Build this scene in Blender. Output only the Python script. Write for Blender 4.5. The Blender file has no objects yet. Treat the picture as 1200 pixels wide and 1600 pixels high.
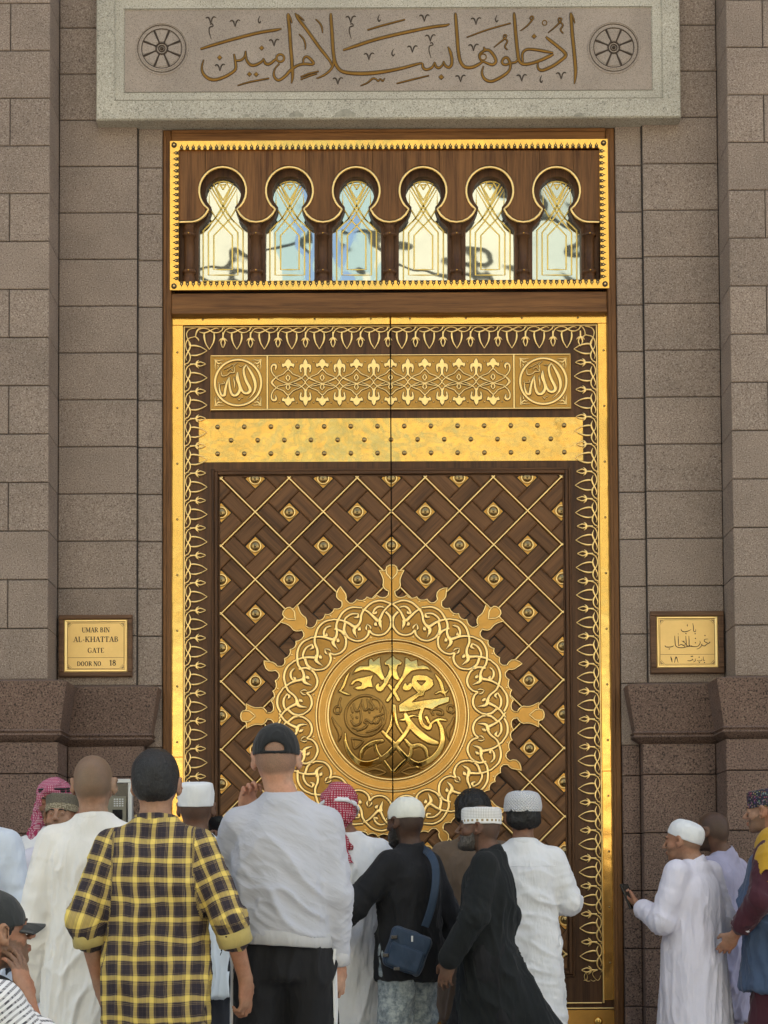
import bpy, bmesh, math, random
import numpy as np
from mathutils import Vector, Matrix, Quaternion
from mathutils.geometry import tessellate_polygon
random.seed(7); rng = np.random.RandomState(11)
SC = bpy.context.scene; COL = SC.collection
# ------------------------------------------------------------------ camera
F_PX, PX0, PY0, CAM_Z = 2400.0, 590.0, 1319.0, 1.12
CAM_M = Matrix.Translation((0, 0, CAM_Z)) @ Matrix.Rotation(math.radians(92.3), 4, 'X') @ Matrix.Rotation(-0.0048, 4, 'Z')
cd = bpy.data.cameras.new('camera'); cam = bpy.data.objects.new('camera', cd); COL.objects.link(cam)
cam.matrix_world = CAM_M
cd.sensor_fit = 'HORIZONTAL'; cd.sensor_width = 36; cd.lens = 36*F_PX/1200
cd.shift_x = (600-PX0)/1200; cd.shift_y = (PY0-800)/1200
cd.clip_start = 0.1; cd.clip_end = 2000
SC.camera = cam
# ------------------------------------------------------------------ sky, sun, exposure
SUN_EL, SUN_AZ = math.radians(52), math.radians(22)      # azimuth from +Y (behind the facade) towards +X
W = bpy.data.worlds.new('World'); SC.world = W; W.use_nodes = True
nt = W.node_tree; nt.nodes.clear()
sky = nt.nodes.new('ShaderNodeTexSky'); sky.sky_type = 'NISHITA'; sky.sun_disc = False
sky.sun_elevation = SUN_EL; sky.sun_rotation = SUN_AZ; sky.air_density = 1.0; sky.dust_density = 4.0; sky.ozone_density = 1.0
bg = nt.nodes.new('ShaderNodeBackground'); bg.inputs[1].default_value = 0.14
wo = nt.nodes.new('ShaderNodeOutputWorld'); nt.links.new(sky.outputs[0], bg.inputs[0]); nt.links.new(bg.outputs[0], wo.inputs[0])
ld = bpy.data.lights.new('sun', 'SUN'); ld.energy = 4.5; ld.angle = math.radians(0.5); ld.color = (1, .95, .86)
lo = bpy.data.objects.new('sun', ld); COL.objects.link(lo)
sd = Vector((math.sin(SUN_AZ)*math.cos(SUN_EL), math.cos(SUN_AZ)*math.cos(SUN_EL), math.sin(SUN_EL)))
lo.rotation_euler = sd.to_track_quat('Z', 'Y').to_euler()
vs = SC.view_settings; vs.view_transform = 'Standard'; vs.look = 'None'; vs.gamma = 1; vs.use_curve_mapping = False
vs.exposure = 1.76
vs.use_white_balance = True; vs.white_balance_temperature = 7450; vs.white_balance_tint = 6
SC.cycles.max_bounces = 6; SC.cycles.diffuse_bounces = 4; SC.cycles.glossy_bounces = 3
SC.cycles.use_denoising = True; SC.cycles.sample_clamp_indirect = 6
# ------------------------------------------------------------------ helpers
R3 = np.array(CAM_M.to_3x3())
def P(px, py, Y):
    px = np.asarray(px, float); py = np.asarray(py, float)
    d = np.stack([(px-PX0)/F_PX, -(py-PY0)/F_PX, -np.ones_like(px)], -1) @ R3.T
    t = Y/d[..., 1]
    return d[..., 0]*t, CAM_Z + d[..., 2]*t
def PR(x0, y0, x1, y1, Y):
    """pixel rectangle -> axis aligned world rectangle x0,x1,z0,z1 on the plane Y"""
    X, Z = P([x0, x1, x0, x1], [y0, y0, y1, y1], Y)
    return (X[0]+X[2])/2, (X[1]+X[3])/2, (Z[2]+Z[3])/2, (Z[0]+Z[1])/2
def PZ(px, py, Y): return float(P(px, py, Y)[1])
def PXx(px, py, Y): return float(P(px, py, Y)[0])

class MB:
    def __init__(s): s.v = []; s.f = []; s.m = []; s.sm = []
    def add(s, vs, fs, mi=0, smooth=False):
        b = len(s.v); s.v += [tuple(map(float, q)) for q in vs]
        for f in fs: s.f.append([b+i for i in f]); s.m.append(mi); s.sm.append(smooth)
    def box(s, x0, x1, y0, y1, z0, z1, mi=0):
        s.add([(x0,y0,z0),(x1,y0,z0),(x1,y1,z0),(x0,y1,z0),(x0,y0,z1),(x1,y0,z1),(x1,y1,z1),(x0,y1,z1)],
              [(0,3,2,1),(4,5,6,7),(0,1,5,4),(1,2,6,5),(2,3,7,6),(3,0,4,7)], mi)
    def slab(s, x0, x1, z0, z1, yf, yb, c=0.004, mi=0):
        """block whose front (towards -Y) edges are chamfered"""
        v = [(x0+c,yf,z0+c),(x1-c,yf,z0+c),(x1-c,yf,z1-c),(x0+c,yf,z1-c),
             (x0,yf+c,z0),(x1,yf+c,z0),(x1,yf+c,z1),(x0,yf+c,z1),(x0,yb,z0),(x1,yb,z0),(x1,yb,z1),(x0,yb,z1)]
        f = [(0,1,2,3)]
        for a, b in ((0, 4), (4, 8)):
            for i in range(4):
                j = (i+1) % 4; f.append((a+i, b+i, b+j, a+j))
        f.append((11,10,9,8)); s.add(v, f, mi)
    def mesh(s, name):
        me = bpy.data.meshes.new(name); me.from_pydata(s.v, [], s.f)
        me.polygons.foreach_set('material_index', s.m); me.polygons.foreach_set('use_smooth', s.sm)
        me.update(); return me
    def build(s, name, mats, parent=None, me=None):
        return link(name, me or s.mesh(name), mats, parent)
def link(name, me, mats, parent=None):
    if not isinstance(mats, (list, tuple)): mats = [mats]
    if len(me.materials) == 0:
        for m in mats: me.materials.append(m)
    o = bpy.data.objects.new(name, me); COL.objects.link(o)
    if parent is not None: setpar(o, parent)
    return o
def setpar(o, p):
    o.parent = p; o.matrix_parent_inverse = wmat(p).inverted()
def wmat(o):
    m = o.matrix_basis
    if o.parent is not None: m = wmat(o.parent) @ o.matrix_parent_inverse @ m
    return m
def empty(name, loc=(0, 0, 0), rz=0, parent=None, **kw):
    o = bpy.data.objects.new(name, None); COL.objects.link(o); o.location = loc; o.rotation_euler = (0, 0, rz)
    o.empty_display_size = .1
    if parent is not None: setpar(o, parent)
    tag(o, **kw); return o
def tag(o, label=None, cat=None, group=None, kind=None):
    if label: o['label'] = label
    if cat: o['category'] = cat
    if group: o['group'] = group
    if kind: o['kind'] = kind
    return o
def split(mb, x_gap, half, name, mats, pl, pr, dome=None):
    """cut a mesh at the gap between the leaves: one part for each leaf"""
    out = []
    for side, par in ((-1, pl), (1, pr)):
        me = mb.mesh(name); bm = bmesh.new(); bm.from_mesh(me)
        bmesh.ops.bisect_plane(bm, geom=bm.verts[:]+bm.edges[:]+bm.faces[:], plane_co=(x_gap+side*half, 0, 0),
                               plane_no=(side, 0, 0), clear_inner=True)
        bm.to_mesh(me); bm.free()
        if len(me.vertices): out.append(link(name, me, mats, par))
    return out
def cr(pts, n=6, closed=False):
    """Catmull-Rom through rows of numbers"""
    p = np.array(pts, float)
    if len(p) < 3 and not closed:
        t = np.linspace(0, 1, n+1)[:, None]; return p[0]*(1-t)+p[-1]*t
    q = np.vstack([p[-1:], p, p[:2]]) if closed else np.vstack([2*p[0]-p[1], p, 2*p[-1]-p[-2]])
    out = []
    for i in range(1, len(q)-2):
        a, b, c, d = q[i-1:i+3]
        for t in np.arange(n)/n:
            out.append(.5*((2*b)+(-a+c)*t+(2*a-5*b+4*c-d)*t*t+(-a+3*b-3*c+d)*t**3))
    if not closed: out.append(q[-2])
    return np.array(out)
PROF = [(-.5, 0), (-.47, .7), (-.30, .95), (0, 1), (.30, .95), (.47, .7), (.5, 0)]
PROF3 = [(-.5, 0), (-.3, .8), (.3, .8), (.5, 0)]
def stroke(mb, X, Z, Wd, y0, h, closed=False, mi=0, out=0.0, omi=1, prof=PROF, oh=.0012):
    """raised rib along a path on the plane y0 (towards -Y); out>0 adds a flat dark line on both sides"""
    X = np.asarray(X, float); Z = np.asarray(Z, float); Wd = np.broadcast_to(np.asarray(Wd, float), X.shape)
    if closed: tx = np.roll(X, -1)-np.roll(X, 1); tz = np.roll(Z, -1)-np.roll(Z, 1)
    else: tx = np.gradient(X); tz = np.gradient(Z)
    L = np.hypot(tx, tz)+1e-9; nx, nz = -tz/L, tx/L
    n = len(X); h = np.broadcast_to(np.asarray(h, float), X.shape)
    wm = Wd.max()
    y0 = np.broadcast_to(np.asarray(y0, float), X.shape)
    def sweep(prof, W2, H, mi, sm):
        v = []; f = []; k = len(prof)
        for i in range(n):
            for a, b in prof: v.append((X[i]+nx[i]*a*W2[i], y0[i]-b*H[i], Z[i]+nz[i]*a*W2[i]))
        for i in range(n if closed else n-1):
            j = (i+1) % n
            for c in range(k-1): f.append((i*k+c, j*k+c, j*k+c+1, i*k+c+1))
        mb.add(v, f, mi, sm)
    sweep(prof, Wd, h*np.clip(Wd/wm*1.6, .25, 1), mi, True)
    if out > 0: sweep([(-.5, 1), (.5, 1)], Wd+2*out, np.full(n, oh), omi, False)
def fill(mb, X, Z, y0, h, bev=0.0, mi=0, dome=None):
    """raised flat shape with bevelled edge; outline given once, no holes"""
    X = list(X); Z = list(Z); n = len(X)
    A = sum(X[i]*Z[(i+1) % n]-X[(i+1) % n]*Z[i] for i in range(n))
    if A < 0: X.reverse(); Z.reverse()
    X = np.array(X); Z = np.array(Z)
    tx = np.roll(X, -1)-np.roll(X, 1); tz = np.roll(Z, -1)-np.roll(Z, 1); L = np.hypot(tx, tz)+1e-9
    ix, iz = X-tz/L*bev, Z+tx/L*bev          # inward for a counter-clockwise outline
    tri = tessellate_polygon([[Vector((a, b, 0)) for a, b in zip(ix, iz)]])
    v = [(a, y0-h, b) for a, b in zip(ix, iz)]+[(a, y0-h+bev*.7, b) for a, b in zip(X, Z)]+[(a, y0, b) for a, b in zip(X, Z)]
    f = []
    for t in tri:
        a, b, c = t
        if (ix[b]-ix[a])*(iz[c]-iz[a])-(ix[c]-ix[a])*(iz[b]-iz[a]) < 0: a, b, c = c, b, a
        f.append((a, b, c))
    for s in (0, n):
        for i in range(n):
            j = (i+1) % n; f.append((s+i, s+n+i, s+n+j, s+j))
    mb.add(v, f, mi)
def lathe(mb, cx, cz, y0, prof, n=24, mi=0, smooth=True, sy=1):
    """turned shape whose axis points towards -Y; prof = (radius, height) from rim to centre"""
    v = []; f = []
    for r, h in prof:
        for i in range(n):
            a = 2*math.pi*i/n; v.append((cx+r*math.cos(a), y0-h, cz+sy*r*math.sin(a)))
    for k in range(len(prof)-1):
        for i in range(n):
            j = (i+1) % n; f.append((k*n+i, k*n+j, k*n+n+j, k*n+n+i))
    f.append(tuple((len(prof)-1)*n+i for i in range(n)))
    mb.add(v, f, mi, smooth)
# ------------------------------------------------------------------ materials
MATS = {}
class NM:
    def __init__(s, name):
        s.m = bpy.data.materials.new(name); s.m.use_nodes = True; s.t = s.m.node_tree; s.N = s.t.nodes
        s.b = s.N['Principled BSDF']; MATS[name] = s.m
    def n(s, typ, **kw):
        x = s.N.new('ShaderNode'+typ)
        for k, v in kw.items():
            if k.startswith('i_'):
                key = k[2:]; key = int(key) if key.isdigit() else key.replace('_', ' ')
                if hasattr(v, 'is_output'): s.t.links.new(v, x.inputs[key])
                else: x.inputs[key].default_value = v
            else: setattr(x, k, v)
        return x
    def l(s, a, b): s.t.links.new(a, b)
    def co(s, scale=(1, 1, 1), rand=True, kind='Object'):
        tc = s.n('TexCoord'); mp = s.n('Mapping'); s.l(tc.outputs[kind], mp.inputs[0]); mp.inputs[3].default_value = scale
        if rand:
            oi = s.n('ObjectInfo'); mu = s.n('VectorMath', operation='SCALE'); mu.inputs[0].default_value = (37.1, 21.3, 53.7)
            s.l(oi.outputs['Random'], mu.inputs['Scale']); s.l(mu.outputs[0], mp.inputs[1])
        return mp.outputs[0]
    def noise(s, co, scale, detail=3, rough=.5, **kw):
        x = s.n('TexNoise', **kw); s.l(co, x.inputs['Vector']); x.inputs['Scale'].default_value = scale
        x.inputs['Detail'].default_value = detail; x.inputs['Roughness'].default_value = rough; return x.outputs['Fac']
    def ramp(s, fac, stops, interp='LINEAR'):
        r = s.n('ValToRGB'); r.color_ramp.interpolation = interp; e = r.color_ramp.elements
        while len(e) < len(stops): e.new(.5)
        for el, (p, c) in zip(e, stops):
            el.position = p; el.color = (c[0], c[1], c[2], 1) if not isinstance(c, (int, float)) else (c, c, c, 1)
        s.l(fac, r.inputs[0]); return r.outputs[0]
    def mix(s, fac, a, b, mode='MIX'):
        x = s.n('Mix', data_type='RGBA', blend_type=mode)
        for v, k in ((fac, 0), (a, 6), (b, 7)):
            if hasattr(v, 'is_output'): s.l(v, x.inputs[k])
            elif k == 0: x.inputs[0].default_value = v
            else: x.inputs[k].default_value = (*v, 1) if len(v) == 3 else v
        return x.outputs[2]
    def math(s, op, a, b=0.0, c=None):
        x = s.n('Math', operation=op)
        for k, v in ((0, a), (1, b), (2, c)):
            if v is None: continue
            if hasattr(v, 'is_output'): s.l(v, x.inputs[k])
            else: x.inputs[k].default_value = v
        return x.outputs[0]
    def bump(s, h, strength, dist=.001, prev=None):
        x = s.n('Bump'); s.l(h, x.inputs['Height']); x.inputs['Strength'].default_value = strength; x.inputs['Distance'].default_value = dist
        if prev is not None: s.l(prev, x.inputs['Normal'])
        s.l(x.outputs[0], s.b.inputs['Normal']); return x.outputs[0]
    def setp(s, **kw):
        for k, v in kw.items():
            key = k.replace('_', ' ')
            if hasattr(v, 'is_output'): s.l(v, s.b.inputs[key])
            else: s.b.inputs[key].default_value = (*v, 1) if isinstance(v, tuple) and len(v) == 3 else v
        return s
def rand_tint(q, col, amt):
    oi = q.n('ObjectInfo'); v = q.math('MULTIPLY_ADD', oi.outputs['Random'], amt*2, 1-amt)
    hs = q.n('HueSaturation'); q.l(v, hs.inputs['Value']); q.l(col, hs.inputs['Color']); return hs.outputs[0]

def granite(name, base, dark, light, scale, dk=.42, lt=.62, rough=.75, tint=.06, bump=.35):
    q = NM(name); c = q.co()
    a = q.noise(c, scale, 2, .6); b = q.noise(c, scale*1.9, 2, .5); big = q.noise(c, 2.2, 4, .6)
    col = q.ramp(a, [(dk-.09, dark), (dk+.01, base), (lt, base), (lt+.08, light)])
    col2 = q.ramp(b, [(.36, (.45, .45, .45)), (.46, (1, 1, 1))]); col = q.mix(.55, col, col2, 'MULTIPLY')
    st = q.ramp(big, [(.3, .82), (.7, 1.08)]); col = q.mix(1, col, st, 'MULTIPLY')
    col = rand_tint(q, col, tint)
    q.setp(Base_Color=col, Roughness=rough); q.b.inputs['Specular IOR Level'].default_value = .3
    q.bump(a, bump, .002); return q.m
granite('granite_wall', (.285, .218, .174), (.135, .092, .073), (.43, .355, .30), 125, dk=.44, lt=.59, tint=.035)
granite('granite_base', (.185, .118, .092), (.045, .030, .025), (.29, .21, .16), 100, dk=.455, lt=.60, tint=.05, bump=.5)
granite('granite_pale', (.47, .43, .355), (.20, .19, .15), (.68, .67, .58), 120, tint=.02, dk=.43)
granite('granite_field', (.35, .285, .235), (.20, .155, .12), (.45, .38, .32), 170, tint=.0)
def simple(name, col, rough=.6, metal=0., spec=.5, bump=None, var=None):
    q = NM(name); q.setp(Base_Color=col, Roughness=rough, Metallic=metal); q.b.inputs['Specular IOR Level'].default_value = spec
    if var:
        c = q.co(); nz = q.noise(c, var[0], 4, .6); lo = tuple(x*(1-var[1]) for x in col); hi = tuple(min(1, x*(1+var[1])) for x in col)
        q.setp(Base_Color=q.ramp(nz, [(.3, lo), (.7, hi)]))
    if bump:
        c = q.co(); q.bump(q.noise(c, bump[0], 3, .5), bump[1], bump[2] if len(bump) > 2 else .001)
    return q.m
def wood(name, base, dark, axis, rough=.38, sc=1.0):
    """axis = the grain's direction in object space"""
    q = NM(name); s = [26*sc, 26*sc, 26*sc]; s[axis] = 1.4*sc; c = q.co(tuple(s))
    a = q.noise(c, 1, 5, .65, ); s2 = [190*sc]*3; s2[axis] = 6*sc; c2 = q.co(tuple(s2)); b = q.noise(c2, 1, 2, .5)
    col = q.ramp(a, [(.28, dark), (.5, base), (.72, tuple(x*1.35 for x in base))])
    col = q.mix(.5, col, q.ramp(b, [(.35, .5), (.55, 1.0)]), 'MULTIPLY'); col = rand_tint(q, col, .12)
    q.setp(Base_Color=col, Roughness=rough+.12); q.bump(b, .35, .0008)
    q.b.inputs['Specular IOR Level'].default_value = .22
    return q.m
wood('wood_upright', (.175, .076, .026), (.080, .030, .010), 2)
wood('wood_level', (.175, .076, .026), (.080, .030, .010), 0)
wood('wood_dark_upright', (.098, .044, .019), (.045, .021, .012), 2)
wood('wood_dark_level', (.098, .044, .019), (.045, .021, .012), 0)
wood('wood_block', (.150, .068, .028), (.070, .032, .014), 0)
simple('wood_groove', (.022, .013, .009), .7)
wood('wood_plaque', (.15, .08, .045), (.08, .04, .022), 0, .5)
def gold(name, col, rough, wave=None, tarnish=0.0, fine=None, rvar=.0):
    q = NM(name); c = q.co(rand=False); nz = q.noise(c, 9, 5, .65)
    colr = q.ramp(nz, [(.30, tuple(x*(1-tarnish) for x in col)), (.62, col)])
    q.setp(Base_Color=colr, Metallic=1.0, Roughness=rough)
    if rvar:
        q.setp(Roughness=q.math('MULTIPLY_ADD', q.noise(c, 35, 4, .6), rvar, rough-rvar*.4))
    prev = None
    if wave: prev = q.bump(q.noise(c, wave[0], 2, .5), wave[1], wave[2])
    if fine: q.bump(q.noise(c, fine[0], 3, .6), fine[1], .0008, prev)
    return q.m
gold('brass_polished', (.84, .49, .13), .16, wave=(5, .5, .012), fine=(60, .25), rvar=.12)
gold('brass_mirror', (.84, .50, .14), .09, wave=(7, .6, .010), rvar=.14, tarnish=.2, fine=(90, .25))
gold('brass_satin', (.50, .262, .070), .32, tarnish=.18, fine=(140, .3), rvar=.1)
gold('brass_ground', (.36, .19, .052), .40, tarnish=.25, fine=(160, .5), rvar=.1)
gold('brass_pale', (.94, .65, .27), .28, tarnish=.12, fine=(90, .2))
gold('brass_stud', (.34, .23, .10), .22)
simple('ornament_dark', (.045, .026, .010), .6, 0.2)  # flat dark colour for relief outlines, spear motifs and corner bolts
gold('gilt_engraved', (.27, .135, .035), .42, tarnish=.25, fine=(120, .3))
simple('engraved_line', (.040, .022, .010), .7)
simple('step_shade', (.17, .15, .11), .8); simple('water_stain', (.27, .25, .20), .85, var=(30, .25))
gold('brass_cartouche', (.42, .225, .06), .38, tarnish=.2, fine=(150, .4), rvar=.1)
simple('joint_dark', (.03, .024, .02), .9)
q = NM('pane_glass'); c = q.co(rand=False); q.setp(Base_Color=(.47, .51, .51), Metallic=1.0, Roughness=.03); q.bump(q.noise(c, 3.4, 1, .5), .22, .025)
simple('gilt_paint', (.86, .62, .16), .3, .3)
# ================================================================== ground and the courtyard behind the camera
mb = MB(); mb.add([(-400, -400, 0), (400, -400, 0), (400, 400, 0), (-400, 400, 0)], [(0, 1, 2, 3)])
q = NM('paving'); c = q.co(rand=False)
br = q.n('TexBrick', i_Scale=1.0, i_Mortar_Size=.006); br.inputs['Color1'].default_value = (.36, .34, .31, 1); br.inputs['Color2'].default_value = (.40, .38, .35, 1)
br.inputs['Mortar'].default_value = (.25, .24, .22, 1); br.inputs['Brick Width'].default_value = .9; br.inputs['Row Height'].default_value = .9; br.offset = 0
q.l(c, br.inputs['Vector']); q.setp(Base_Color=q.mix(1, br.outputs[0], q.ramp(q.noise(c, 1.3, 4), [(.3, .85), (.7, 1.05)]), 'MULTIPLY'), Roughness=.35)
tag(mb.build('pavement', q.m), kind='structure')
# ================================================================== the facade
YP, YW, YN = 9.72, 10.0, 10.025          # pier, wall and narrow jamb planes
wallroot = empty('stone_facade', (0, 10.0, 0), label='tall pinkish grey granite facade of coursed blocks around the golden door', cat='building')
zc = PZ(40, 982, YP); ch = (PZ(40, 5, YP)-zc)/13.0
xl = PXx(77, 520, YP); xr = PXx(1141, 520, YP)
xlr = PXx(214, 560, YW); xrr = PXx(1006.5, 480, YW)
xlf = PXx(254, 700, YN); xrf = PXx(966, 700, YN)
zled = PZ(40, 1062, YP)
LINT = PR(150, -36, 1063, 185, 9.90)     # inscription slab x0,x1,z0,z1
J = .0026
def stone(x0, x1, z0, z1, yf, yb, name='stone_block', mat='granite_wall', c=.005):
    o = MB(); o.slab(x0+J, x1-J, z0+J, z1-J, yf, yb, c); return o.build(name, MATS[mat], wallroot)
NTOP = 17
for k in range(-1, NTOP):
    z0, z1 = zc+k*ch, zc+(k+1)*ch
    if k == -1: z0 = zled
    split_row = (k % 2 == 0)
    vxl = PXx(14, 500, YP); vxr = PXx(1198.5, 500, YP)
    wb = 1.0
    # left pier (the block's own side makes the reveal)
    if split_row:
        stone(vxl, xl, z0, z1, YP, YW+.1); stone(vxl-wb, vxl, z0, z1, YP, YW+.1)
    else:
        stone(xl-.85, xl, z0, z1, YP, YW+.1); stone(xl-1.9, xl-.85, z0, z1, YP, YW+.1)
    if split_row:
        stone(xr, vxr, z0, z1, YP, YW+.1); stone(vxr, vxr+wb, z0, z1, YP, YW+.1)
    else:
        stone(xr, xr+.85, z0, z1, YP, YW+.1); stone(xr+.85, xr+1.9, z0, z1, YP, YW+.1)
    if z1 < LINT[2]+.1 or k < 12:
        stone(xl, xlr, z0, z1, YW, YW+.2); stone(xrr, xr, z0, z1, YW, YW+.2)
    if z0 < LINT[2]:
        stone(xlr, xlf, z0, min(z1, LINT[2]+.05), YN, YN+.2); stone(xrf, xrr, z0, min(z1, LINT[2]+.05), YN, YN+.2)
    elif k < NTOP:
        if k >= 12 or True:
            stone(xl, xlr+.15, z0, z1, YW+.001, YW+.2) if k >= 12 else None
            stone(xrr-.15, xr, z0, z1, YW+.001, YW+.2) if k >= 12 else None
            if k >= 13: stone(xlr+.15, 0.1, z0, z1, YW, YW+.2); stone(0.1, xrr-.15, z0, z1, YW, YW+.2)
ztop = zc+NTOP*ch
o = MB(); o.box(-16, 16, YP, YW+1.2, ztop, 15.5); o.box(-16, xl-1.95, YP, YW+1.2, 0, ztop); o.box(xr+1.95, 16, YP, YW+1.2, 0, ztop)
o.build('upper_wall', MATS['granite_wall'], wallroot)
o = MB()   # joint backing
o.box(xl-1.96, xl-.01, YP+.012, YW+.14, 0, ztop-.01); o.box(xr+.01, xr+1.96, YP+.012, YW+.14, 0, ztop-.01)
o.box(xl-.008, xlr+.004, YW+.012, YW+.14, 0, ztop-.01); o.box(xrr-.004, xr+.008, YW+.012, YW+.14, 0, ztop-.01)
o.box(xlr+.006, xlf-.004, YN+.012, YW+.15, 0, ztop-.02); o.box(xrf+.004, xrr-.006, YN+.012, YW+.15, 0, ztop-.02)
o.box(xlf-.003, xrf+.003, YN+.19, YN+.3, 0, ztop-.02)
o.build('mortar_backing', MATS['joint_dark'], wallroot)
# corbel course: profile swept round the plan of the wall, one stone for each straight run
zt = zled; z_mid = PZ(40, 1139, YP-.1); z_bot = PZ(40, 1156, YP-.1)
prof = [(0.0, zt+.002), (.03, zt-.004), (.150, zt-.03), (.150, zt-.034), (.097, z_mid), (.112, z_mid-.012), (.098, z_mid-.024), (.110, z_mid-.038), (.092, z_mid-.05), (.045, z_bot-.01), (.0, z_bot-.012)]
def plan(side):
    if side < 0: return [(xl-1.9, YP), (xl, YP), (xl, YW), (xlr+.012, YW), (xlr+.012, YN+.1)]
    return [(xr+1.9, YP), (xr, YP), (xr, YW), (xrr-.012, YW), (xrr-.012, YN+.1)]
for side in (-1, 1):
    pl = plan(side); s = -side        # outward x direction at convex corner: towards the door
    def cornerpts(i, o_):
        x, y = pl[i]
        if i == 0: return (x, y-o_)
        if i == 1: return (x+s*o_, y-o_)
        if i == 2: return (x+s*o_, y-o_)
        if i == 3: return (x+s*o_, y-o_)
        return (x+s*o_, y)
    for a, b in ((0, 1), (1, 2), (2, 3), (3, 4)):
        o = MB(); v = []; f = []
        for i in (a, b):
            for o_, z in prof:
                px_, py_ = cornerpts(i, o_); v.append((px_, py_, z))
        k = len(prof)
        for j in range(k-1):
            q4 = (j, k+j, k+j+1, j+1); f.append(q4 if side < 0 else q4[::-1])
        f.append(tuple(range(k))); f.append(tuple(range(k, 2*k)))
        o.add(v, f); o.build('corbel_stone', MATS['granite_base'], wallroot)
# narrow jamb stones beside the corbel
for s_ in (-1, 1):
    a_, b_ = (xlr, xlf) if s_ < 0 else (xrf, xrr)
    stone(a_-.02*(s_ < 0), b_+.02*(s_ > 0), z_bot-.011, zled, YN, YN+.2)
# base courses
ob = .085
zj = [z_bot-.011]+[PZ(1050, y, YP) for y in (1206, 1299, 1391, 1484, 1577)]
while zj[-1] > .4: zj.append(zj[-1]-.375)
zj.append(0.0)
for k in range(len(zj)-1):
    z1, z0 = zj[k], zj[k+1]
    for side in (-1, 1):
        s = -side; xp = xl if side < 0 else xr; xw = xlr if side < 0 else xrr; xf = xlf if side < 0 else xrf
        def st(xa, xb, yf): stone(min(xa, xb), max(xa, xb), z0, z1, yf, YW+.12, mat='granite_base')
        v8 = xp+side*(.385 if k % 2 else .9)
        st(xp+s*ob, v8, YP-ob); st(v8, xp+side*1.9, YP-ob)
        st(xp+s*ob, xw+s*.06, YW-ob)
        st(xw+s*.06, xf, YN-.02)
# ================================================================== inscription slab over the door
ins = empty('inscription_panel', ((LINT[0]+LINT[1])/2, 9.9, LINT[2]), label='carved pale granite panel with a gilded Arabic inscription above the door', cat='inscription panel')
o = MB(); x0, x1, z0, z1 = LINT
a = PR(179, -8, 1035, 154.5, 9.9); b = PR(193, 10.5, 1020, 141, 9.9)
# outer slab with stepped frame as a ring of quads
def ring(mb, r0, r1, y0, y1, mi=0):
    (ax0, ax1, az0, az1), (bx0, bx1, bz0, bz1) = r0, r1
    mb.add([(ax0, y0, az0), (ax1, y0, az0), (ax1, y0, az1), (ax0, y0, az1), (bx0, y1, bz0), (bx1, y1, bz0), (bx1, y1, bz1), (bx0, y1, bz1)],
           [(0, 1, 5, 4), (1, 2, 6, 5), (2, 3, 7, 6), (3, 0, 4, 7)], mi)
def inset(r, d): return (r[0]+d, r[1]-d, r[2]+d, r[3]-d)
ring(o, LINT, LINT, 9.935, 9.91); ring(o, LINT, inset(LINT, .008), 9.91, 9.90); ring(o, inset(LINT, .008), a, 9.90, 9.90); ring(o, a, inset(a, .006), 9.90, 9.912)
ring(o, inset(a, .006), b, 9.912, 9.912); ring(o, b, inset(b, .006), 9.912, 9.922)
o.box(x0, x1, 9.935, 10.11, z0, z1)
o.build('slab', MATS['granite_pale'], ins)
YF = 9.918
o = MB(); c6 = inset(b, .006); o.box(c6[0], c6[1], YF, 9.93, c6[2], c6[3])
o.build('inscription_field', MATS['granite_field'], ins)
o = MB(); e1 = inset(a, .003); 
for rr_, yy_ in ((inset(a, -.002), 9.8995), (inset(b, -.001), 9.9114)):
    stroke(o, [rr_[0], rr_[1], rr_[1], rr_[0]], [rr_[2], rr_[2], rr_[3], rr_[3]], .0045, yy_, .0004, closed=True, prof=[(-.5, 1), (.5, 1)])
o.build('step_shade_line', MATS['step_shade'], ins)  # thin darker strips: shade of the recessed frame steps, put in as colour
for px_, py_, r_ in ((384, 184.8, 6), (463, 184.6, 11), (540, 184.4, 15), (412, 184.6, 4), (745, 184.5, 4), (905, 184.2, 8)):
    t_ = np.linspace(0, np.pi, 12); X_, Z_ = P(px_+r_*np.cos(t_)*(1+.15*np.sin(5*t_)), py_-2.2-r_*.8*np.sin(t_), 9.8994); o = MB(); o.add([(a_, 9.8994, b_) for a_, b_ in zip(X_, Z_)], [tuple(range(12))]); o.build('water_stain', MATS['water_stain'], ins)
def px_stroke(mb, pts, ox, oy, sc, Y, h, n=6, wscale=1.0, **kw):
    """pts (u,v,w) in an enlarged view: x = ox+u/sc, y = oy+v/sc"""
    q = cr([(ox+u/sc, oy+v/sc, w/sc) for u, v, w in pts], n)
    X, Z = P(q[:, 0], q[:, 1], Y); stroke(mb, X, Z, np.maximum(q[:, 2]*Y/F_PX*wscale, .0015), Y, h, **kw)
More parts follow.
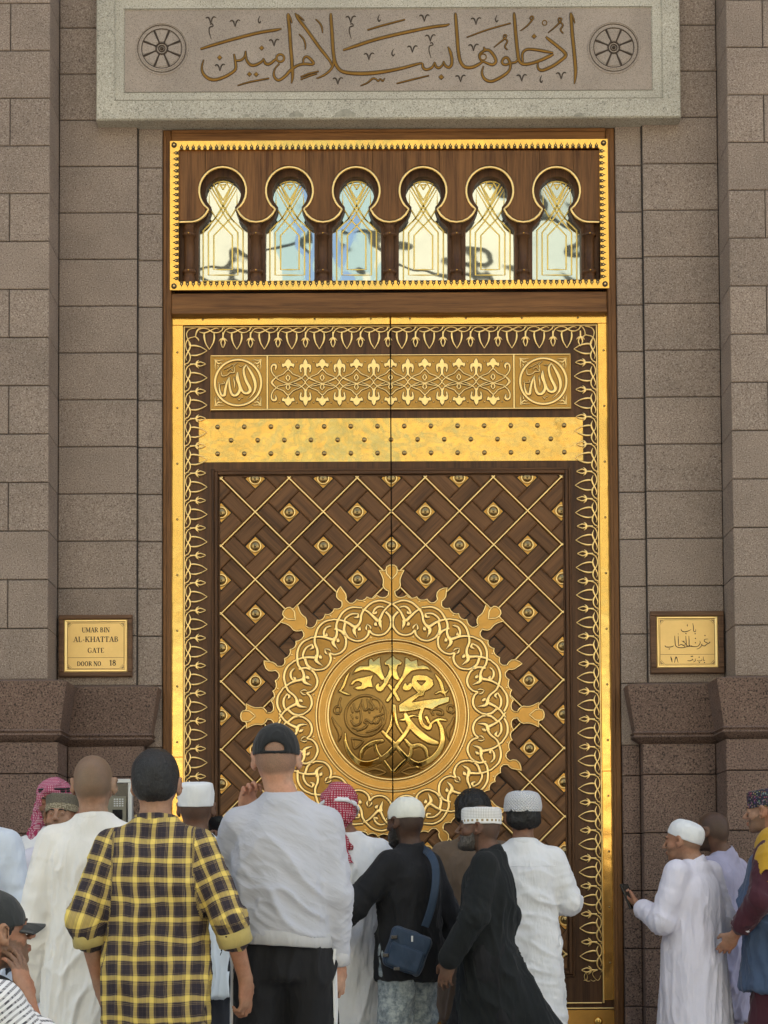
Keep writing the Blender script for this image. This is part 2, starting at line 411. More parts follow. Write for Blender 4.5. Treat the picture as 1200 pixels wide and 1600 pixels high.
A_ = [[(75,382,16),(190,345,24),(400,285,26),(600,235,26),(740,212,24),(800,200,8)],
 [(105,475,6),(88,540,14),(100,600,22),(150,645,28),(210,655,28),(290,630,26),(360,590,24),(390,555,22),(388,500,20),(375,425,12)],
 [(388,480,14),(405,485,18),(440,478,20),(468,450,14),(480,398,10)],
 [(478,405,10),(488,480,20),(530,525,26),(580,518,24),(625,490,18),(640,462,8)],
 [(640,468,10),(655,508,24),(690,515,24),(735,482,20),(755,465,12)],
 [(780,512,10),(740,560,10),(732,620,20),(770,660,22),(830,625,24),(880,570,24),(940,530,22),(1000,515,22),(1070,518,22),(1095,505,12)],
 [(995,515,12),(995,470,14),(1022,448,18),(1058,470,24),(1090,508,18)],
 [(860,60,6),(858,90,24),(870,200,28),(880,350,28),(892,500,28),(898,620,24),(888,690,4)], [(862,66,6),(880,110,14),(893,152,4)],
 [(920,60,8),(950,110,26),(1040,230,26),(1140,370,26),(1200,445,24),(1233,490,18),(1248,530,10)], [(940,75,12),(975,105,10),(1003,130,3)],
 [(405,708,6),(520,675,12),(690,643,10)], [(968,632,8),(1050,600,13),(1133,580,8)], [(968,655,8),(1050,620,13),(1118,602,7)],
 [(1103,115,6),(1140,150,12),(1160,190,12),(1166,240,3)], [(955,248,6),(995,290,12),(1012,340,12),(1010,388,3)]]
B_ = [[(98,58,6),(97,90,24),(108,250,28),(118,400,28),(135,500,28),(180,570,28),(260,595,32),(400,600,34),(560,585,32),(720,555,26),(850,520,22),(915,505,12)],
 [(-34,645,4),(0,632,12),(50,605,16),(90,570,18),(115,530,18),(120,480,14)],
 [(915,508,14),(920,545,22),(950,565,22),(1000,545,18),(1025,495,8)], [(1025,502,10),(1035,535,20),(1060,550,20),(1092,525,14),(1105,487,6)],
 [(1105,495,10),(1120,530,20),(1150,545,22),(1174,520,24),(1176,460,24),(1160,400,22),(1142,360,8)], [(1152,375,10),(1180,420,4)],
 [(205,392,14),(300,360,26),(450,310,28),(600,270,28),(800,225,28),(1000,185,26),(1120,170,22),(1158,155,6)],
 [(423,212,10),(560,170,14),(760,118,10)], [(682,690,8),(820,655,12),(975,618,6)],
 [(360,710,4),(420,685,10),(470,645,13),(500,650,10),(520,668,10),(540,648,8),(560,668,10),(578,640,5)]]
C_ = [[(66,55,6),(68,90,24),(80,250,28),(92,400,28),(110,490,28),(150,540,28),(210,545,28),(270,520,24),(310,492,16)],
 [(318,500,14),(285,470,14),(282,430,18),(320,398,22),(365,392,24),(410,440,26),(428,490,24),(400,520,24),(350,508,20),(312,488,14)],
 [(318,360,6),(330,385,20),(368,395,10)],
 [(318,530,6),(303,590,16),(325,645,24),(380,670,26),(450,645,26),(520,600,24),(552,560,18),(556,510,22),(532,462,22),(500,462,20),(482,500,20),(510,522,20),(560,506,18),(600,500,18),(625,478,14)],
 [(590,52,6),(592,90,24),(605,250,28),(620,400,28),(635,480,28),(670,515,26),(740,510,26),(830,480,26),(900,447,28),(942,428,14)],
 [(940,415,10),(880,405,24),(800,390,24),(720,383,22),(678,400,20),(662,440,18),(672,505,10)],
 [(872,270,8),(900,295,24),(970,350,26),(1040,410,28),(1048,445,28),(1010,480,26),(940,530,26),(850,570,26),(812,562,22),(800,530,14),(806,498,6)],
 [(1097,55,6),(1098,85,24),(1110,250,28),(1125,400,28),(1138,550,28),(1135,640,20),(1128,695,4)], [(1105,72,8),(1120,110,10),(1132,152,4)],
 [(165,278,6),(350,210,10),(560,150,8)],
 [(645,220,3),(700,180,8),(745,130,10),(762,100,10),(745,88,8),(732,108,6),(755,125,6)],
 [(892,238,3),(950,190,8),(1000,140,10),(1012,112,10),(990,106,8),(988,132,8),(1025,165,10),(1005,210,10),(1030,243,6)],
 [(408,368,3),(460,325,8),(512,282,10),(520,257,8),(498,258,6),(500,285,8),(530,310,10),(508,360,10),(532,390,5)]]
VT = [(-46,-14,7),(-32,-24,10),(-14,-14,11),(0,34,5)], [(0,34,5),(12,-12,10),(28,-28,9),(46,-22,6)]
HM = [(-8,-20,7),(10,-26,8),(18,-6,8),(-12,6,9),(-16,48,8),(2,112,4)]
CM = [(6,-32,4),(-8,6,9),(2,30,10),(16,14,6)]
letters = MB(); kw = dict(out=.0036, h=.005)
for grp, ox in ((A_, 300), (B_, 500), (C_, 700)):
    for s in grp: px_stroke(letters, s, ox, 10, 5.714, YF, wscale=.92, **kw)
# closed loops
def px_loop(mb, cx, cy, rx, ry, w, ox, oy, sc, Y, h, **kw):
    t = np.linspace(0, 2*np.pi, 20, endpoint=False)
    X, Z = P(ox+(cx+rx*np.cos(t))/sc, oy+(cy+ry*np.sin(t))/sc, Y); stroke(mb, X, Z, w/sc*Y/F_PX, Y, h, closed=True, **kw)
px_loop(letters, 788, 462, 34, 34, 18, 300, 10, 5.714, YF, .005, out=.0022)
px_loop(letters, 315, 452, 27, 27, 8, 700, 10, 5.714, YF, .005, out=.0012)
px_loop(letters, 862, 147, 20, 22, 7, 700, 10, 5.714, YF, .004, out=.001)
def px_dot(mb, u, v, r, ox, Y=None):
    Y = Y or YF
    X, Z = P([ox+(u-r)/5.714, ox+u/5.714, ox+(u+r)/5.714, ox+u/5.714], [10+v/5.714, 10+(v+r)/5.714, 10+v/5.714, 10+(v-r)/5.714], Y)
    fill(mb, X, Z, Y, .005, .0018); cx, cz = X.mean(), Z.mean()
    X2, Z2 = cx+(X-cx)*1.28, cz+(Z-cz)*1.28
    mb.add([(a, Y-.0011, b) for a, b in zip(X2, Z2)], [(0, 1, 2, 3)], 1)
for u, v, r, ox in ((247,458,20,300),(622,372,20,300),(513,606,20,300),(573,608,20,300),(1083,632,22,500),(768,268,20,700)): px_dot(letters, u, v, r, ox)
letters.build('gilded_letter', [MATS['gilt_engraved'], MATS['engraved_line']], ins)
def mark(shape, u, v, ox):
    marks = MB()
    for s in (shape if isinstance(shape, tuple) else (shape,)):
        px_stroke(marks, [(a+u, b+v, w) for a, b, w in s], ox, 10, 5.714, YF, .003, n=4, wscale=1.25)
    marks.build('vowel_mark', MATS['engraved_line'], ins)
for ox, ps in ((300, ((385,150),(250,545),(732,322),(168,122))), (500, ((275,115),(932,103),(437,445),(825,380),(160,665),(985,282))), (700, ((250,130),(228,366),(112,643),(658,637),(1010,618)))):
    for u, v in ps: mark(VT, u, v, ox)
for u, v, ox in ((170,182,300),(278,180,500),(990,350,500)): mark(HM, u, v, ox)
for u, v, ox in ((600,118,300),(525,104,500),(650,412,500),(432,108,700),(830,648,700)): mark(CM, u, v, ox)
for cx, cy in ((252.8, 76), (959, 74.5)):
    X, Z = P(cx, cy, YF); X = float(X); Z = float(Z); u = YF/F_PX
    o = MB(); o.add([], [])
    t = np.linspace(0, 2*np.pi, 48, endpoint=False)
    for r, w, mi in ((41.5, 2.0, 0), (38.5, 1.0, 1), (33.8, 2.2, 0), (32.0, 1.2, 1)): stroke(o, X+r*u*np.cos(t), Z+r*u*np.sin(t), w*u, YF, .004, closed=True, mi=mi)
    for k in range(8):
        a = math.radians(22.5+45*k)
        rr = np.array([9, 20, 32])*u; stroke(o, X+rr*math.cos(a), Z+rr*math.sin(a), np.array([2.6, 2.6, 3.4])*u, YF, .005, mi=1)
        # sunk wedge between spokes
        a0 = a+math.radians(5); a1 = a+math.radians(40)
        tt = np.linspace(a0, a1, 8); pts = [(r*u*math.cos(x), r*u*math.sin(x)) for r in (29,) for x in tt]+[(r*u*math.cos(x), r*u*math.sin(x)) for r in (12,) for x in (tt[-1], tt[0])]
        fill(o, [X+p[0] for p in pts], [Z+p[1] for p in pts], YF, .003, .001, mi=2)
    for r, w in ((9, 2.2), (5, 1.6)): stroke(o, X+r*u*np.cos(t), Z+r*u*np.sin(t), w*u, YF, .006, closed=True, mi=1)
    lathe(o, X, Z, YF, [(3*u, 0), (2.6*u, .006), (1*u, .009)], 12, 1)
    o.build('rosette', [MATS['granite_field'], MATS['engraved_line'], MATS['granite_field']], ins)
# ================================================================== wooden door case
case = empty('door_case', (PXx(611, 1400, 10.0), 10.0, 0), label='brown wooden surround framing the golden door and the keyhole windows', cat='door frame')
YC = 10.03
zb0 = 0.0
x0 = xlf; x1 = xrf; zt = LINT[2]-.002
mo = (PXx(267.5, 700, YC), PXx(951.5, 700, YC)); zt2 = PZ(600, 222, YC)
for nm, (xa, xb) in (('jamb', (x0+.002, mo[0])), ('jamb', (mo[1], x1-.002))):
    o = MB(); o.slab(xa, xb, 0, zt, YC, YC+.2, .006)
    xm = (xa+xb)/2; w = (xb-xa)
    o.slab(xa+.003, xa+w*.42, .01, zt-.05, YC-.012, YC+.01, .005)
    o.build(nm, MATS['wood_upright'], case)
o = MB(); o.slab(mo[0]+.001, mo[1]-.001, zt2, zt, YC+.002, YC+.2, .006); zm = PZ(600, 207, YC); o.slab(mo[0]+.002, mo[1]-.002, zm, zt-.004, YC-.010, YC+.01, .005)
o.build('head_rail', MATS['wood_level'], case)
tb = PR(267.5, 456.5, 951.5, 489.5, YC)
o = MB(); o.slab(mo[0]+.001, mo[1]-.001, tb[2], tb[3], YC+.003, YC+.2, .005); o.slab(mo[0]+.002, mo[1]-.002, tb[2]+.0, tb[2]+.035, YC-.006, YC+.01, .004)
o.build('transom_rail', MATS['wood_level'], case)
# ================================================================== keyhole windows
YT = 10.06
tw = empty('transom_window', (PXx(608, 456, YT), YT, tb[3]), label='row of six keyhole arched panes in brown boards inside a gold strip', cat='window')
# backing board
bord = PR(267, 224, 949, 456, YT); inn = PR(280.5, 238, 936, 442.5, YT)
# planks with the lobed lower edge: one plank between each pair of joints
cxs = [348+104.3*i for i in range(6)]; CY = 298.0
def lobed(px):
    """lower edge of the spandrel board (pixel y) at pixel x"""
    i = min(range(6), key=lambda k: abs(cxs[k]-px)); d = px-cxs[i]
    return None
def outline(yup):
    """points of the lower edge from left to right"""
    pts = []
    for i, cx in enumerate(cxs):
        c0 = cx-52.15
        a0 = math.degrees(math.atan2(327-315.7, 29.6)) if i else 90
        # lobe to the left of this keyhole (bulging down), centre (c0,315.7) r 31.7
        lo = range(0, 9)
        a_start, a_end = (math.radians(90 if i == 0 else 159), math.radians(21))
        for k in lo:
            a = a_start+(a_end-a_start)*k/8; pts.append((c0+31.7*math.cos(a), 315.7+31.7*math.sin(a)))
        # keyhole arc, centre (cx,298) r 38.3, from lower left round the top to lower right
        for k in range(25):
            a = math.radians(180-52+ (284)*k/24)   # clockwise on screen
            pts.append((cx+36.8*math.cos(a), CY+36.8*math.sin(a)))
    c0 = cxs[-1]+52.15
    for k in range(9):
        a = math.radians(159+(90-159)*k/8); pts.append((c0+31.7*math.cos(a), 315.7+31.7*math.sin(a)))
    return pts
edge = outline(0)
edge[0] = (280.5, edge[0][1]); edge[-1] = (936, edge[-1][1])
ex, ez = P([p[0] for p in edge], [p[1] for p in edge], YT)
ztop_ = inn[3]
# front board as strips: polygon split at the plank joints
joints = [280.5]+[321.7+52.1*k for k in range(12)]+[936]
poly = [(280.5, 238)]+[(p[0], p[1]) for p in edge]+[(936, 238)]
pxs = np.array([p[0] for p in poly]); pys = np.array([p[1] for p in poly])
X, Z = P(pxs, pys, YT)
full = MB(); fill(full, X, Z, YT, .03, .003)
for k in range(13):
    me = full.mesh('plank'); bm = bmesh.new(); bm.from_mesh(me)
    xa = PXx(joints[k], 270, YT)+.0015; xb = PXx(joints[k+1], 270, YT)-.0015
    for px_, no in ((xa, 1), (xb, -1)):
        bmesh.ops.bisect_plane(bm, geom=bm.verts[:]+bm.edges[:]+bm.faces[:], plane_co=(px_, 0, 0), plane_no=(no, 0, 0), clear_inner=True)
    bm.to_mesh(me); bm.free(); link('plank', me, MATS['wood_upright'], tw)
o = MB(); o.box(inn[0], inn[1], YT-.022, YT-.018, PZ(600, 296, YT), inn[3]); 
# gold trim on the lobed edge
o = MB(); e2 = np.array(edge); X, Z = P(e2[:, 0], e2[:, 1], YT-.03); stroke(o, X, Z, .0145, YT-.029, .010); o.build('gilt_trim', MATS['brass_pale'], tw)
# inner board with keyhole openings
YI = YT+.02
for i, cx in enumerate(cxs):
    hole = []
    gx = cx+.6
    for k in range(21):
        a = math.radians(180-48+276*k/20); hole.append((gx+27.5*math.cos(a), 303+27.5*math.sin(a)))
    hole += [(gx+20, 329), (gx+26, 343), (gx+38, 356), (gx+38.3, 370), (gx+38.3, 436), (gx+36, 441), (gx+32, 442.4), (gx-32, 442.4), (gx-36, 441), (gx-38.3, 436), (gx-38.3, 370), (gx-38, 356), (gx-26, 343), (gx-20, 329)]
    xL = cx-52.15 if i else 280.5; xR = cx+52.15 if i < 5 else 936
    hx, hz = P([p[0] for p in hole], [p[1] for p in hole], YI)
    ox_, oz_ = P([xL, xR, xR, xL], [238, 238, 444, 444], YI)
    o = MB(); tri = tessellate_polygon([[Vector((a, b, 0)) for a, b in zip(ox_, oz_)], [Vector((a, b, 0)) for a, b in zip(hx, hz)]])
    vv = list(zip(ox_, oz_))+list(zip(hx, hz)); fs = []
    for t in tri:
        a_, b_, c_ = t; A2 = (vv[b_][0]-vv[a_][0])*(vv[c_][1]-vv[a_][1])-(vv[c_][0]-vv[a_][0])*(vv[b_][1]-vv[a_][1])
        fs.append((a_, b_, c_) if A2 > 0 else (c_, b_, a_))
    o.add([(p[0], YI, p[1]) for p in vv], fs)
    n = len(hole); o.add([(a, YI, b) for a, b in zip(hx, hz)]+[(a, YI+.05, b) for a, b in zip(hx, hz)], [(k, (k+1) % n, n+(k+1) % n, n+k) for k in range(n)])
    o.build('keyhole_board', MATS['wood_dark_upright'], tw)
    r = PR(cx-50, 268, cx+50, 444, YI+.05); o = MB(); nseg = 12
    o.box(r[0], r[1], YI+.045, YI+.051, r[2], r[3]); pane = o.build("pane", MATS["pane_glass"], tw)
    # gilded line work laid on the pane
    o = MB(); ygl = YI+.0445; S = 7.62; oxp = cx+.6-370/S; Lw = 8
    def gl(pts, w=10, closed=False):
        for s in (1, -1):
            xs = np.array([oxp+(370+s*(p[0]-370))/S for p in pts]); ys = np.array([250+p[1]/S for p in pts])
            Xg, Zg = P(xs, ys, ygl); stroke(o, Xg, Zg, 19/S*ygl/F_PX, ygl, .003, prof=PROF3)
    gl([(370,1305),(480,1305),(480,900),(370,785),(288,700),(205,560),(205,345),(330,560),(380,650),(430,725),(545,865),(545,1370),(370,1370)])
    gl([(370,1440),(607,1440),(607,840),(467,700),(370,540),(255,285),(310,262),(370,255)])
    gl([(370,480),(290,340),(330,270)]); gl([(228,320),(305,450),(420,640),(500,740)]); gl([(335,295),(370,295)]); gl([(335,295),(370,352)])
    o.build('gilded_line', MATS['gilt_paint'], pane)
# little columns between the panes
def column_at(pxc, wpx):
    Y = YT+.012; X = PXx(pxc, 400, Y); r = 8.6*Y/F_PX; za = PZ(pxc, 443, Y); zb = PZ(pxc, 346, Y); o = MB()
    ring1 = PZ(pxc, 368, Y); ring2 = PZ(pxc, 425.5, Y)
    prof = [(za, 1.15), (za+.03, 1.15), (za+.035, 1.0), (ring2-.012, 1.0), (ring2-.010, 1.25), (ring2+.010, 1.25), (ring2+.012, .92), (ring1-.012, .92), (ring1-.010, 1.25), (ring1+.010, 1.25), (ring1+.012, 1.0), (zb-.03, 1.0), (zb, 1.3)]
    v = []; f = []; n = 10
    for z, rr in prof:
        for k in range(n+1):
            a = math.pi*k/n; v.append((X-r*rr*math.cos(a), Y-r*rr*math.sin(a)*.9, z))
    for j in range(len(prof)-1):
        for k in range(n): f.append((j*(n+1)+k, j*(n+1)+k+1, (j+1)*(n+1)+k+1, (j+1)*(n+1)+k))
    o.add(v, f, 0, True); c = o.build('column', MATS['wood_dark_upright'], tw)
    o = MB()
    for z in (ring1, ring2): lathe(o, X, z, Y-r*1.1, [(.006, 0), (.005, .005), (.001, .007)], 8)
    o.build('pin', MATS['brass_polished'], c)
for i in range(7):
    pc = 295.5+104.4*i if i else 295.5
    if i == 6: pc = 921
    elif i: pc = cxs[i-1]+52.4
    column_at(pc, 26)
# gold strip with saw-tooth border
YB = YT-.045
strip = MB(); ring(strip, bord, inset(bord, .004), YB+.004, YB); 
inn2 = (inn[0], inn[1], inn[2], inn[3])
def tri_border(r_out, r_in):
    step = 9.25*YB/F_PX; o = MB(); g = MB()
    (ax0, ax1, az0, az1), (bx0, bx1, bz0, bz1) = r_out, r_in
    o.box(ax0, ax1, YB, YB+.03, bz1, az1); o.box(ax0, ax1, YB, YB+.03, az0, bz0); o.box(ax0, bx0, YB, YB+.03, bz0, bz1); o.box(bx1, ax1, YB, YB+.03, bz0, bz1)
    def tooth(x, z, dx, dz, s):       # dark recessed spear pointing outwards
        px_, pz_ = -dz, dx; w = step*.34; L = (az1-bz1)*.66
        pts = [(0, -w*1.1), (L*.25, -w*.6), (L*.3, -w*.9), (L*.55, -w*.75), (L*.62, -w*.3), (L, 0), (L*.62, w*.3), (L*.55, w*.75), (L*.3, w*.9), (L*.25, w*.6), (0, w*1.1)]
        g.add([(x+a*dx+b*px_, YB-.002, z+a*dz+b*pz_) for a, b in pts], [tuple(range(11))])
        m.add([(x+(L*.42+a)*dx+b*px_, YB-.0035, z+(L*.42+a)*dz+b*pz_) for a, b in ((-.004, 0), (0, .004), (.005, 0), (0, -.004))], [(0, 1, 2, 3)])
    m = MB()
    n = int((bx1-bx0)/step); st_ = (bx1-bx0)/n
    for k in range(n):
        x = bx0+(k+.5)*st_; tooth(x, bz1+.001, 0, 1, 1); tooth(x, bz0-.001, 0, -1, 1)
    n = int((bz1-bz0)/step); st_ = (bz1-bz0)/n
    for k in range(n):
        z = bz0+(k+.5)*st_; tooth(bx0-.001, z, -1, 0, 1); tooth(bx1+.001, z, 1, 0, 1)
    return o, g, m
o, g, m = tri_border(bord, inn)
sb = o.build('gold_strip', MATS['brass_polished'], tw); tag(g.build('spear_motif', MATS['ornament_dark'], sb), kind='stuff'); tag(m.build('lozenge_motif', MATS['brass_pale'], sb), kind='stuff')
for X, Z in ((bord[0]+.027, bord[3]-.027), (bord[1]-.027, bord[3]-.027), (bord[0]+.027, bord[2]+.027), (bord[1]-.027, bord[2]+.027)):
    o = MB(); lathe(o, X, Z, YB, [(.019, 0), (.018, .004), (.011, .005)], 16, 0); lathe(o, X, Z, YB-.005, [(.008, 0), (.007, .005), (.002, .006)], 12, 1)
    o.build('corner_bolt', [MATS['ornament_dark'], MATS['brass_pale']], tw)
# ================================================================== the double door
YD = 10.085                      # plane of the wooden ground of the leaves
XG = (PXx(610.6, 500, YD)+PXx(613, 1260, YD))/2; GAP = .004
door = empty('double_door', (XG, YD, 0), label='tall golden and brown double door with lattice panels and a large round medallion', cat='door')
leafL = MB(); leafR = MB()
dx0 = PXx(268.5, 800, YD); dx1 = PXx(951.5, 800, YD)-0.0; dz1 = PZ(610, 490.5, YD)
dx1 = XG+(XG-dx0)
leafL.box(dx0, XG-GAP, YD, YD+.07, .02, dz1); leafR.box(XG+GAP, dx1, YD, YD+.07, .02, dz1)
LL = leafL.build('door_leaf', MATS['wood_dark_upright'], door); LR = leafR.build('door_leaf', MATS['wood_dark_upright'], door)
LEAF = {-1: LL, 1: LR}
bk = MB(); bk.box(XG-.03, XG+.03, YD+.071, YD+.09, .02, dz1); bk.build('meeting_strip', MATS['joint_dark'], door)
U = YD/F_PX                      # metres for a pixel on the door
def both(name, mb, mats): return split(mb, XG, GAP, name, mats, LL, LR)
# outer brass frame: separate strips with screws
yb = YD-.014
t_in = PZ(610, 508, YD)
zbk = PZ(950, 1562, YD)
def mirror(x): return 2*XG-x
fx = PXx(286.5, 800, YD)
for s in (-1, 1):
    xa, xb = (dx0, fx) if s < 0 else (mirror(fx), mirror(dx0))
    zsp = PZ(960, 1205 if s > 0 else 1180, YD)
    for za, zb in ((zbk+.0, zsp-.001), (zsp+.001, t_in)):
        o = MB(); o.slab(xa, xb, za, zb, yb, YD, .002); st = o.build('brass_strip', MATS['brass_polished'], LEAF[s])
    o = MB(); o.slab(XG+GAP if s > 0 else dx0, mirror(dx0) if s > 0 else XG-GAP, t_in+.0005, dz1, yb-.0007, YD, .002); st2 = o.build('brass_strip', MATS['brass_polished'], LEAF[s])
    o = MB()
    for y in range(549, 1560, 87): lathe(o, (xa+xb)/2-s*.0, PZ(600, y, yb), yb, [(.008, 0), (.007, .003), (.003, .0045)], 10)
    for kx in range(5):
        x = XG+s*(.13+kx*.3725); 
        if abs(x-XG) < abs(dx0-XG)-.05: lathe(o, x, (t_in+dz1)/2, yb, [(.008, 0), (.007, .003), (.003, .0045)], 10)
    tag(o.build('screw', MATS['brass_stud'], LEAF[s]), kind='stuff')
# inner ridge
rx = PXx(288, 800, YD); rz = PZ(610, 510.5, YD)
o = MB(); stroke(o, [rx, rx, mirror(rx), mirror(rx)], [zbk-.02, rz, rz, zbk-.02], .012, YD, .016); both('brass_bead', o, [MATS['brass_pale']])
o = MB(); stroke(o, [rx+.012, mirror(rx+.012)], [zbk-.02, zbk-.02], .010, YD, .014); stroke(o, [dx0, mirror(dx0)], [zbk-.055, zbk-.055], .010, YD, .014); both('brass_bead', o, [MATS['brass_pale']])
# kick plate
for s in (-1, 1):
    xa, xb = (dx0, XG-GAP) if s < 0 else (XG+GAP, mirror(dx0))
    o = MB(); o.slab(xa, xb, .03, zbk-.065, YD-.012, YD, .002); kp = o.build('kick_plate', MATS['brass_satin'], LEAF[s])
    o = MB()
    for x in (xa+.12, (xa+xb)/2, xb-.12):
        for z in (zbk-.14, .12): lathe(o, x, z, YD-.012, [(.03, 0), (.028, .012), (.018, .022), (.005, .026)], 16)
    tag(o.build('dome_rivet', MATS['brass_polished'], kp), kind='stuff')
# ---- trailing ornament of the border: one unit = long leaf + bud
UNIT = [[(665,150,14),(660,205,22),(680,290,14),(725,367,8)], [(785,162,14),(787,225,22),(768,295,14),(725,367,8)],
        [(595,137,6),(648,156,16),(700,145,18),(760,115,15),(810,96,12),(850,108,6)],
        [(553,185,12),(562,150,13),(590,115,13),(645,95,13),(705,105,12),(740,130,14),(785,152,18),(840,150,13),(885,120,12),(905,84,10)],
        [(898,150,16),(898,225,20)], [(905,86,10),(888,105,8),(886,135,6)], [(905,84,9),(925,108,5)],
        [(845,262,5),(868,240,18),(898,226,20),(928,240,18),(952,262,5)],
        [(898,228,12),(872,272,15),(880,312,12),(898,345,10),(916,312,12),(924,272,15),(898,228,12)]]
unit_mesh = None
def unit():
    """mesh whose u axis (along the strip) is local x and whose depth v is local -z"""
    o = MB(); pitch = 349.0
    for s in UNIT:
        q = cr([((u-723)/8*U, -(v-90)/8*U, w/8*U*1.22) for u, v, w in s], 5)
        stroke(o, q[:, 0], q[:, 1], np.maximum(q[:, 2], .0034), 0, .010, out=.0014, prof=PROF, oh=.0008)
    return o
um = unit()
def unit_mesh_for(flip):
    o = MB(); o.v = [(x*flip, y, z) for x, y, z in um.v]; o.f = list(um.f); o.m = list(um.m); o.sm = list(um.sm); return o.mesh('border_ornament')
MU = unit_mesh_for(1)
def place_unit(me, x, z, ang, par):
    o = link('border_ornament', me, [MATS['brass_pale'], MATS['ornament_dark']], par); o.location = (x, YD-.0005, z); o.rotation_euler = (0, ang, 0)
    return o
# top row
ztop_u = PZ(610, 511.5, YD)
x_first = PXx(280+723/8, 560, YD); pit = 43.55*U
k = 0; x = PXx(280+376/8, 560, YD)
xs = []
while x < mirror(rx)-.14: xs.append(x); x += pit
shift = ((xs[0]+xs[-1])/2-XG); 
for x in xs:
    x2 = x
    if abs(x2+pit/2-XG) < .06:      # the bud that the gap runs through: cut it
        w = MB(); w.v = [(vx+x2, vy+YD-.0005, vz+ztop_u) for vx, vy, vz in um.v]; w.f = list(um.f); w.m = list(um.m); w.sm = list(um.sm)
        split(w, XG, GAP, 'border_ornament', [MATS['brass_pale'], MATS['ornament_dark']], LL, LR)
    else: place_unit(MU, x2, ztop_u, 0, LL if x2 < XG else LR)
# sides (leaf points inwards)
xl_u = PXx(289.5, 900, YD)
z = PZ(300, 500+386/8, YD)
zs = []
while z > zbk+.22: zs.append(z); z -= 43.62*U
for z in zs:
    # left column: along = downwards, depth = +x
    place_unit(MU, xl_u, z, 0, LL).matrix_basis = Matrix(((0, 0, -1, xl_u), (0, 1, 0, YD-.0005), (-1, 0, 0, z), (0, 0, 0, 1)))
    place_unit(MU, 0, 0, 0, LR).matrix_basis = Matrix(((0, 0, 1, mirror(xl_u)), (0, 1, 0, YD-.0005), (-1, 0, 0, z), (0, 0, 0, 1)))
# corner curls
for s in (-1, 1):
    o = MB()
    for st_ in ([(210,108,8),(165,112,14),(120,130,12),(95,170,14),(98,215,14),(118,265,14),(132,330,14)], [(130,235,8),(165,222,12),(205,215,14),(240,245,20),(244,268,8)],
                [(208,215,12),(210,170,12),(232,125,14),(280,95,14),(335,95,10)]):
        q = cr([(280+u/8, 500+v/8, w/8*U) for u, v, w in st_], 5); X, Z = P(q[:, 0], q[:, 1], YD)
        if s > 0: X = 2*XG-X
        stroke(o, X, Z, q[:, 2], YD-.0005, .009, out=.0012)
    zb_ = zbk
    for st_ in ([(0, 0, 12), (-60, 25, 14), (-70, 75, 14), (-30, 140, 12), (20, 180, 14), (60, 150, 14), (80, 90, 12)], [(-20, 180, 12), (-60, 195, 14), (-110, 170, 12)], [(-240, 180, 12), (-185, 170, 14), (-170, 100, 12), (-195, 30, 8)], [(-195, 30, 8), (-225, 90, 12), (-215, 160, 14), (-170, 195, 14), (-120, 190, 10)]):
        q = cr([(u, v, w/12*U) for u, v, w in st_], 5)
        X = mirror(rx)-.045+q[:, 0]/12*U; Z = zb_+.19-q[:, 1]/12*U*1.0
        if s < 0: X = 2*XG-X
        stroke(o, X, Z, q[:, 2], YD-.0005, .009, out=.0012)
    o.build('corner_scroll', [MATS['brass_pale'], MATS['ornament_dark']], LEAF[s])
# ---- studded brass band
band = PR(311, 653.5, 911, 721, YD)
band = (XG-(band[1]-band[0])/2, XG+(band[1]-band[0])/2, band[2], band[3])
for s in (-1, 1):
    o = MB(); xa, xb = (band[0], XG-GAP) if s < 0 else (XG+GAP, band[1]); o.slab(xa, xb, band[2], band[3], YD-.012+.0115, YD+.001, .0004) if False else o.box(xa, xb, YD-.0016, YD+.001, band[2], band[3])
    bp = o.build('brass_band', MATS['brass_mirror'], LEAF[s])
    o = MB(); lathe(o, 0, 0, 0, [(.0165, 0), (.0165, .003), (.0145, .009), (.009, .0135), (.002, .015)], 14); sm_ = o.mesh('stud')
    for row, y in enumerate((666, 687, 708)):
        for k in range(7):
            px_ = 611.5+s*(21+42.1*k) if row != 1 else 611.5+s*(42.1*(k+1))
            if row == 1 and k == 6: continue
            t = link('stud', sm_, MATS['brass_stud'], bp); t.matrix_basis = Matrix.Translation((XG+s*(21.2+42.1*k if row != 1 else 42.1*(k+1))*U, YD-.0016, PZ(611, y, YD)))
o = MB(); lathe(o, XG, PZ(611, 687, YD), YD-.0016, [(.0165, 0), (.0165, .003), (.0145, .009), (.009, .0135), (.002, .015)], 14); both('stud', o, [MATS['brass_stud']])
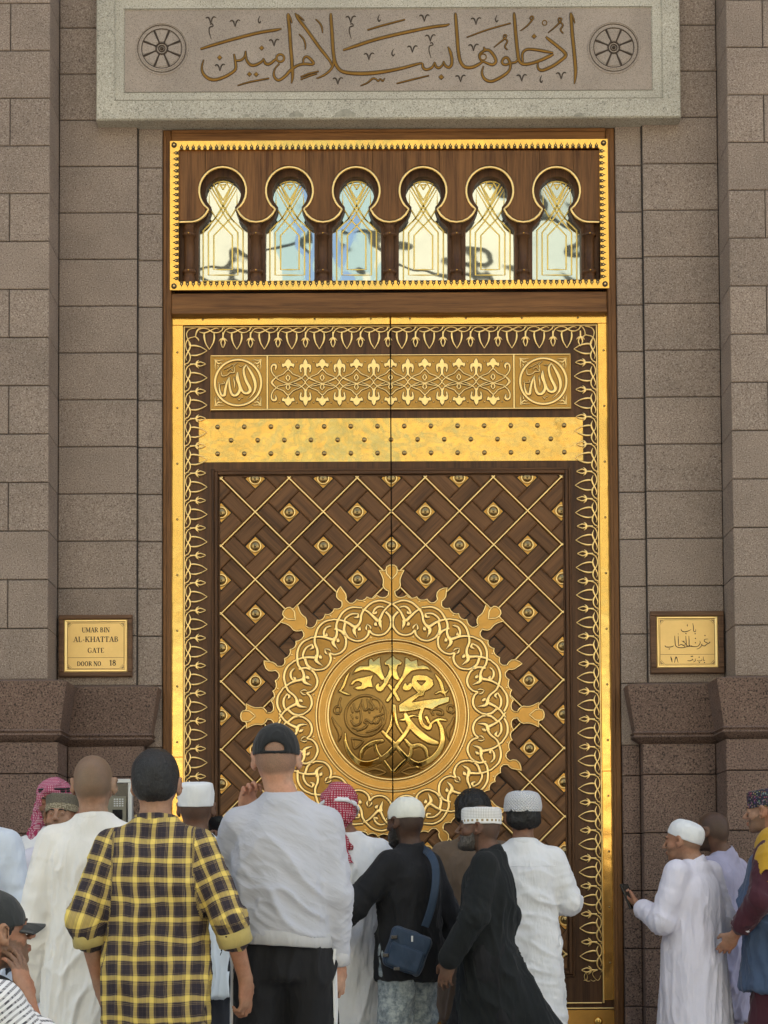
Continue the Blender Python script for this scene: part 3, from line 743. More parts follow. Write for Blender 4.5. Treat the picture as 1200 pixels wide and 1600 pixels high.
# ---- cartouche band with interlace
car = PR(329, 554.5, 892, 641.5, YD); hw = (car[1]-car[0])/2; car = (XG-hw, XG+hw, car[2], car[3])
zc_ = (car[2]+car[3])/2
o = MB(); yc = YD-.010
o.box(car[0], car[1], yc, YD, car[2], car[3]); both('cartouche_plate', o, [MATS['brass_cartouche']])
o = MB(); i1 = inset(car, .006)
stroke(o, [i1[0], i1[1], i1[1], i1[0]], [i1[2], i1[2], i1[3], i1[3]], .009, yc, .008, closed=True, out=.0016)
sq = car[3]-car[2]
for xx in (car[0]+sq+.004, car[1]-sq-.004): stroke(o, [xx, xx], [car[2]+.008, car[3]-.008], .012, yc, .0085, out=.0018)
both('cartouche_frame', o, [MATS['brass_pale'], MATS['ornament_dark']])
def mir4(mb, pts, ax, sx, sy=(1, -1), closed=False, poly=False, cy=393.0, xs0=357.0, k=7.5):
    for a in sx:
        for b in sy:
            q = [(ax+a*(u-xs0)/k*U, zc_-b*(v-cy)/k*U, w/k*U) for u, v, w in pts]
            if poly:
                fill(mb, [p[0] for p in q], [p[1] for p in q], yc, .007, .0022)
                Xo = np.array([p[0] for p in q]); Zo = np.array([p[1] for p in q]); 
                stroke(mb, np.append(Xo, Xo[0]), np.append(Zo, Zo[0]), .0085, yc, .0013, mi=1, prof=[(-.5, 1), (.5, 1)])
            else:
                q = cr(q, 4); stroke(mb, q[:, 0], q[:, 1], np.maximum(q[:, 2]*1.25, .004), yc, .008, out=.0030)
FA = [(357,108,0),(385,132,0),(396,160,0),(416,168,0),(430,165,0),(432,190,0),(418,216,0),(402,200,0),(378,200,0),(370,218,0),(357,238,0),(344,218,0),(336,200,0),(312,200,0),(296,216,0),(282,190,0),(284,165,0),(298,168,0),(318,160,0),(329,132,0)]
FB = [(562,108,0),(583,140,0),(590,170,0),(612,172,0),(630,188,0),(632,225,0),(624,262,0),(616,280,0),(606,262,0),(614,235,0),(604,214,0),(586,216,0),(577,235,0),(575,290,0),(590,318,0),(562,304,0),(534,318,0),(549,290,0),(547,235,0),(538,216,0),(520,214,0),(510,235,0),(518,262,0),(508,280,0),(500,262,0),(492,225,0),(494,188,0),(512,172,0),(534,170,0),(541,140,0)]
o = MB(); pA = 54.0*U
for i in range(-3, 4):
    xA = XG+i*pA
    if abs(i) <= 3:
        mir4(o, FA, xA, (1,), poly=True)
        mir4(o, [(357,235,14),(392,268,12),(408,288,12),(440,305,12),(492,326,12),(540,365,12),(560,393,10)], xA, (1, -1))
        mir4(o, [(215,345,10),(290,385,12),(357,410,12),(430,430,12),(492,442,10)], xA, (1, -1), sy=(1,))
        mir4(o, [(355,300,8),(376,330,14),(370,355,12),(345,378,8)], xA, (1,)); mir4(o, [(355,300,8),(334,330,14),(340,355,12),(365,378,8)], xA, (1,))
        mir4(o, [(258,146,6),(254,150,10),(258,156,6)], xA, (1, -1))
for i in range(-3, 3):
    xB = XG+(i+.5)*pA
    q0 = [(u-203, v, w) for u, v, w in FB]; mir4(o, q0, xB, (1,), poly=True)
    mir4(o, [(357,300,12),(325,332,12),(285,360,12),(222,385,10)], xB, (1, -1))
for s in (-1, 1):   # end curls
    xE = XG+s*3*pA
    mir4(o, [(492,326,12),(520,352,12),(548,393,12)], xE, (s,)); mir4(o, [(480,340,12),(530,300,12),(556,245,14),(550,195,18),(520,178,26),(500,200,22),(508,240,10)], xE, (s,))
both('arabesque_relief', o, [MATS['brass_pale'], MATS['ornament_dark']])
# round calligraphy squares
def wstroke(mb, pts, cx, cz, ox, oy, k, y, h, mi=0, out=.0026, n=6, mirrorx=1, **kw):
    q = cr([(u, v, w) for u, v, w in pts], n)
    stroke(mb, cx+mirrorx*(q[:, 0]-ox)/k*U, cz-(q[:, 1]-oy)/k*U, np.maximum(q[:, 2]/k*U, .0022), y, h, out=out, mi=mi, **kw)
ALLAH = [[(845,545,8),(880,600,26),(925,680,38),(955,760,42),(962,830,38),(945,900,26),(905,955,12),(858,992,4)],
 [(845,548,18),(815,600,30),(822,680,34),(850,760,38),(885,830,40),(895,880,44),(855,915,42),(805,895,34),(770,820,32),(745,730,32),(738,640,12)],
 [(735,645,14),(725,720,26),(755,800,32),(765,870,38),(725,935,42),(675,935,38),(645,870,32),(632,780,26),(632,705,10)],
 [(632,705,10),(605,770,28),(582,860,34),(570,935,40),(535,935,32),(510,870,22),(500,765,6)],
 [(695,700,4),(690,740,14),(700,790,18),(698,850,4)], [(530,630,8),(545,690,16),(600,685,14),(640,655,14),(690,650,14),(700,600,10),(690,560,10),(740,515,5)],
 [(560,610,6),(620,580,10),(680,545,8)], [(610,630,8),(650,600,10),(690,640,8)], [(735,975,6),(758,1000,14),(770,980,8),(805,968,6)], [(755,560,8),(780,575,10),(800,560,6)],
 [(505,800,6),(540,795,12),(575,785,12),(560,760,8)], [(498,780,8),(515,830,10)]]
for s in (-1, 1):
    cx = XG+s*(hw-(372.9-329)*U); o = MB(); t = np.linspace(0, 2*np.pi, 64, endpoint=False); r = 36.6*U
    stroke(o, cx+r*np.cos(t), zc_+r*np.sin(t), .0165, yc, .009, closed=True, out=.0022)
    for st_ in ALLAH: wstroke(o, st_, cx, zc_, 743, 778, 8, yc, .009)
    for a in (-1, 1):
        for b in (-1, 1):
            for st_ in ([(-296,-296,14),(-250,-285,16),(-215,-290,12),(-170,-285,4)], [(-290,-290,12),(-285,-250,16),(-290,-215,12),(-285,-170,4)], [(-280,-280,16),(-245,-245,22),(-215,-255,12),(-190,-230,4)], [(-255,-225,18),(-250,-200,10),(-270,-180,4)]):
                q = cr([(u, v, w) for u, v, w in st_], 4); stroke(o, cx+a*q[:, 0]/8*U, zc_+b*q[:, 1]/8*U, q[:, 2]/8*U, yc, .006, out=.0014)
    o.build('calligraphy_disc', [MATS['brass_pale'], MATS['ornament_dark']], LEAF[s])
# ---- inner moulding round the lattice panel
lp = PR(343.5, 745.5, 880.5, 1514, YD); lhw = (lp[1]-lp[0])/2; lp = (XG-lhw, XG+lhw, lp[2], lp[3])
for s in (-1, 1):
    xe = XG+s*lhw; xg = XG+s*GAP
    for d0, d1, yo in ((.0, .014, .010), (.016, .038, .020), (.040, .058, .008)):
        for nm, (a0, a1, b0, b1), mt in (('moulding', (xe+s*d0, xe+s*d1, lp[2]-d1, lp[3]+d1), 'wood_dark_upright'), ('moulding', (xg, xe+s*d0-s*.0005, lp[3]+d0, lp[3]+d1), 'wood_dark_level'), ('moulding', (xg, xe+s*d0-s*.0005, lp[2]-d1, lp[2]-d0), 'wood_dark_level')):
            o = MB(); o.slab(min(a0, a1), max(a0, a1), min(b0, b1), max(b0, b1), YD-yo, YD, .004); o.build(nm, MATS[mt], LEAF[s])
# ---- lattice: blocks, gilt ribs and bosses
p = 53.6*U; zc0 = PZ(611, 853, YD); L2 = p*math.sqrt(2)/2      # half the side of a cell
hb = 10.6*U*math.sqrt(2)/math.sqrt(2)*1.0                      # half side of boss plate
g_ = .017
o = MB(); grv = MB(); grv.box(lp[0], lp[1], YD-.003, YD+.002, lp[2], lp[3]); both('lattice_ground', grv, [MATS['wood_groove']])
MC = np.array((PXx(611.8, 1119, YD), PZ(611.8, 1119, YD))); MC[0] = XG
def block_mesh(a, b, c, d):
    m = MB(); m.slab(a, b, c, d, -.017, 0, .004)
    m.slab(a+.007, b-.007, c+.007, d-.007, -.0195, -.016, .0025)
    return m
# cell local axes: e1 = (1,1)/sqrt2 (up right), e2 = (-1,1)/sqrt2 (up left)
# upper-left block runs along e1 and reaches the top corner
a_ = L2-g_*.62; bb = hb+g_*.55
blk_dims = (-a_+0, 0)
base_block = block_mesh(-bb+g_*.2, a_, hb+g_*.55, a_)          # along local x from -bb to a_, at +z side
me_block = base_block.mesh('lattice_block')
rib_h = .024; n_blk = 0
def clip_to(me, planes):
    bm = bmesh.new(); bm.from_mesh(me)
    for co, no in planes:
        r = bmesh.ops.bisect_plane(bm, geom=bm.verts[:]+bm.edges[:]+bm.faces[:], plane_co=co, plane_no=no, clear_inner=True)
        bnd = [e for e in bm.edges if e.is_boundary]
    m2 = bpy.data.meshes.new(me.name); bm.to_mesh(m2); bm.free(); return m2
bo = MB(); 
bh = 15.2*U
bo.add([(-bh, -.006, 0), (0, -.006, -bh), (bh, -.006, 0), (0, -.006, bh), (-bh, 0.002, 0), (0, 0.002, -bh), (bh, 0.002, 0), (0, 0.002, bh)], [(0, 1, 2, 3), (0, 4, 5, 1), (1, 5, 6, 2), (2, 6, 7, 3), (3, 7, 4, 0)])
me_boss = bo.mesh('boss_plate'); me_boss_w = bo.mesh('lattice_block')
rg = MB(); t = np.linspace(0, 2*np.pi, 20, endpoint=False); stroke(rg, 8.6*U*np.cos(t), 8.6*U*np.sin(t), .0105, -.006, .009, closed=True, out=.001); me_ring = rg.mesh('boss_ring')
dm = MB(); lathe(dm, 0, 0, -.006, [(7.2*U, 0), (6.9*U, .008), (5.6*U, .015), (3.4*U, .019), (1.4*U, .020), (1.2*U, .023), (.3*U, .024)], 16); me_dome = dm.mesh('boss_dome')
def in_medal(x, z, r): return (x-MC[0])**2+(z-MC[1])**2 < (r*U)**2
i_rng = range(-6, 7); j_rng = range(-14, 4)
RB = MB()
for i in i_rng:
    for j in j_rng:
        if (i+j) % 2: continue
        cx = XG+i*p; cz = zc0+j*p
        if cx < lp[0]-p*.9 or cx > lp[1]+p*.9 or cz > lp[3]+p*.9 or cz < lp[2]-p*.9: continue
        for r in range(4):
            rot = Matrix.Rotation(math.radians(-45-90*r), 4, 'Y')     # local x -> e1 etc.
            m = Matrix.Translation((cx, YD-.002, cz)) @ rot
            cen = m @ Vector(((a_-bb)/2, 0, (hb+a_)/2))
            if in_medal(cen.x, cen.z, 118): continue
            cs = [m @ Vector((x, 0, z)) for x in (-bb, a_) for z in (hb, a_)]
            xs_ = [c.x for c in cs]; zs_ = [c.z for c in cs]
            if min(xs_) > lp[1]-.01 or max(xs_) < lp[0]+.01 or min(zs_) > lp[3]-.01 or max(zs_) < lp[2]+.01: continue
            sides = []
            if max(xs_) < XG: sides = [-1]
            elif min(xs_) > XG: sides = [1]
            else: sides = [-1, 1]
            inside = min(xs_) > lp[0] and max(xs_) < lp[1] and max(zs_) < lp[3] and min(zs_) > lp[2]
            for s in sides:
                if inside and len(sides) == 1:
                    o = link('lattice_block', me_block, MATS['wood_block'], LEAF[s]); o.matrix_basis = m
                else:
                    mi = m.inverted(); pls = []
                    for co, no in (((lp[0], 0, 0), (1, 0, 0)), ((lp[1], 0, 0), (-1, 0, 0)), ((0, 0, lp[3]), (0, 0, -1)), ((0, 0, lp[2]), (0, 0, 1))): pls.append((mi @ Vector(co), mi.to_3x3() @ Vector(no)))
                    if len(sides) == 2: pls.append((mi @ Vector((XG+s*GAP, 0, 0)), mi.to_3x3() @ Vector((s, 0, 0))))
                    m2 = clip_to(me_block, pls)
                    if len(m2.polygons) == 0: continue
                    o = link('lattice_block', m2, MATS['wood_block'], LEAF[s]); o.matrix_basis = m
        if in_medal(cx, cz, 150): continue
        hid = in_medal(cx, cz, 196)
        T = Matrix.Translation((cx, YD-.002, cz)); full = abs(cx-XG) > .05 and lp[0]+bh < cx < lp[1]-bh and lp[2]+bh < cz < lp[3]-bh
        for s in (-1, 1):
            if abs(cx-XG) > .05 and (cx-XG)*s < 0: continue
            def mk(nm, me, mt, par):
                if full: o = link(nm, me, mt, par); o.matrix_basis = T if par is LEAF[s] else T; return o
                mi = T.inverted(); m2 = clip_to(me, [(mi @ Vector(co), no) for co, no in (((lp[0], 0, 0), (1, 0, 0)), ((lp[1], 0, 0), (-1, 0, 0)), ((0, 0, lp[3]), (0, 0, -1)), ((0, 0, lp[2]), (0, 0, 1)), ((XG+s*GAP, 0, 0), (s, 0, 0)))])
                if len(m2.polygons) == 0: return None
                o = link(nm, m2, mt, par); o.matrix_basis = T; return o
            if not full:      # clip planes are axis aligned, fine without rotation
                if cx > lp[1] and s < 0 or cx < lp[0] and s > 0: continue
            if hid:
                mk('lattice_block', me_boss_w, MATS['wood_block'], LEAF[s]); continue
            b = mk('boss_plate', me_boss, MATS['brass_satin'], LEAF[s])
            mk('boss_ring', me_ring, [MATS['brass_pale'], MATS['ornament_dark']], LEAF[s]); mk('boss_dome', me_dome, MATS['brass_stud'], LEAF[s])
# gilt ribs: straight diagonals x - XG -+ (z - zc0) = odd*p ... nodes at (i+j) odd
for sgn in (1, -1):
    for c in range(-21, 22, 2):
        # line: (x-XG) = sgn*(z-zc0) + c*p
        pts = []
        for s in (-1, 1):
            xa, xb = (lp[0], XG-GAP) if s < 0 else (XG+GAP, lp[1])
            z_at = lambda x: zc0+sgn*((x-XG)-c*p)
            za, zb_ = z_at(xa), z_at(xb)
            lo_, hi_ = 0.0, 1.0
            d = zb_-za
            for lim, up in ((lp[3], True), (lp[2], False)):
                t_ = (lim-za)/d
                if (d > 0) == up: hi_ = min(hi_, t_)
                else: lo_ = max(lo_, t_)
            if hi_-lo_ < .01: continue
            x_a, x_b = xa+(xb-xa)*lo_, xa+(xb-xa)*hi_; z_a, z_b = za+d*lo_, za+d*hi_
            if math.hypot(x_b-x_a, z_b-z_a) < .02: continue
            o = MB(); stroke(o, [x_a, x_b], [z_a, z_b], .0170, YD-.003+(.0006 if sgn > 0 else 0), rib_h, prof=[(-.5, 0), (-.38, .8), (-.15, 1), (.15, 1), (.38, .8), (.5, 0)])
            o.build('gilt_rib', MATS['brass_pale'], LEAF[s])
# ---- medallion
def pol(th, r): return MC[0]+np.sin(np.radians(th))*np.asarray(r)*U, MC[1]+np.cos(np.radians(th))*np.asarray(r)*U
base = []          # outline over one eighth, then repeated
seg = [(1.35,197),(1.7,191),(2.8,187.8),(4.4,187.3),(6.0,189),(7.1,192.3),(8.0,189.2),(9.5,188),(10.9,189.5),(11.8,192.3),(12.7,189.4),(14.2,188.3),(15.8,189.8),(16.8,192.5),(17.8,189.8),(19.2,188.6),(20.6,190.5),(21.2,194.5),(21.45,197.5)]
def tulip(th0):
    hwr = [(4.6,197),(8,198.5),(12,202),(13.8,206.5),(13.0,211),(13.2,216),(15.2,222),(19.5,230),(11,229.6),(8.6,231.5),(8,235.5),(4.2,238.0)]
    r = [(-w, q) for w, q in hwr]; l = r+[(0, 238.5)]+[(w, q) for w, q in hwr[::-1]]
    return [(th0+math.degrees(math.atan2(w, q)), math.hypot(w, q)) for w, q in l]
def bud(th0, fl):
    hwr = [(-3.6,198),(-6.8,202),(-8.2,207),(-6,213),(-1,217.5),(3.5,220),(5.2,212),(6.6,206),(5.6,201),(3.6,198)]
    if fl < 0: hwr = [(-a, b) for a, b in hwr[::-1]]
    return [(th0+math.degrees(math.atan2(w, q)), math.hypot(w, q)) for w, q in hwr]
for k in range(8):
    t0 = 45*k; base += tulip(t0)
    base += [(t0+a, r) for a, r in seg]; base += bud(t0+22.5, 1 if (t0 % 180) < 90 or True else -1)
    base += [(t0+45-a, r) for a, r in seg[::-1]]
ba = np.array(base); X, Z = pol(ba[:, 0], ba[:, 1])
YM = YD-.022
o = MB(); fill(o, X, Z, YM, .010, .003); med_y = YM-.010
n = len(X); o.add([(a, YM, b) for a, b in zip(X, Z)]+[(a, YD-.002, b) for a, b in zip(X, Z)], [(k, (k+1) % n, n+(k+1) % n, n+k) for k in range(n)])
both('medallion_plate', o, [MATS['brass_satin']])
o = MB()
o2 = ba.copy(); X, Z = pol(ba[:, 0], ba[:, 1]-1.3); stroke(o, X, Z, .0085, med_y, .006, closed=True, out=.0016)
for k in range(8):
    th = 45*k
    for sg in (-1, 1):
        q = cr([(sg*8.6, 231, 2.0), (sg*8, 224, 2.2), (sg*4, 219, 2.2), (0, 214, 1.6)], 4); a = np.degrees(np.arctan2(q[:, 0], q[:, 1])); r = np.hypot(q[:, 0], q[:, 1])
        X, Z = pol(th+a, r); stroke(o, X, Z, q[:, 2]*U, med_y, .005, out=.0016)
    for thd in (7+15.0, 30-3.):
        X, Z = pol(th+thd-.0, 181.); 
    for dth in (31.5, 13.5+0):
        X, Z = pol(th+dth, 184.5); lathe(o, float(X), float(Z), med_y, [(.0075, 0), (.007, .003), (.003, .005)], 8)
both('scalloped_bead', o, [MATS['brass_pale'], MATS['ornament_dark']])
th_ = np.arange(0, 361, 1.0)
qa = np.mod(th_, 90); qa = np.where(np.mod(th_//90, 2) == 1, 90-qa, qa); f15 = np.mod(qa-5.8+7.5, 15)-7.5
ro = 181-7.5*(np.abs(f15)/7.5)**2.2
g30 = np.mod(th_, 30); g30 = np.where(g30 > 15, 30-g30, g30); ri = np.interp(g30, [0, 1.2, 4.6, 9.2, 13.2, 15], [147, 138.5, 129.6, 127.6, 131.6, 139.5])
o = MB(); Xo, Zo = pol(th_, ro); Xi, Zi = pol(th_, ri); n = len(th_)
o.add([(a, med_y-.0007, b) for a, b in zip(Xi, Zi)]+[(a, med_y-.0007, b) for a, b in zip(Xo, Zo)], [(k, k+1, n+k+1, n+k) for k in range(n-1)]); both('vine_ground', o, [MATS['brass_ground']])  # thin sheet of darker brass laid on the plate behind the vines
VINE = [(0.4,175.8,3.2),(2.0,177.6,3.2),(5.45,181.6,3.6),(9.66,180.5,3.6),(13.3,174.6,3.6),(16.4,167.3,3.6),(18.2,157.4,3.8),(20.3,152,4.2),(22.6,150.8,5.2),(25.2,161,4.4),(27.5,168.5,3.8),(29.5,173,3.4),(31.3,177,3.0)]
vine = MB()
def pstroke(mb, pts, off, sg, y=None, h=.0095, mi=0, n=5, out=.0036, wk=1.12):
    q = cr(pts, n); X, Z = pol(off+sg*q[:, 0], q[:, 1]); stroke(mb, X, Z, np.maximum(q[:, 2]*U*wk, .002), med_y if y is None else y, h, mi=mi, out=out)
for quad, (o0, sg) in enumerate(((0, 1), (180, -1), (180, 1), (360, -1))):
    for u in range(6):
        off = o0+sg*15*u; even = u % 2 == 0
        v = VINE if u < 5 else [q for q in VINE if q[0] < 15.5]
        if u == 0: v = [q for q in VINE]
        pstroke(vine, v, off, sg)
        if u < 6 and u < 5:
            pstroke(vine, [(21.0,151.5,5.5),(23.6,148,5.5),(24.3,142,4.2),(24.2,134.5,1.0)], off, sg)
            pstroke(vine, [(19.6,148.6,1.4),(20.6,145.2,5.2),(21.4,141,1.2)], off, sg)
        if even: pstroke(vine, [(4.0,170.2,2.2),(6.6,172.6,3.4),(9.0,169.6,3.6),(10.6,163.4,2.6)], off, sg); pstroke(vine, [(10.7,163.4,2.4),(9.0,163.0,4.2),(8.4,166,1.8)], off, sg); pstroke(vine, [(4.7,173.6,1.2),(5.0,170.6,3.2)], off, sg)
        else: pstroke(vine, [(12.2,165,2.2),(10.2,169.8,3.4),(6.6,171.8,3.6),(3.2,168.4,2.6)], off, sg); pstroke(vine, [(3.1,168.4,2.4),(4.2,163.8,4.2),(6.0,165.6,1.8)], off, sg); pstroke(vine, [(12.4,168.8,1.2),(11.6,166.6,3.2)], off, sg)
        if u == 0:
            pstroke(vine, [(0.4,175.8,3.2),(-2.0,171,3.2),(-5.0,162,3.6),(-7.4,152.6,4.4),(-9.4,150.8,5),(-13,160,4.2),(-15.6,168,3.6)], off, -sg) if False else None
            pstroke(vine, [(0.3,175.6,3.2),(2.6,170,3.4),(5.0,162.6,3.6),(7.0,153.6,4.4),(8.4,150.8,5.4),(11,160,4.4),(13.2,168.5,3.6),(15.4,173.6,3.2)], off, sg)
            pstroke(vine, [(7.0,151,5.5),(7.4,147,5),(7.2,142,3.8),(6.8,135.5,1.0)], off, sg); pstroke(vine, [(9.6,150,1.4),(10.2,145.8,5.2),(9.4,142,1.2)], off, sg)
for k in range(12):
    t0 = 30*k
    for sg in (-1, 1):
        pstroke(vine, [(0.5,146.5,3.6),(1.2,138.5,3.6),(4.6,129.6,3.6),(9.2,127.6,3.6),(13.2,131.6,3.6),(14.9,138.6,3.6)], t0, sg)
        pstroke(vine, [(0.3,147,4.6),(1.0,155,4.2),(3.4,163.5,4.0)], t0, sg)
        pstroke(vine, [(15-1.3,139,1.2),(15-1.4,143.5,3.0),(15,149,1.0)], t0, sg)
    X, Z = pol(t0, 146.6); lathe(vine, float(X), float(Z), med_y, [(.0125, 0), (.012, .007), (.007, .012), (.001, .0135)], 10)
    for r_ in (128,):
        X, Z = pol(t0+15, 127.5); lathe(vine, float(X), float(Z), med_y, [(.008, 0), (.0075, .003), (.003, .005)], 8)
both('vine_scroll', vine, [MATS['brass_pale'], MATS['ornament_dark']])
o = MB(); t = np.linspace(0, 360, 144, endpoint=False)
for r, w, h in ((119, 2.8, .012), (114.6, 1.4, .006), (104.4, 1.4, .006), (100.6, 3.6, .015)):
    X, Z = pol(t, r); stroke(o, X, Z, w*U, med_y, h, closed=True, out=.0022)
both('ring_bead', o, [MATS['brass_pale'], MATS['ornament_dark']])
o = MB(); tt = np.radians(t)
v = []; f = []; prof = [(117, 0), (116, .004), (103, .004), (102, 0)]
for r, h in prof:
    for a in tt: v.append((MC[0]+r*U*math.sin(a), med_y-h-.0002, MC[1]+r*U*math.cos(a)))
m_ = len(tt)
for k in range(3):
    for i in range(m_): f.append((k*m_+i, k*m_+(i+1) % m_, (k+1)*m_+(i+1) % m_, (k+1)*m_+i))
o.add(v, f, 0, False); both('ring_band', o, [MATS['brass_satin']])
# ---- domed roundel with calligraphy, as a height field
RD = 98.4*U; NG = 300
gx = np.linspace(-RD, RD, NG); GXX, GZZ = np.meshgrid(gx, gx, indexing='ij')
pxu = GXX/U*5.217; pzv = -GZZ/U*5.217            # coordinates of the enlarged view about its centre
D = np.full(GXX.shape, 99.0); DS = np.full(GXX.shape, 99.0)
CXV, CYV = 585.0, 620.0
def add_seg(A, pts, n=6):
    q = cr(pts, n)
    for (x0_, y0_, w0), (x1_, y1_, w1) in zip(q[:-1], q[1:]):
        x0c, y0c, x1c, y1c = x0_-CXV, y0_-CYV, x1_-CXV, y1_-CYV; m = max(w0, w1)/2+14
        ia = np.searchsorted(gx, (min(x0c, x1c)-m)/5.217*U); ib = np.searchsorted(gx, (max(x0c, x1c)+m)/5.217*U)
        ja = np.searchsorted(gx, (-max(y0c, y1c)-m)/5.217*U); jb = np.searchsorted(gx, (-min(y0c, y1c)+m)/5.217*U)
        if ib <= ia or jb <= ja: continue
        px_ = pxu[ia:ib, ja:jb]; py_ = pzv[ia:ib, ja:jb]; dx, dy = x1c-x0c, y1c-y0c; L = dx*dx+dy*dy+1e-9
        t_ = np.clip(((px_-x0c)*dx+(py_-y0c)*dy)/L, 0, 1); d = np.hypot(px_-x0c-t_*dx, py_-y0c-t_*dy)-(w0+(w1-w0)*t_)/2
        A[ia:ib, ja:jb] = np.minimum(A[ia:ib, ja:jb], d)
def add_poly(A, pts, holes=()):
    x = np.array([q[0]-CXV for q in pts]); y = np.array([q[1]-CYV for q in pts]); ins_ = np.zeros(pxu.shape, bool); dist = np.full(pxu.shape, 1e9)
    loops = [(x, y)]+[(np.array([q[0]-CXV for q in h]), np.array([q[1]-CYV for q in h])) for h in holes]
    for lx, ly in loops:
        for i in range(len(lx)):
            x0_, y0_, x1_, y1_ = lx[i-1], ly[i-1], lx[i], ly[i]
            c = ((y0_ > pzv) != (y1_ > pzv)); xi = (x1_-x0_)*(pzv-y0_)/(y1_-y0_+1e-9)+x0_; ins_ ^= c & (pxu < xi)
            dx, dy = x1_-x0_, y1_-y0_; t_ = np.clip(((pxu-x0_)*dx+(pzv-y0_)*dy)/(dx*dx+dy*dy+1e-9), 0, 1)
            dist = np.minimum(dist, np.hypot(pxu-x0_-t_*dx, pzv-y0_-t_*dy))
    A[:] = np.minimum(A, np.where(ins_, -dist, dist))
add_poly(D, [(755,300),(800,290),(870,298),(915,328),(924,375),(892,412),(850,432),(838,468),(800,476),(745,522),(850,502),(960,486),(1052,466),(1048,514),(960,548),(905,582),(850,572),(760,592),(700,602),(640,606),(636,546),(700,500),(790,442),(765,420),(738,385),(742,332)], [[(785,345),(856,345),(822,382)]])
add_poly(D, [(240,372),(262,335),(300,318),(370,305),(432,292),(414,332),(430,402),(385,398),(352,416),(305,418),(270,400),(300,385),(330,380),(335,360),(310,345),(285,350),(262,375)])
add_poly(D, [(395,160),(418,150),(432,178),(470,148),(486,140),(490,200),(505,270),(530,330),(500,345),(455,290),(400,258),(340,252),(285,270),(262,282),(285,235),(320,212),(392,215)])
add_poly(D, [(692,146),(712,150),(738,178),(770,168),(790,160),(796,215),(840,208),(880,222),(905,262),(870,246),(800,250),(745,262),(700,305),(655,370),(620,420),(600,395),(640,340),(668,290),(686,220)])
add_poly(D, [(520,190),(545,165),(560,158),(590,125),(618,158),(640,165),(668,190),(655,212),(632,214),(622,250),(632,290),(648,330),(628,345),(600,330),(585,300),(560,340),(538,372),(510,345),(545,290),(560,240),(553,215),(528,212)])
for s in ([(540,345,34),(515,385,36),(485,415,44),(462,395,34),(470,372,22)], [(560,385,30),(600,440,30),(635,505,30)], [(625,395,30),(585,450,30),(545,510,28)], [(730,370,24),(720,400,46),(690,405,46),(690,375,26)],
          [(690,622,34),(715,680,52),(760,740,60),(830,800,62),(890,835,54),(945,850,36)],
          [(735,690,30),(700,760,36),(655,820,38),(610,870,40),(555,935,44),(480,988,48),(380,1020,54),(300,1000,52),(235,930,40),(205,850,26),(200,765,6)],
          [(950,670,26),(985,740,38),(990,850,42),(945,940,46),(870,1000,48),(790,1025,50),(720,990,42),(650,920,36),(590,850,34),(540,800,32),(505,762,26)],
          [(590,545,18),(585,620,22),(575,700,28),(540,770,24)], [(605,545,14),(610,640,22),(625,710,24),(660,770,22)],
          [(690,830,26),(735,880,40),(800,870,34),(850,900,34),(868,965,22)], [(735,880,30),(725,960,34),(660,1020,32),(600,1080,26)],
          [(500,835,30),(430,850,40),(370,880,34),(335,920,32),(325,965,20)], [(440,850,22),(460,930,30),(520,1010,30),(575,1080,22)],
          [(830,570,30),(810,630,34),(825,700,36),(880,735,34),(905,690,24),(960,660,26),(1020,665,18)], [(640,670,12),(680,665,26),(740,635,22),(790,640,12)], [(860,645,30),(880,690,26)],
          [(1020,470,10),(1000,420,26),(980,350,30),(940,290,16)], [(935,450,12),(975,430,20),(1010,440,22),(1045,410,10)], [(150,425,10),(180,390,24),(215,300,20),(235,265,8)], [(150,415,10),(200,440,24),(240,455,10)]):
    add_seg(D, s)
for s in ([(95,640,8),(120,690,24),(150,740,34),(158,790,22),(142,832,4)], [(1085,640,8),(1070,690,24),(1040,740,34),(1040,790,22),(1052,832,4)],
          [(150,605,14),(120,600,14),(112,570,14),(135,545,14),(165,560,14),(160,590,12)], [(1075,605,14),(1092,575,14),(1070,545,14),(1040,550,14),(1035,585,14),(1060,600,12)], [(915,620,16),(900,590,16),(940,575,16),(990,590,16),(990,620,14),(950,615,14)],
          [(370,1075,6),(430,1060,16),(480,1070,16),(530,1085,4)], [(370,1075,6),(430,1110,14),(490,1105,14),(530,1085,4)], [(655,1085,4),(720,1055,14),(780,1050,14),(840,1060,4)], [(655,1085,4),(720,1105,14),(790,1080,10)],
          [(255,812,12),(345,830,12),(278,892,12),(255,812,12)], [(165,480,10),(150,520,12),(160,545,10)], [(590,1060,16),(590,1130,10)], [(40,40,1),(41,41,1)]):
    add_seg(DS, s, 5)
inner = MB
ci = np.hypot(pxu-(365-CXV), pzv-(630-CYV)); DS = np.minimum(DS, np.abs(ci-164)-8)
D = np.where(ci < 160, 99.0, D)
ALR = [[(425,488,10),(470,505,14),(492,550,16),(485,600,8)], [(420,490,12),(408,520,12),(432,560,14),(420,582,14),(396,560,12),(380,500,10)], [(388,530,8),(388,570,14),(360,585,12),(345,550,10),(338,500,8)],
       [(335,520,8),(310,585,14),(285,585,12),(268,535,8)], [(490,640,12),(505,685,12),(455,745,10)], [(438,645,8),(512,618,8)], [(395,680,10),(420,692,12),(438,662,8),(440,690,12),(462,690,12),(482,660,8)],
       [(395,680,10),(372,665,12),(358,685,12),(380,700,10),(360,730,10),(300,750,8)], [(322,560,8),(330,650,12),(318,695,12),(275,705,12),(250,670,10)], [(262,725,8),(320,745,12),(370,715,8)], [(375,765,8),(440,745,12),(500,700,8)],
       [(455,570,10),(460,575,10)], [(395,595,10),(398,605,10)], [(248,560,6),(262,600,8)], [(250,620,6),(262,650,8)], [(290,640,8),(300,645,8)]]
DI = np.full(GXX.shape, 99.0)
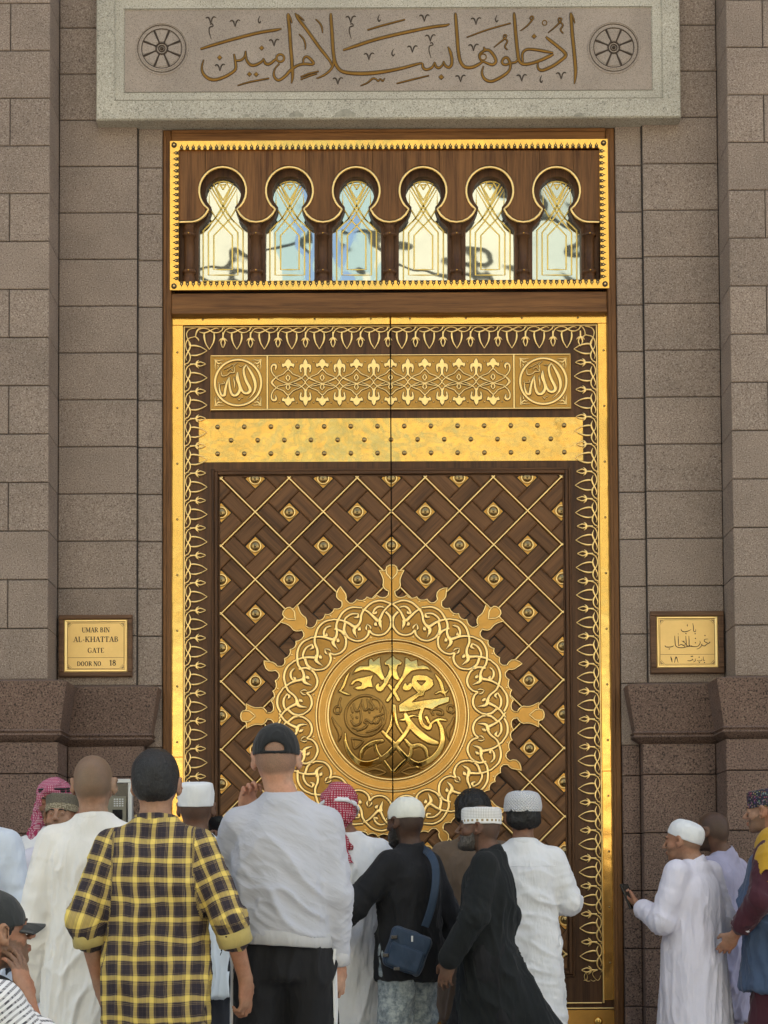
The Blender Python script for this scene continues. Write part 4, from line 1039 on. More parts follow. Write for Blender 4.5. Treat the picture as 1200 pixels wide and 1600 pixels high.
for s in ALR: add_seg(DI, s, 5)
DS = np.minimum(DS, DI)
RR = np.hypot(GXX, GZZ)/RD
def sstep(d, lo=-4.5, hi=1.0):
    t_ = np.clip((hi-d)/(hi-lo), 0, 1); return t_*t_*(3-2*t_)
H = .075*(1-np.clip(RR, 0, 1)**2)+.0085*sstep(D)+.0065*sstep(DS, -4, 1)
Hc = H-.002*np.exp(-(np.clip(np.abs(D-3.5), 0, 99)/2.5)**2)
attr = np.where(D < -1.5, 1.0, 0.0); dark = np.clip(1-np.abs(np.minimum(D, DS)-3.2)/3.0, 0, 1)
keep = RR <= 1.0
for s in (-1, 1):
    msk = keep & ((GXX*s) > GAP)
    cells = msk[:-1, :-1] & msk[1:, :-1] & msk[:-1, 1:] & msk[1:, 1:]
    ids = -np.ones(GXX.shape, int); used = np.zeros(GXX.shape, bool)
    for a in (0, 1):
        for b in (0, 1): used[a:NG-1+a, b:NG-1+b] |= cells
    ids[used] = np.arange(used.sum())
    vv = np.stack([MC[0]+GXX[used], med_y-Hc[used], MC[1]+GZZ[used]], 1)
    ii, jj = np.nonzero(cells); fc = np.stack([ids[ii, jj], ids[ii+1, jj], ids[ii+1, jj+1], ids[ii, jj+1]], 1)
    me = bpy.data.meshes.new('calligraphy_roundel'); me.from_pydata(vv.tolist(), [], fc.tolist()); me.polygons.foreach_set('use_smooth', [True]*len(me.polygons))
    for nm, arr in (('polish', attr), ('line', dark)):
        at_ = me.attributes.new(nm, 'FLOAT', 'POINT'); at_.data.foreach_set('value', arr[used].astype(np.float32))
    if 'roundel_brass' not in MATS:
        q = NM('roundel_brass'); a1 = q.n('Attribute', attribute_name='polish'); a2 = q.n('Attribute', attribute_name='line')
        c = q.co(rand=False)
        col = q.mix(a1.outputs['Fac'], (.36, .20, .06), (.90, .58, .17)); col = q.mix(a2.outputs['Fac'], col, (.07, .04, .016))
        q.setp(Base_Color=col, Metallic=1.0, Roughness=q.math('MULTIPLY_ADD', a1.outputs['Fac'], -.34, .44))
        q.bump(q.noise(c, 14, 2), .35, .004)
    link('calligraphy_roundel', me, MATS['roundel_brass'], LEAF[s])
# ================================================================== name plates
def plaque(rpx, ipx, label, texts):
    Y = YW; r = PR(*rpx, Y-.03); i_ = PR(*ipx, Y-.03)
    root = empty('name_plate', ((r[0]+r[1])/2, Y, r[2]), label=label, cat='sign')
    for nm, (a, b, c, d), mt in (('frame_rail', (r[0], r[1], i_[3], r[3]), 'wood_plaque'), ('frame_rail', (r[0], r[1], r[2], i_[2]), 'wood_plaque'), ('frame_rail', (r[0], i_[0], i_[2], i_[3]), 'wood_plaque'), ('frame_rail', (i_[1], r[1], i_[2], i_[3]), 'wood_plaque')):
        o = MB(); o.slab(a+.0004, b-.0004, c+.0004, d-.0004, Y-.035, Y+.001, .005); o.build(nm, MATS[mt], root)
    o = MB(); yp = Y-.022
    o.box(i_[0]+.0008, i_[1]-.0008, yp, Y-.001, i_[2]+.0008, i_[3]-.0008); o.build('plate', MATS['plaque_brass'], root)
    o = MB(); e = inset(i_, .018); 
    ring(o, inset(i_, .002), inset(i_, .006), yp-.0002, yp-.005); ring(o, inset(i_, .006), inset(i_, .013), yp-.005, yp-.005); ring(o, inset(i_, .013), inset(i_, .018), yp-.005, yp-.0002)
    o.build('plate_rim', MATS['brass_pale'], root)
    return root, i_, yp
gold('plaque_brass', (.66, .44, .18), .42, tarnish=.08, fine=(300, .15))
simple('plate_ink', (.03, .018, .01), .6)
# serif capitals drawn as thick and thin strokes in a unit box (x 0..w, y 0..1)
TK, TN = .20, .08
def serif(x, y, w=.16): return [(x-w, y, TN), (x+w, y, TN)]
GL = {
 'U': (.80, [[(.16,1,TK),(.16,.3,TK),(.22,.08,.14),(.42,.02,.12),(.6,.1,.1),(.66,.3,TN),(.66,1,TN)]], [(.16,1),(.66,1)]),
 'M': (1.0, [[(.14,0,TN),(.14,1,TN)],[(.16,1,TK),(.48,.1,TK)],[(.48,.1,TN),(.8,1,TN)],[(.82,0,TK),(.82,1,TK)]], [(.12,0),(.82,0),(.12,1),(.84,1)]),
 'A': (.80, [[(.1,0,TN),(.4,1,TN)],[(.4,1,TK),(.68,0,TK)],[(.2,.34,TN),(.58,.34,TN)]], [(.1,0),(.68,0)]),
 'R': (.82, [[(.18,0,TK),(.18,1,TK)],[(.18,.97,TN),(.45,.96,.1),(.58,.76,.18),(.45,.54,.1),(.2,.52,TN)],[(.38,.52,.16),(.52,.3,TK),(.74,.02,.14)]], [(.18,0),(.16,1)]),
 'B': (.78, [[(.18,0,TK),(.18,1,TK)],[(.18,.97,TN),(.42,.96,.1),(.54,.78,.17),(.42,.56,.1),(.2,.53,TN)],[(.3,.53,.1),(.5,.5,.12),(.62,.28,.18),(.46,.05,.1),(.2,.03,TN)]], []),
 'I': (.40, [[(.2,0,TK),(.2,1,TK)]], [(.2,0),(.2,1)]),
 'N': (.86, [[(.14,0,TN),(.14,1,TN)],[(.16,1,TK),(.7,0,TK)],[(.7,0,TN),(.7,1,TN)]], [(.14,0),(.12,1),(.7,1)]),
 'L': (.70, [[(.18,0,TK),(.18,1,TK)],[(.18,.03,TN),(.55,.03,TN),(.6,.25,TN)]], [(.18,1)]),
 '-': (.42, [[(.08,.36,.13),(.34,.36,.13)]], []),
 'K': (.86, [[(.18,0,TK),(.18,1,TK)],[(.2,.42,TN),(.66,1,TN)],[(.34,.55,.16),(.7,0,TK)]], [(.18,0),(.18,1),(.66,1),(.7,0)]),
 'H': (.88, [[(.18,0,TK),(.18,1,TK)],[(.7,0,TK),(.7,1,TK)],[(.2,.52,TN),(.7,.52,TN)]], [(.18,0),(.18,1),(.7,0),(.7,1)]),
 'T': (.74, [[(.36,0,TK),(.36,1,TK)],[(.04,.74,TN),(.08,.96,TN),(.64,.96,TN),(.68,.74,TN)]], [(.36,0)]),
 'G': (.84, [[(.68,.74,.1),(.58,.95,.1),(.36,1,.1),(.14,.78,.18),(.1,.5,TK),(.16,.2,.18),(.38,0,.1),(.62,.08,.1),(.66,.36,.18)],[(.5,.4,TN),(.78,.4,TN)]], []),
 'E': (.72, [[(.18,0,TK),(.18,1,TK)],[(.18,.97,TN),(.56,.97,TN),(.58,.76,TN)],[(.18,.52,TN),(.44,.52,TN)],[(.18,.03,TN),(.56,.03,TN),(.62,.26,TN)]], []),
 'D': (.86, [[(.18,0,TK),(.18,1,TK)],[(.18,.97,TN),(.45,.95,.1),(.66,.76,.18),(.7,.5,TK),(.64,.22,.18),(.45,.05,.1),(.18,.03,TN)]], []),
 'O': (.86, [[(.4,1,.1),(.18,.82,.17),(.11,.5,TK),(.18,.18,.17),(.4,0,.1),(.62,.18,.17),(.69,.5,TK),(.62,.82,.17),(.4,1,.1)]], []),
 '.': (.34, [[(.12,.06,.16),(.17,.06,.16)]], []), ' ': (.32, [], []),
 '1': (.56, [[(.3,0,TK),(.3,1,TK)],[(.08,.82,TN),(.28,.96,.1)]], [(.3,0)]),
 '8': (.64, [[(.3,1,.1),(.14,.88,.16),(.14,.66,.18),(.3,.53,.14),(.48,.38,.18),(.48,.14,.16),(.3,0,.1),(.1,.14,.16),(.1,.36,.16),(.3,.53,.14),(.45,.68,.16),(.44,.88,.16),(.3,1,.1)]], [])}
def text_line(root, txt, xc, zb, h, Y, hs=1.0):
    w = sum(GL[c][0] for c in txt)*h*hs; x = xc-w/2
    for c in txt:
        adv, sts, sf = GL[c]; mb = MB()
        for s in sts+[serif(a, b+(.03 if b == 0 else -.03)) for a, b in sf]:
            q = cr([(a*hs, b, w_) for a, b, w_ in s], 4 if len(s) > 2 else 1)
            stroke(mb, x+q[:, 0]*h, zb+q[:, 1]*h, q[:, 2]*h, Y, .0006, prof=[(-.5, 1), (.5, 1)])
        if c != ' ': mb.build('letter', MATS['plate_ink'], root)
        x += adv*h*hs
rt, i_, yp = plaque((91.5, 960.5, 206.5, 1057.5), (99.5, 967.5, 199, 1050), 'wood framed brass name plate with English lettering left of the door', None)
o = MB(); cx = (i_[0]+i_[1])/2
def zpx(y): return PZ(150, y, yp)
uY = yp/F_PX
text_line(rt, 'UMAR BIN', PXx(149.8, 984, yp), zpx(988), 7.6*uY, yp, 1.0)
text_line(rt, 'AL-KHATTAB', PXx(150, 999, yp), zpx(1003), 8.4*uY, yp, 1.13)
text_line(rt, 'GATE', PXx(150, 1016, yp), zpx(1020), 7.6*uY, yp, 1.12)
text_line(rt, 'DOOR NO.', PXx(140.5, 1036, yp), zpx(1040.5), 7.2*uY, yp, .98); text_line(rt, '18', PXx(176, 1036, yp), zpx(1040), 8.6*uY, yp, 1.1)
def plate_lines(root, i_, yp, ysplit):
    o = MB(); e = inset(i_, .024)
    stroke(o, [e[0]+.03, e[1]-.03, e[1], e[1], e[1]-.03, e[0]+.03, e[0], e[0]], [e[3], e[3], e[3]-.03, e[2]+.03, e[2], e[2], e[2]+.03, e[3]-.03], .0022, yp, .0005, closed=True, prof=[(-.5, 1), (.5, 1)])
    z = PZ((150 if i_[0] < 0 else 1074), ysplit, yp); stroke(o, [e[0], e[1]], [z, z], .0022, yp, .0005, prof=[(-.5, 1), (.5, 1)])
    for sx, sz in ((0, 2), (0, 3), (1, 2), (1, 3)):
        x, z = e[sx], e[sz]; dx = .03*(1 if sx == 0 else -1); dz = .03*(1 if sz == 2 else -1)
        for k in (.35, .7): stroke(o, [x+dx*k, x+dx*k*.35, x], [z, z+dz*k*.35, z+dz*k], .0035, yp, .0005, prof=[(-.5, 1), (.5, 1)])
    o.build('engraved_border', MATS['plate_ink'], root)
plate_lines(rt, i_, yp, 1027.5)
rt, i_, yp = plaque((1016.5, 954.5, 1131.5, 1052), (1026, 962.5, 1122.5, 1043), 'wood framed brass name plate with Arabic lettering right of the door', None)
o = MB()
AR = [[(693,175,8),(705,240,14),(708,300,14),(720,322,12),(742,315,12),(745,278,6)], [(490,275,8),(500,305,14),(550,325,16),(620,308,14),(665,285,6)], [(590,215,8),(600,205,12),(600,235,6)],
 [(210,560,8),(225,585,14),(280,590,14),(340,580,14),(362,565,6)], [(380,395,8),(385,480,14),(395,560,14),(440,595,14),(520,600,14),(600,580,14),(655,575,10)], [(440,395,8),(443,480,14),(445,555,10)], [(440,570,10),(490,545,14),(530,560,12),(560,590,10)],
 [(572,395,8),(578,480,14),(588,560,14),(640,572,12)], [(625,395,8),(630,480,14),(636,560,14),(700,580,14),(780,575,12),(822,520,14),(815,480,6)], [(500,480,6),(530,500,10),(580,545,12),(510,560,10)],
 [(760,625,8),(810,605,12),(850,560,14),(850,530,8)], [(850,560,12),(900,570,16),(930,545,14),(990,510,14),(985,495,6)], [(960,450,6),(905,455,12),(895,490,14),(950,520,12)], [(665,560,8),(690,580,12)],
 [(310,755,10),(325,800,22),(335,855,8)], [(375,862,8),(405,760,18),(440,862,8)], [(600,825,8),(640,828,14),(670,820,12),(690,800,12),(700,825,10)], [(735,790,8),(738,825,12),(705,850,10)],
 [(770,820,8),(800,832,12),(850,820,10),(848,795,6)], [(875,755,8),(880,820,12),(905,815,10)], [(440,345,6),(440,375,6)]]
for s in AR:
    o = MB(); px_stroke(o, [(u, v, w) for u, v, w in s], 1020, 958, 11.11, yp, .0006, n=5, prof=[(-.5, 1), (.5, 1)]); o.build('letter_stroke', MATS['plate_ink'], rt)
for u, v in ((575,355),(735,358),(285,622),(740,440),(740,515),(540,490),(905,390),(850,545),(690,750),(668,752),(805,765),(808,858),(897,858),(600,208)):
    o = MB(); X, Z = P(1020+u/11.11, 958+v/11.11, yp); lathe(o, float(X), float(Z), yp, [(.0042, .0006), (.001, .0008)], 8); o.build('letter_dot', MATS['plate_ink'], rt)
plate_lines(rt, i_, yp, 1022.5)
# ================================================================== intercom box on the base wall
YI2 = YW-ob-.06
r = PR(160, 1217, 206, 1330, YI2)
ic = empty('intercom_box', ((r[0]+r[1])/2, YW-ob, r[2]), label='grey wall mounted telephone panel in a pale metal frame behind the bald man', cat='intercom')
simple('metal_pale', (.55, .56, .56), .4, .3); simple('screen_dark', (.012, .014, .014), .12); simple('panel_olive', (.20, .185, .14), .55)
o = MB(); fw = .026
o.slab(r[0], r[1], r[3]-fw, r[3], YI2, YW-ob, .003); o.slab(r[0], r[1], r[2], r[2]+fw, YI2, YW-ob, .003); o.slab(r[0], r[0]+fw, r[2]+fw, r[3]-fw, YI2+.001, YW-ob, .003); o.slab(r[1]-fw, r[1], r[2]+fw, r[3]-fw, YI2+.001, YW-ob, .003)
o.build('metal_frame', MATS['metal_pale'], ic)
o = MB(); o.box(r[0]+fw, r[1]-fw, YI2+.02, YW-ob+.01, r[2]+fw, r[3]-fw); o.build('backing', MATS['screen_dark'], ic)
o = MB(); o.slab(r[0]+fw, r[1]-fw-.012, r[2]+fw, r[3]-fw-.085, YI2+.008, YI2+.03, .003); o.build('handset_panel', MATS['panel_olive'], ic)
kb = MB(); kb.slab(-.0055, .0055, -.0045, .0045, -.003, 0, .001); km = kb.mesh('key')
for a in range(4):
    for b in range(4):
        k = link('key', km, MATS['metal_pale'], ic); k.matrix_basis = Matrix.Translation((r[1]-fw-.035-a*.017, YI2+.008, r[3]-fw-.105-b*.014))
o = MB(); o.slab(r[1]-fw-.1, r[1]-fw-.035, r[3]-fw-.235, r[3]-fw-.172, YI2+.004, YI2+.02, .002); o.build('display', MATS['screen_dark'], ic)
# ================================================================== what the facade looks out on: court, canopies, arcade
simple('canopy_cloth', (.74, .70, .60), .9); MATS['canopy_cloth'].node_tree.nodes['Principled BSDF'].inputs['Transmission Weight'].default_value = 0
def tent(name, c1, c2):
    q = NM(name); tr = q.n('BsdfTranslucent'); tr.inputs[0].default_value = (*c2, 1); ad = q.n('MixShader'); ad.inputs[0].default_value = .5
    q.setp(Base_Color=c1, Roughness=.8); q.l(q.b.outputs[0], ad.inputs[1]); q.l(tr.outputs[0], ad.inputs[2]); q.l(ad.outputs[0], q.N['Material Output'].inputs[0])
tent('canopy', (.60, .57, .48), (.52, .50, .41)); tent('canopy_grey', (.50, .53, .50), (.36, .40, .37)); tent('canopy_blue', (.36, .45, .48), (.26, .36, .38))
simple('steel_dark', (.10, .10, .10), .4, .6); simple('arcade_stone', (.62, .58, .50), .8); simple('arcade_shade', (.12, .10, .09), .9)
def canopy(x, y, lab):
    root = empty('courtyard_umbrella', (x, y, 0), label=lab, cat='umbrella', group='giant umbrellas over the court')
    o = MB(); lathe_v = []; n = 24
    prof = [(.35, 0), (.30, 6), (.28, 13.6)]
    for r, z in prof:
        for i in range(n): a = 2*math.pi*i/n; lathe_v.append((x+r*math.cos(a), y+r*math.sin(a), z))
    o.add(lathe_v, [(k*n+i, k*n+(i+1) % n, (k+1)*n+(i+1) % n, (k+1)*n+i) for k in range(2) for i in range(n)], 0, True); o.build('pole', MATS['metal_pale'], root)
    o = MB(); N = 24; hw_ = 11.4; v = []; f = []
    for i in range(N+1):
        for j in range(N+1):
            a, b = (i/N*2-1), (j/N*2-1); r = max(abs(a), abs(b)); z = 13.4+2.0*r**1.6-.5*(abs(a)*abs(b))**.7*(1)-(.35*math.cos(a*math.pi*4)*r if abs(a) > abs(b) else .35*math.cos(b*math.pi*4)*r)
            v.append((x+a*hw_, y+b*hw_, z))
    for i in range(N):
        for j in range(N): f.append((i*(N+1)+j, (i+1)*(N+1)+j, (i+1)*(N+1)+j+1, i*(N+1)+j+1))
    o.add(v, f, 0, True); me = o.mesh('canopy')
    for m in (MATS['canopy'], MATS['canopy_blue'], MATS['canopy_grey']): me.materials.append(m)
    for pl_ in me.polygons:
        c = pl_.center; a, b = abs(c.x-x)/hw_, abs(c.y-y)/hw_
        if max(a, b) > .90 or .28 < max(a, b) < .36: pl_.material_index = 1
        elif abs(a-b) < .12 or .6 < max(a, b) < .66: pl_.material_index = 2
    link('canopy', me, [MATS['canopy']], root)
    for k in range(16):
        a = math.pi/8*k; L = hw_/max(abs(math.cos(a)), abs(math.sin(a)))
        o = MB(); x1, y1 = x+L*math.cos(a), y+L*math.sin(a); px_, py_ = -math.sin(a)*.09, math.cos(a)*.09
        o.add([(x+px_, y+py_, 12.6), (x-px_, y-py_, 12.6), (x1-px_, y1-py_, 14.6), (x1+px_, y1+py_, 14.6), (x+px_, y+py_, 12.9), (x-px_, y-py_, 12.9), (x1-px_, y1-py_, 14.8), (x1+px_, y1+py_, 14.8)], [(0, 1, 2, 3), (4, 7, 6, 5), (0, 4, 5, 1), (1, 5, 6, 2), (2, 6, 7, 3), (3, 7, 4, 0)]); o.build('rib', MATS['steel_dark'], root)
where = ('to the left, nearest the door', 'to the right, nearest the door', 'to the left in the far row', 'to the right in the far row', 'at the far left end of the near row', 'at the far right end of the near row')
for k, (x, y) in enumerate([(-12.6, -15), (10.6, -15), (-13, -40), (12, -40), (-36, -15), (39, -15)]):
    canopy(x, y, 'giant cream courtyard umbrella '+where[k])
arc = empty('opposite_arcade', (0, -75, 0), label='long pale stone arcade across the court opposite the golden door', cat='building')
o = MB(); o.box(-80, 80, -80, -75, 7.6, 11.5)
for k in range(-12, 13): o.box(k*6-.7, k*6+.7, -77, -75, 0, 7.6)
o.build('arcade_wall', MATS['arcade_stone'], arc); o = MB(); o.box(-80, 80, -80, -79, 0, 7.6); o.build('arcade_back', MATS['arcade_shade'], arc)
# ================================================================== people: fields, surfaces, cloth
def V3(p): return np.array(p, float)
def axis(lo, hi, h, fine=()):
    out = [lo]
    while out[-1] < hi:
        x = out[-1]; st_ = h
        for a, b, hh in fine:
            if a-h <= x <= b: st_ = min(st_, hh)
        out.append(x+st_)
    return np.array(out)
class Fld:
    def __init__(s, xs, ys, zs): s.ax = (xs, ys, zs); s.F = np.full((len(xs), len(ys), len(zs)), .2, np.float32)
    def apply(s, fn, lo, hi, k, op='u'):
        sl = []; g = []
        for d in range(3):
            a = s.ax[d]; i = max(0, np.searchsorted(a, lo[d]-k-.03)-1); j = min(len(a), np.searchsorted(a, hi[d]+k+.03)+1)
            if j <= i: return
            sl.append(slice(i, j)); g.append(a[i:j])
        X, Y, Z = g[0][:, None, None], g[1][None, :, None], g[2][None, None, :]
        d = fn(X, Y, Z); A = s.F[tuple(sl)]
        if op == 'u':
            if k > 0: h = np.clip(.5+.5*(A-d)/k, 0, 1); r = A*(1-h)+d*h-k*h*(1-h)
            else: r = np.minimum(A, d)
        else:
            if k > 0: h = np.clip(.5-.5*(A+d)/k, 0, 1); r = A*(1-h)+(-d)*h+k*h*(1-h)
            else: r = np.maximum(A, -d)
        s.F[tuple(sl)] = r
    def cone(s, a, b, ra, rb, k=.02, op='u', flat=None):
        a, b = V3(a), V3(b); ab = b-a; L = float(ab@ab)+1e-9; R = max(ra, rb)
        def fn(X, Y, Z):
            x, y, z = X-a[0], Y-a[1], Z-a[2]; t = np.clip((x*ab[0]+y*ab[1]+z*ab[2])/L, 0, 1)
            x, y, z = x-t*ab[0], y-t*ab[1], z-t*ab[2]; d2 = x*x+y*y+z*z
            if flat is not None: n, f = flat; q = x*n[0]+y*n[1]+z*n[2]; d2 = d2+q*q*(f*f-1)
            return np.sqrt(d2)-(ra+(rb-ra)*t)
        s.apply(fn, np.minimum(a, b)-R, np.maximum(a, b)+R, k, op)
    def ell(s, c, r, R=None, k=.01, op='u'):
        c, r = V3(c), V3(r); m = max(r)
        M = np.eye(3) if R is None else np.array(R)
        def fn(X, Y, Z):
            x, y, z = X-c[0], Y-c[1], Z-c[2]
            u = [x*M[0, i]+y*M[1, i]+z*M[2, i] for i in range(3)]
            k0 = np.sqrt(sum((u[i]/r[i])**2 for i in range(3))); k1 = np.sqrt(sum((u[i]/r[i]**2)**2 for i in range(3)))+1e-9
            return k0*(k0-1)/k1
        s.apply(fn, c-m, c+m, k, op)
    def half(s, p, n, k=.004):
        """keep only the side that the normal n points away from"""
        p, n = V3(p), V3(n); X, Y, Z = s.ax[0][:, None, None], s.ax[1][None, :, None], s.ax[2][None, None, :]
        s.F = np.maximum(s.F, (X-p[0])*n[0]+(Y-p[1])*n[1]+(Z-p[2])*n[2]).astype(np.float32)
    def stack(s, lv, k=.03, pw=2.0):
        lv = np.array(sorted(lv)); q = cr(lv, 6); zz = q[:, 0]; o_ = np.argsort(zz); q = q[o_]; zz = zz[o_]
        A, B = lv[:, 3].max(), lv[:, 4].max()
        def fn(X, Y, Z):
            zf = Z.ravel(); cx, cy, a, b = [np.interp(zf, zz, q[:, i])[None, None, :] for i in (1, 2, 3, 4)]
            e = (np.abs((X-cx)/a)**pw+np.abs((Y-cy)/b)**pw)**(1/pw)
            d = (e-1)*np.minimum(a, b)
            return np.maximum(np.maximum(d, zz[0]-Z), Z-zz[-1])
        s.apply(fn, (lv[:, 1].min()-A, lv[:, 2].min()-B, zz[0]), (lv[:, 1].max()+A, lv[:, 2].max()+B, zz[-1]), k)
    def surf(s):
        F = s.F; I = F < 0; xs, ys, zs = s.ax
        c = np.zeros(tuple(n-1 for n in F.shape), np.int8)
        for a in (0, 1):
            for b in (0, 1):
                for d in (0, 1): c += I[a:F.shape[0]-1+a, b:F.shape[1]-1+b, d:F.shape[2]-1+d]
        act = (c > 0) & (c < 8); ids = np.argwhere(act); idx = np.full(act.shape, -1, np.int32); idx[act] = np.arange(len(ids))
        acc = np.zeros((len(ids), 3)); cnt = np.zeros(len(ids)); i, j, k = ids.T
        for ax in range(3):
            o = [(0, 0), (0, 1), (1, 0), (1, 1)]
            for p_, q_ in o:
                a = [0, 0, 0]; oth = [d for d in range(3) if d != ax]; a[oth[0]] = p_; a[oth[1]] = q_; b = list(a); b[ax] = 1
                ia, ja, ka = i+a[0], j+a[1], k+a[2]; ib, jb, kb_ = i+b[0], j+b[1], k+b[2]
                fa, fb = F[ia, ja, ka], F[ib, jb, kb_]; m = (fa < 0) != (fb < 0); t = np.where(m, fa/(fa-fb+1e-12), 0)
                pa = np.stack([xs[ia], ys[ja], zs[ka]], 1); pb = np.stack([xs[ib], ys[jb], zs[kb_]], 1)
                acc += (pa+(pb-pa)*t[:, None])*m[:, None]; cnt += m
        V = acc/cnt[:, None]; faces = []
        for ax in range(3):
            A = np.take(I, range(0, F.shape[ax]-1), ax); B = np.take(I, range(1, F.shape[ax]), ax); m = A != B
            sl = [slice(None)]*3; o1, o2 = [d for d in range(3) if d != ax]
            e = np.argwhere(m); e = e[(e[:, o1] > 0) & (e[:, o2] > 0) & (e[:, o1] < F.shape[o1]-1) & (e[:, o2] < F.shape[o2]-1)]
            def cell(d1, d2): q = e.copy(); q[:, o1] -= d1; q[:, o2] -= d2; return idx[q[:, 0], q[:, 1], q[:, 2]]
            f = np.stack([cell(1, 1), cell(0, 1), cell(0, 0), cell(1, 0)], 1)
            ins_ = A[e[:, 0], e[:, 1], e[:, 2]]; flip = ins_ if ax != 1 else ~ins_
            f = np.where(flip[:, None], f, f[:, ::-1]); f = f[(f >= 0).all(1)]; faces.append(f)
        return V, np.concatenate(faces)
def vnormals(V, Fc):
    n = np.cross(V[Fc[:, 2]]-V[Fc[:, 0]], V[Fc[:, 3]]-V[Fc[:, 1]]); N = np.zeros_like(V)
    for i in range(4): np.add.at(N, Fc[:, i], n)
    return N/(np.linalg.norm(N, axis=1)[:, None]+1e-12)
def relax(V, Fc, it=2, lam=.5):
    for _ in range(it):
        S = np.zeros_like(V); c = np.zeros(len(V))
        for i in range(4):
            a, b = Fc[:, i], Fc[:, (i+1) % 4]; np.add.at(S, a, V[b]); np.add.at(c, a, 1); np.add.at(S, b, V[a]); np.add.at(c, b, 1)
        V = V*(1-lam)+S/c[:, None]*lam
    return V
_tab = rng.rand(4096)
def vnoise(p):
    i = np.floor(p).astype(np.int64); f = p-i; f = f*f*(3-2*f); r = 0
    for a in (0, 1):
        for b in (0, 1):
            for c in (0, 1):
                h = ((i[:, 0]+a)*73856093 ^ (i[:, 1]+b)*19349663 ^ (i[:, 2]+c)*83492791) & 4095
                r = r+_tab[h]*(f[:, 0] if a else 1-f[:, 0])*(f[:, 1] if b else 1-f[:, 1])*(f[:, 2] if c else 1-f[:, 2])
    return r
def folds(p, along, size, stretch, seed=0.):
    d = V3(along); d /= np.linalg.norm(d); t = p@d; q = (p-np.outer(t, d))/size+np.outer(t, d)/(size*stretch)+seed
    w = vnoise(p*5+seed)[:, None]*1.2; a = vnoise(q+w); b = vnoise(q*2.3+7.7+w)
    m = .45+.9*vnoise(p*6.5+seed*1.7+50)
    ra = 1-np.abs(2*a-1); rb = 1-np.abs(2*b-1)
    return ((ra**2.6)*1.35+(rb**2.2)*.5-.60)*m*2.0
def mkmesh(name, V, Fc, attrs=None, smooth=True):
    me = bpy.data.meshes.new(name); n, m = len(V), len(Fc); me.vertices.add(n); me.vertices.foreach_set('co', V.astype(np.float32).ravel())
    me.loops.add(m*4); me.loops.foreach_set('vertex_index', Fc.astype(np.int32).ravel()); me.polygons.add(m)
    me.polygons.foreach_set('loop_start', np.arange(0, m*4, 4, dtype=np.int32)); 
    me.polygons.foreach_set('use_smooth', np.full(m, smooth)); me.update(calc_edges=True); me.validate()
    for k, a in (attrs or {}).items():
        at = me.attributes.new(k, 'FLOAT', 'POINT'); at.data.foreach_set('value', np.asarray(a, np.float32))
    return me
# ---- materials for cloth, skin and hair
def creases(q, rot=0., amt=.75):
    """ridged noise drawn out along the hang of the cloth"""
    tc = q.n('TexCoord'); m0 = q.n('Mapping'); q.l(tc.outputs['Object'], m0.inputs[0]); m0.inputs[2].default_value = (0, math.radians(rot), 0)
    mp = q.n('Mapping'); q.l(m0.outputs[0], mp.inputs[0]); mp.inputs[3].default_value = (1, 1, .28)
    prev = None
    for sc, st_, d in ((8, .6*amt, .02), (19, .45*amt, .010), (42, .3*amt, .004)):
        n = q.noise(mp.outputs[0], sc, 2, .5); r = q.math('SUBTRACT', 1.0, q.math('ABSOLUTE', q.math('MULTIPLY_ADD', n, 2.0, -1.0))); r = q.math('POWER', r, 3.0)
        prev = q.bump(r, st_, d, prev)
    return prev
def cloth(name, col, rough=.85, weave=900, wamp=.25, big=.0, sheen=.12, var=.06, rot=0., crease=.5):
    q = NM(name); c = q.co(rand=False); nz = q.noise(c, 6, 4, .6); lo = tuple(x*(1-var) for x in col); hi = tuple(min(.9, x*(1+var)) for x in col)
    q.setp(Base_Color=q.ramp(nz, [(.3, lo), (.7, hi)]), Roughness=rough); q.b.inputs['Sheen Weight'].default_value = sheen
    q.b.inputs['Specular IOR Level'].default_value = .25
    pr = creases(q, rot, crease)
    if wamp: q.bump(q.noise(c, weave, 2, .5), wamp, .0008, pr)
    return q.m
cloth('plaid_inside', (.42, .33, .12), var=.25); cloth('cloth_white', (.74, .74, .76)); cloth('cloth_white_warm', (.76, .74, .71)); cloth('cloth_lilac', (.66, .64, .74)); cloth('cloth_sweat', (.47, .48, .54), weave=500, var=.03, rot=60, crease=.55)
cloth('cloth_rib', (.47, .47, .49)); cloth('cloth_black', (.014, .014, .016), sheen=.04, var=.2); cloth('cloth_black_kurta', (.011, .013, .014), sheen=.04, var=.2)
cloth('cloth_brown', (.125, .085, .058)); cloth('cloth_lavender', (.36, .34, .46), var=.12); cloth('cloth_maroon', (.06, .015, .024)); cloth('cloth_denim_vest', (.055, .085, .15), var=.2)
cloth('cloth_mustard', (.50, .28, .03)); cloth('cloth_khaki', (.30, .22, .12)); cloth('cloth_jeans', (.15, .19, .21), var=.3, weave=400); cloth('cloth_shirt_blue', (.58, .64, .74)); cloth('cloth_shirt_white', (.62, .68, .74))
cloth('cloth_navy', (.022, .024, .032)); cloth('bag_blue', (.026, .046, .080), rough=.6, weave=600); cloth('cap_black', (.016, .017, .018), weave=600, var=.1); cloth('cap_grey', (.030, .033, .034), weave=600, var=.1); cloth('knit_white', (.72, .71, .64), weave=260, wamp=.8); cloth('cap_white', (.74, .75, .77)); cloth('leather_brown', (.08, .04, .02), rough=.5, sheen=0)
q = NM('plaid'); a1 = q.n('Attribute', attribute_name='cu').outputs['Fac']; a2 = q.n('Attribute', attribute_name='cv').outputs['Fac']
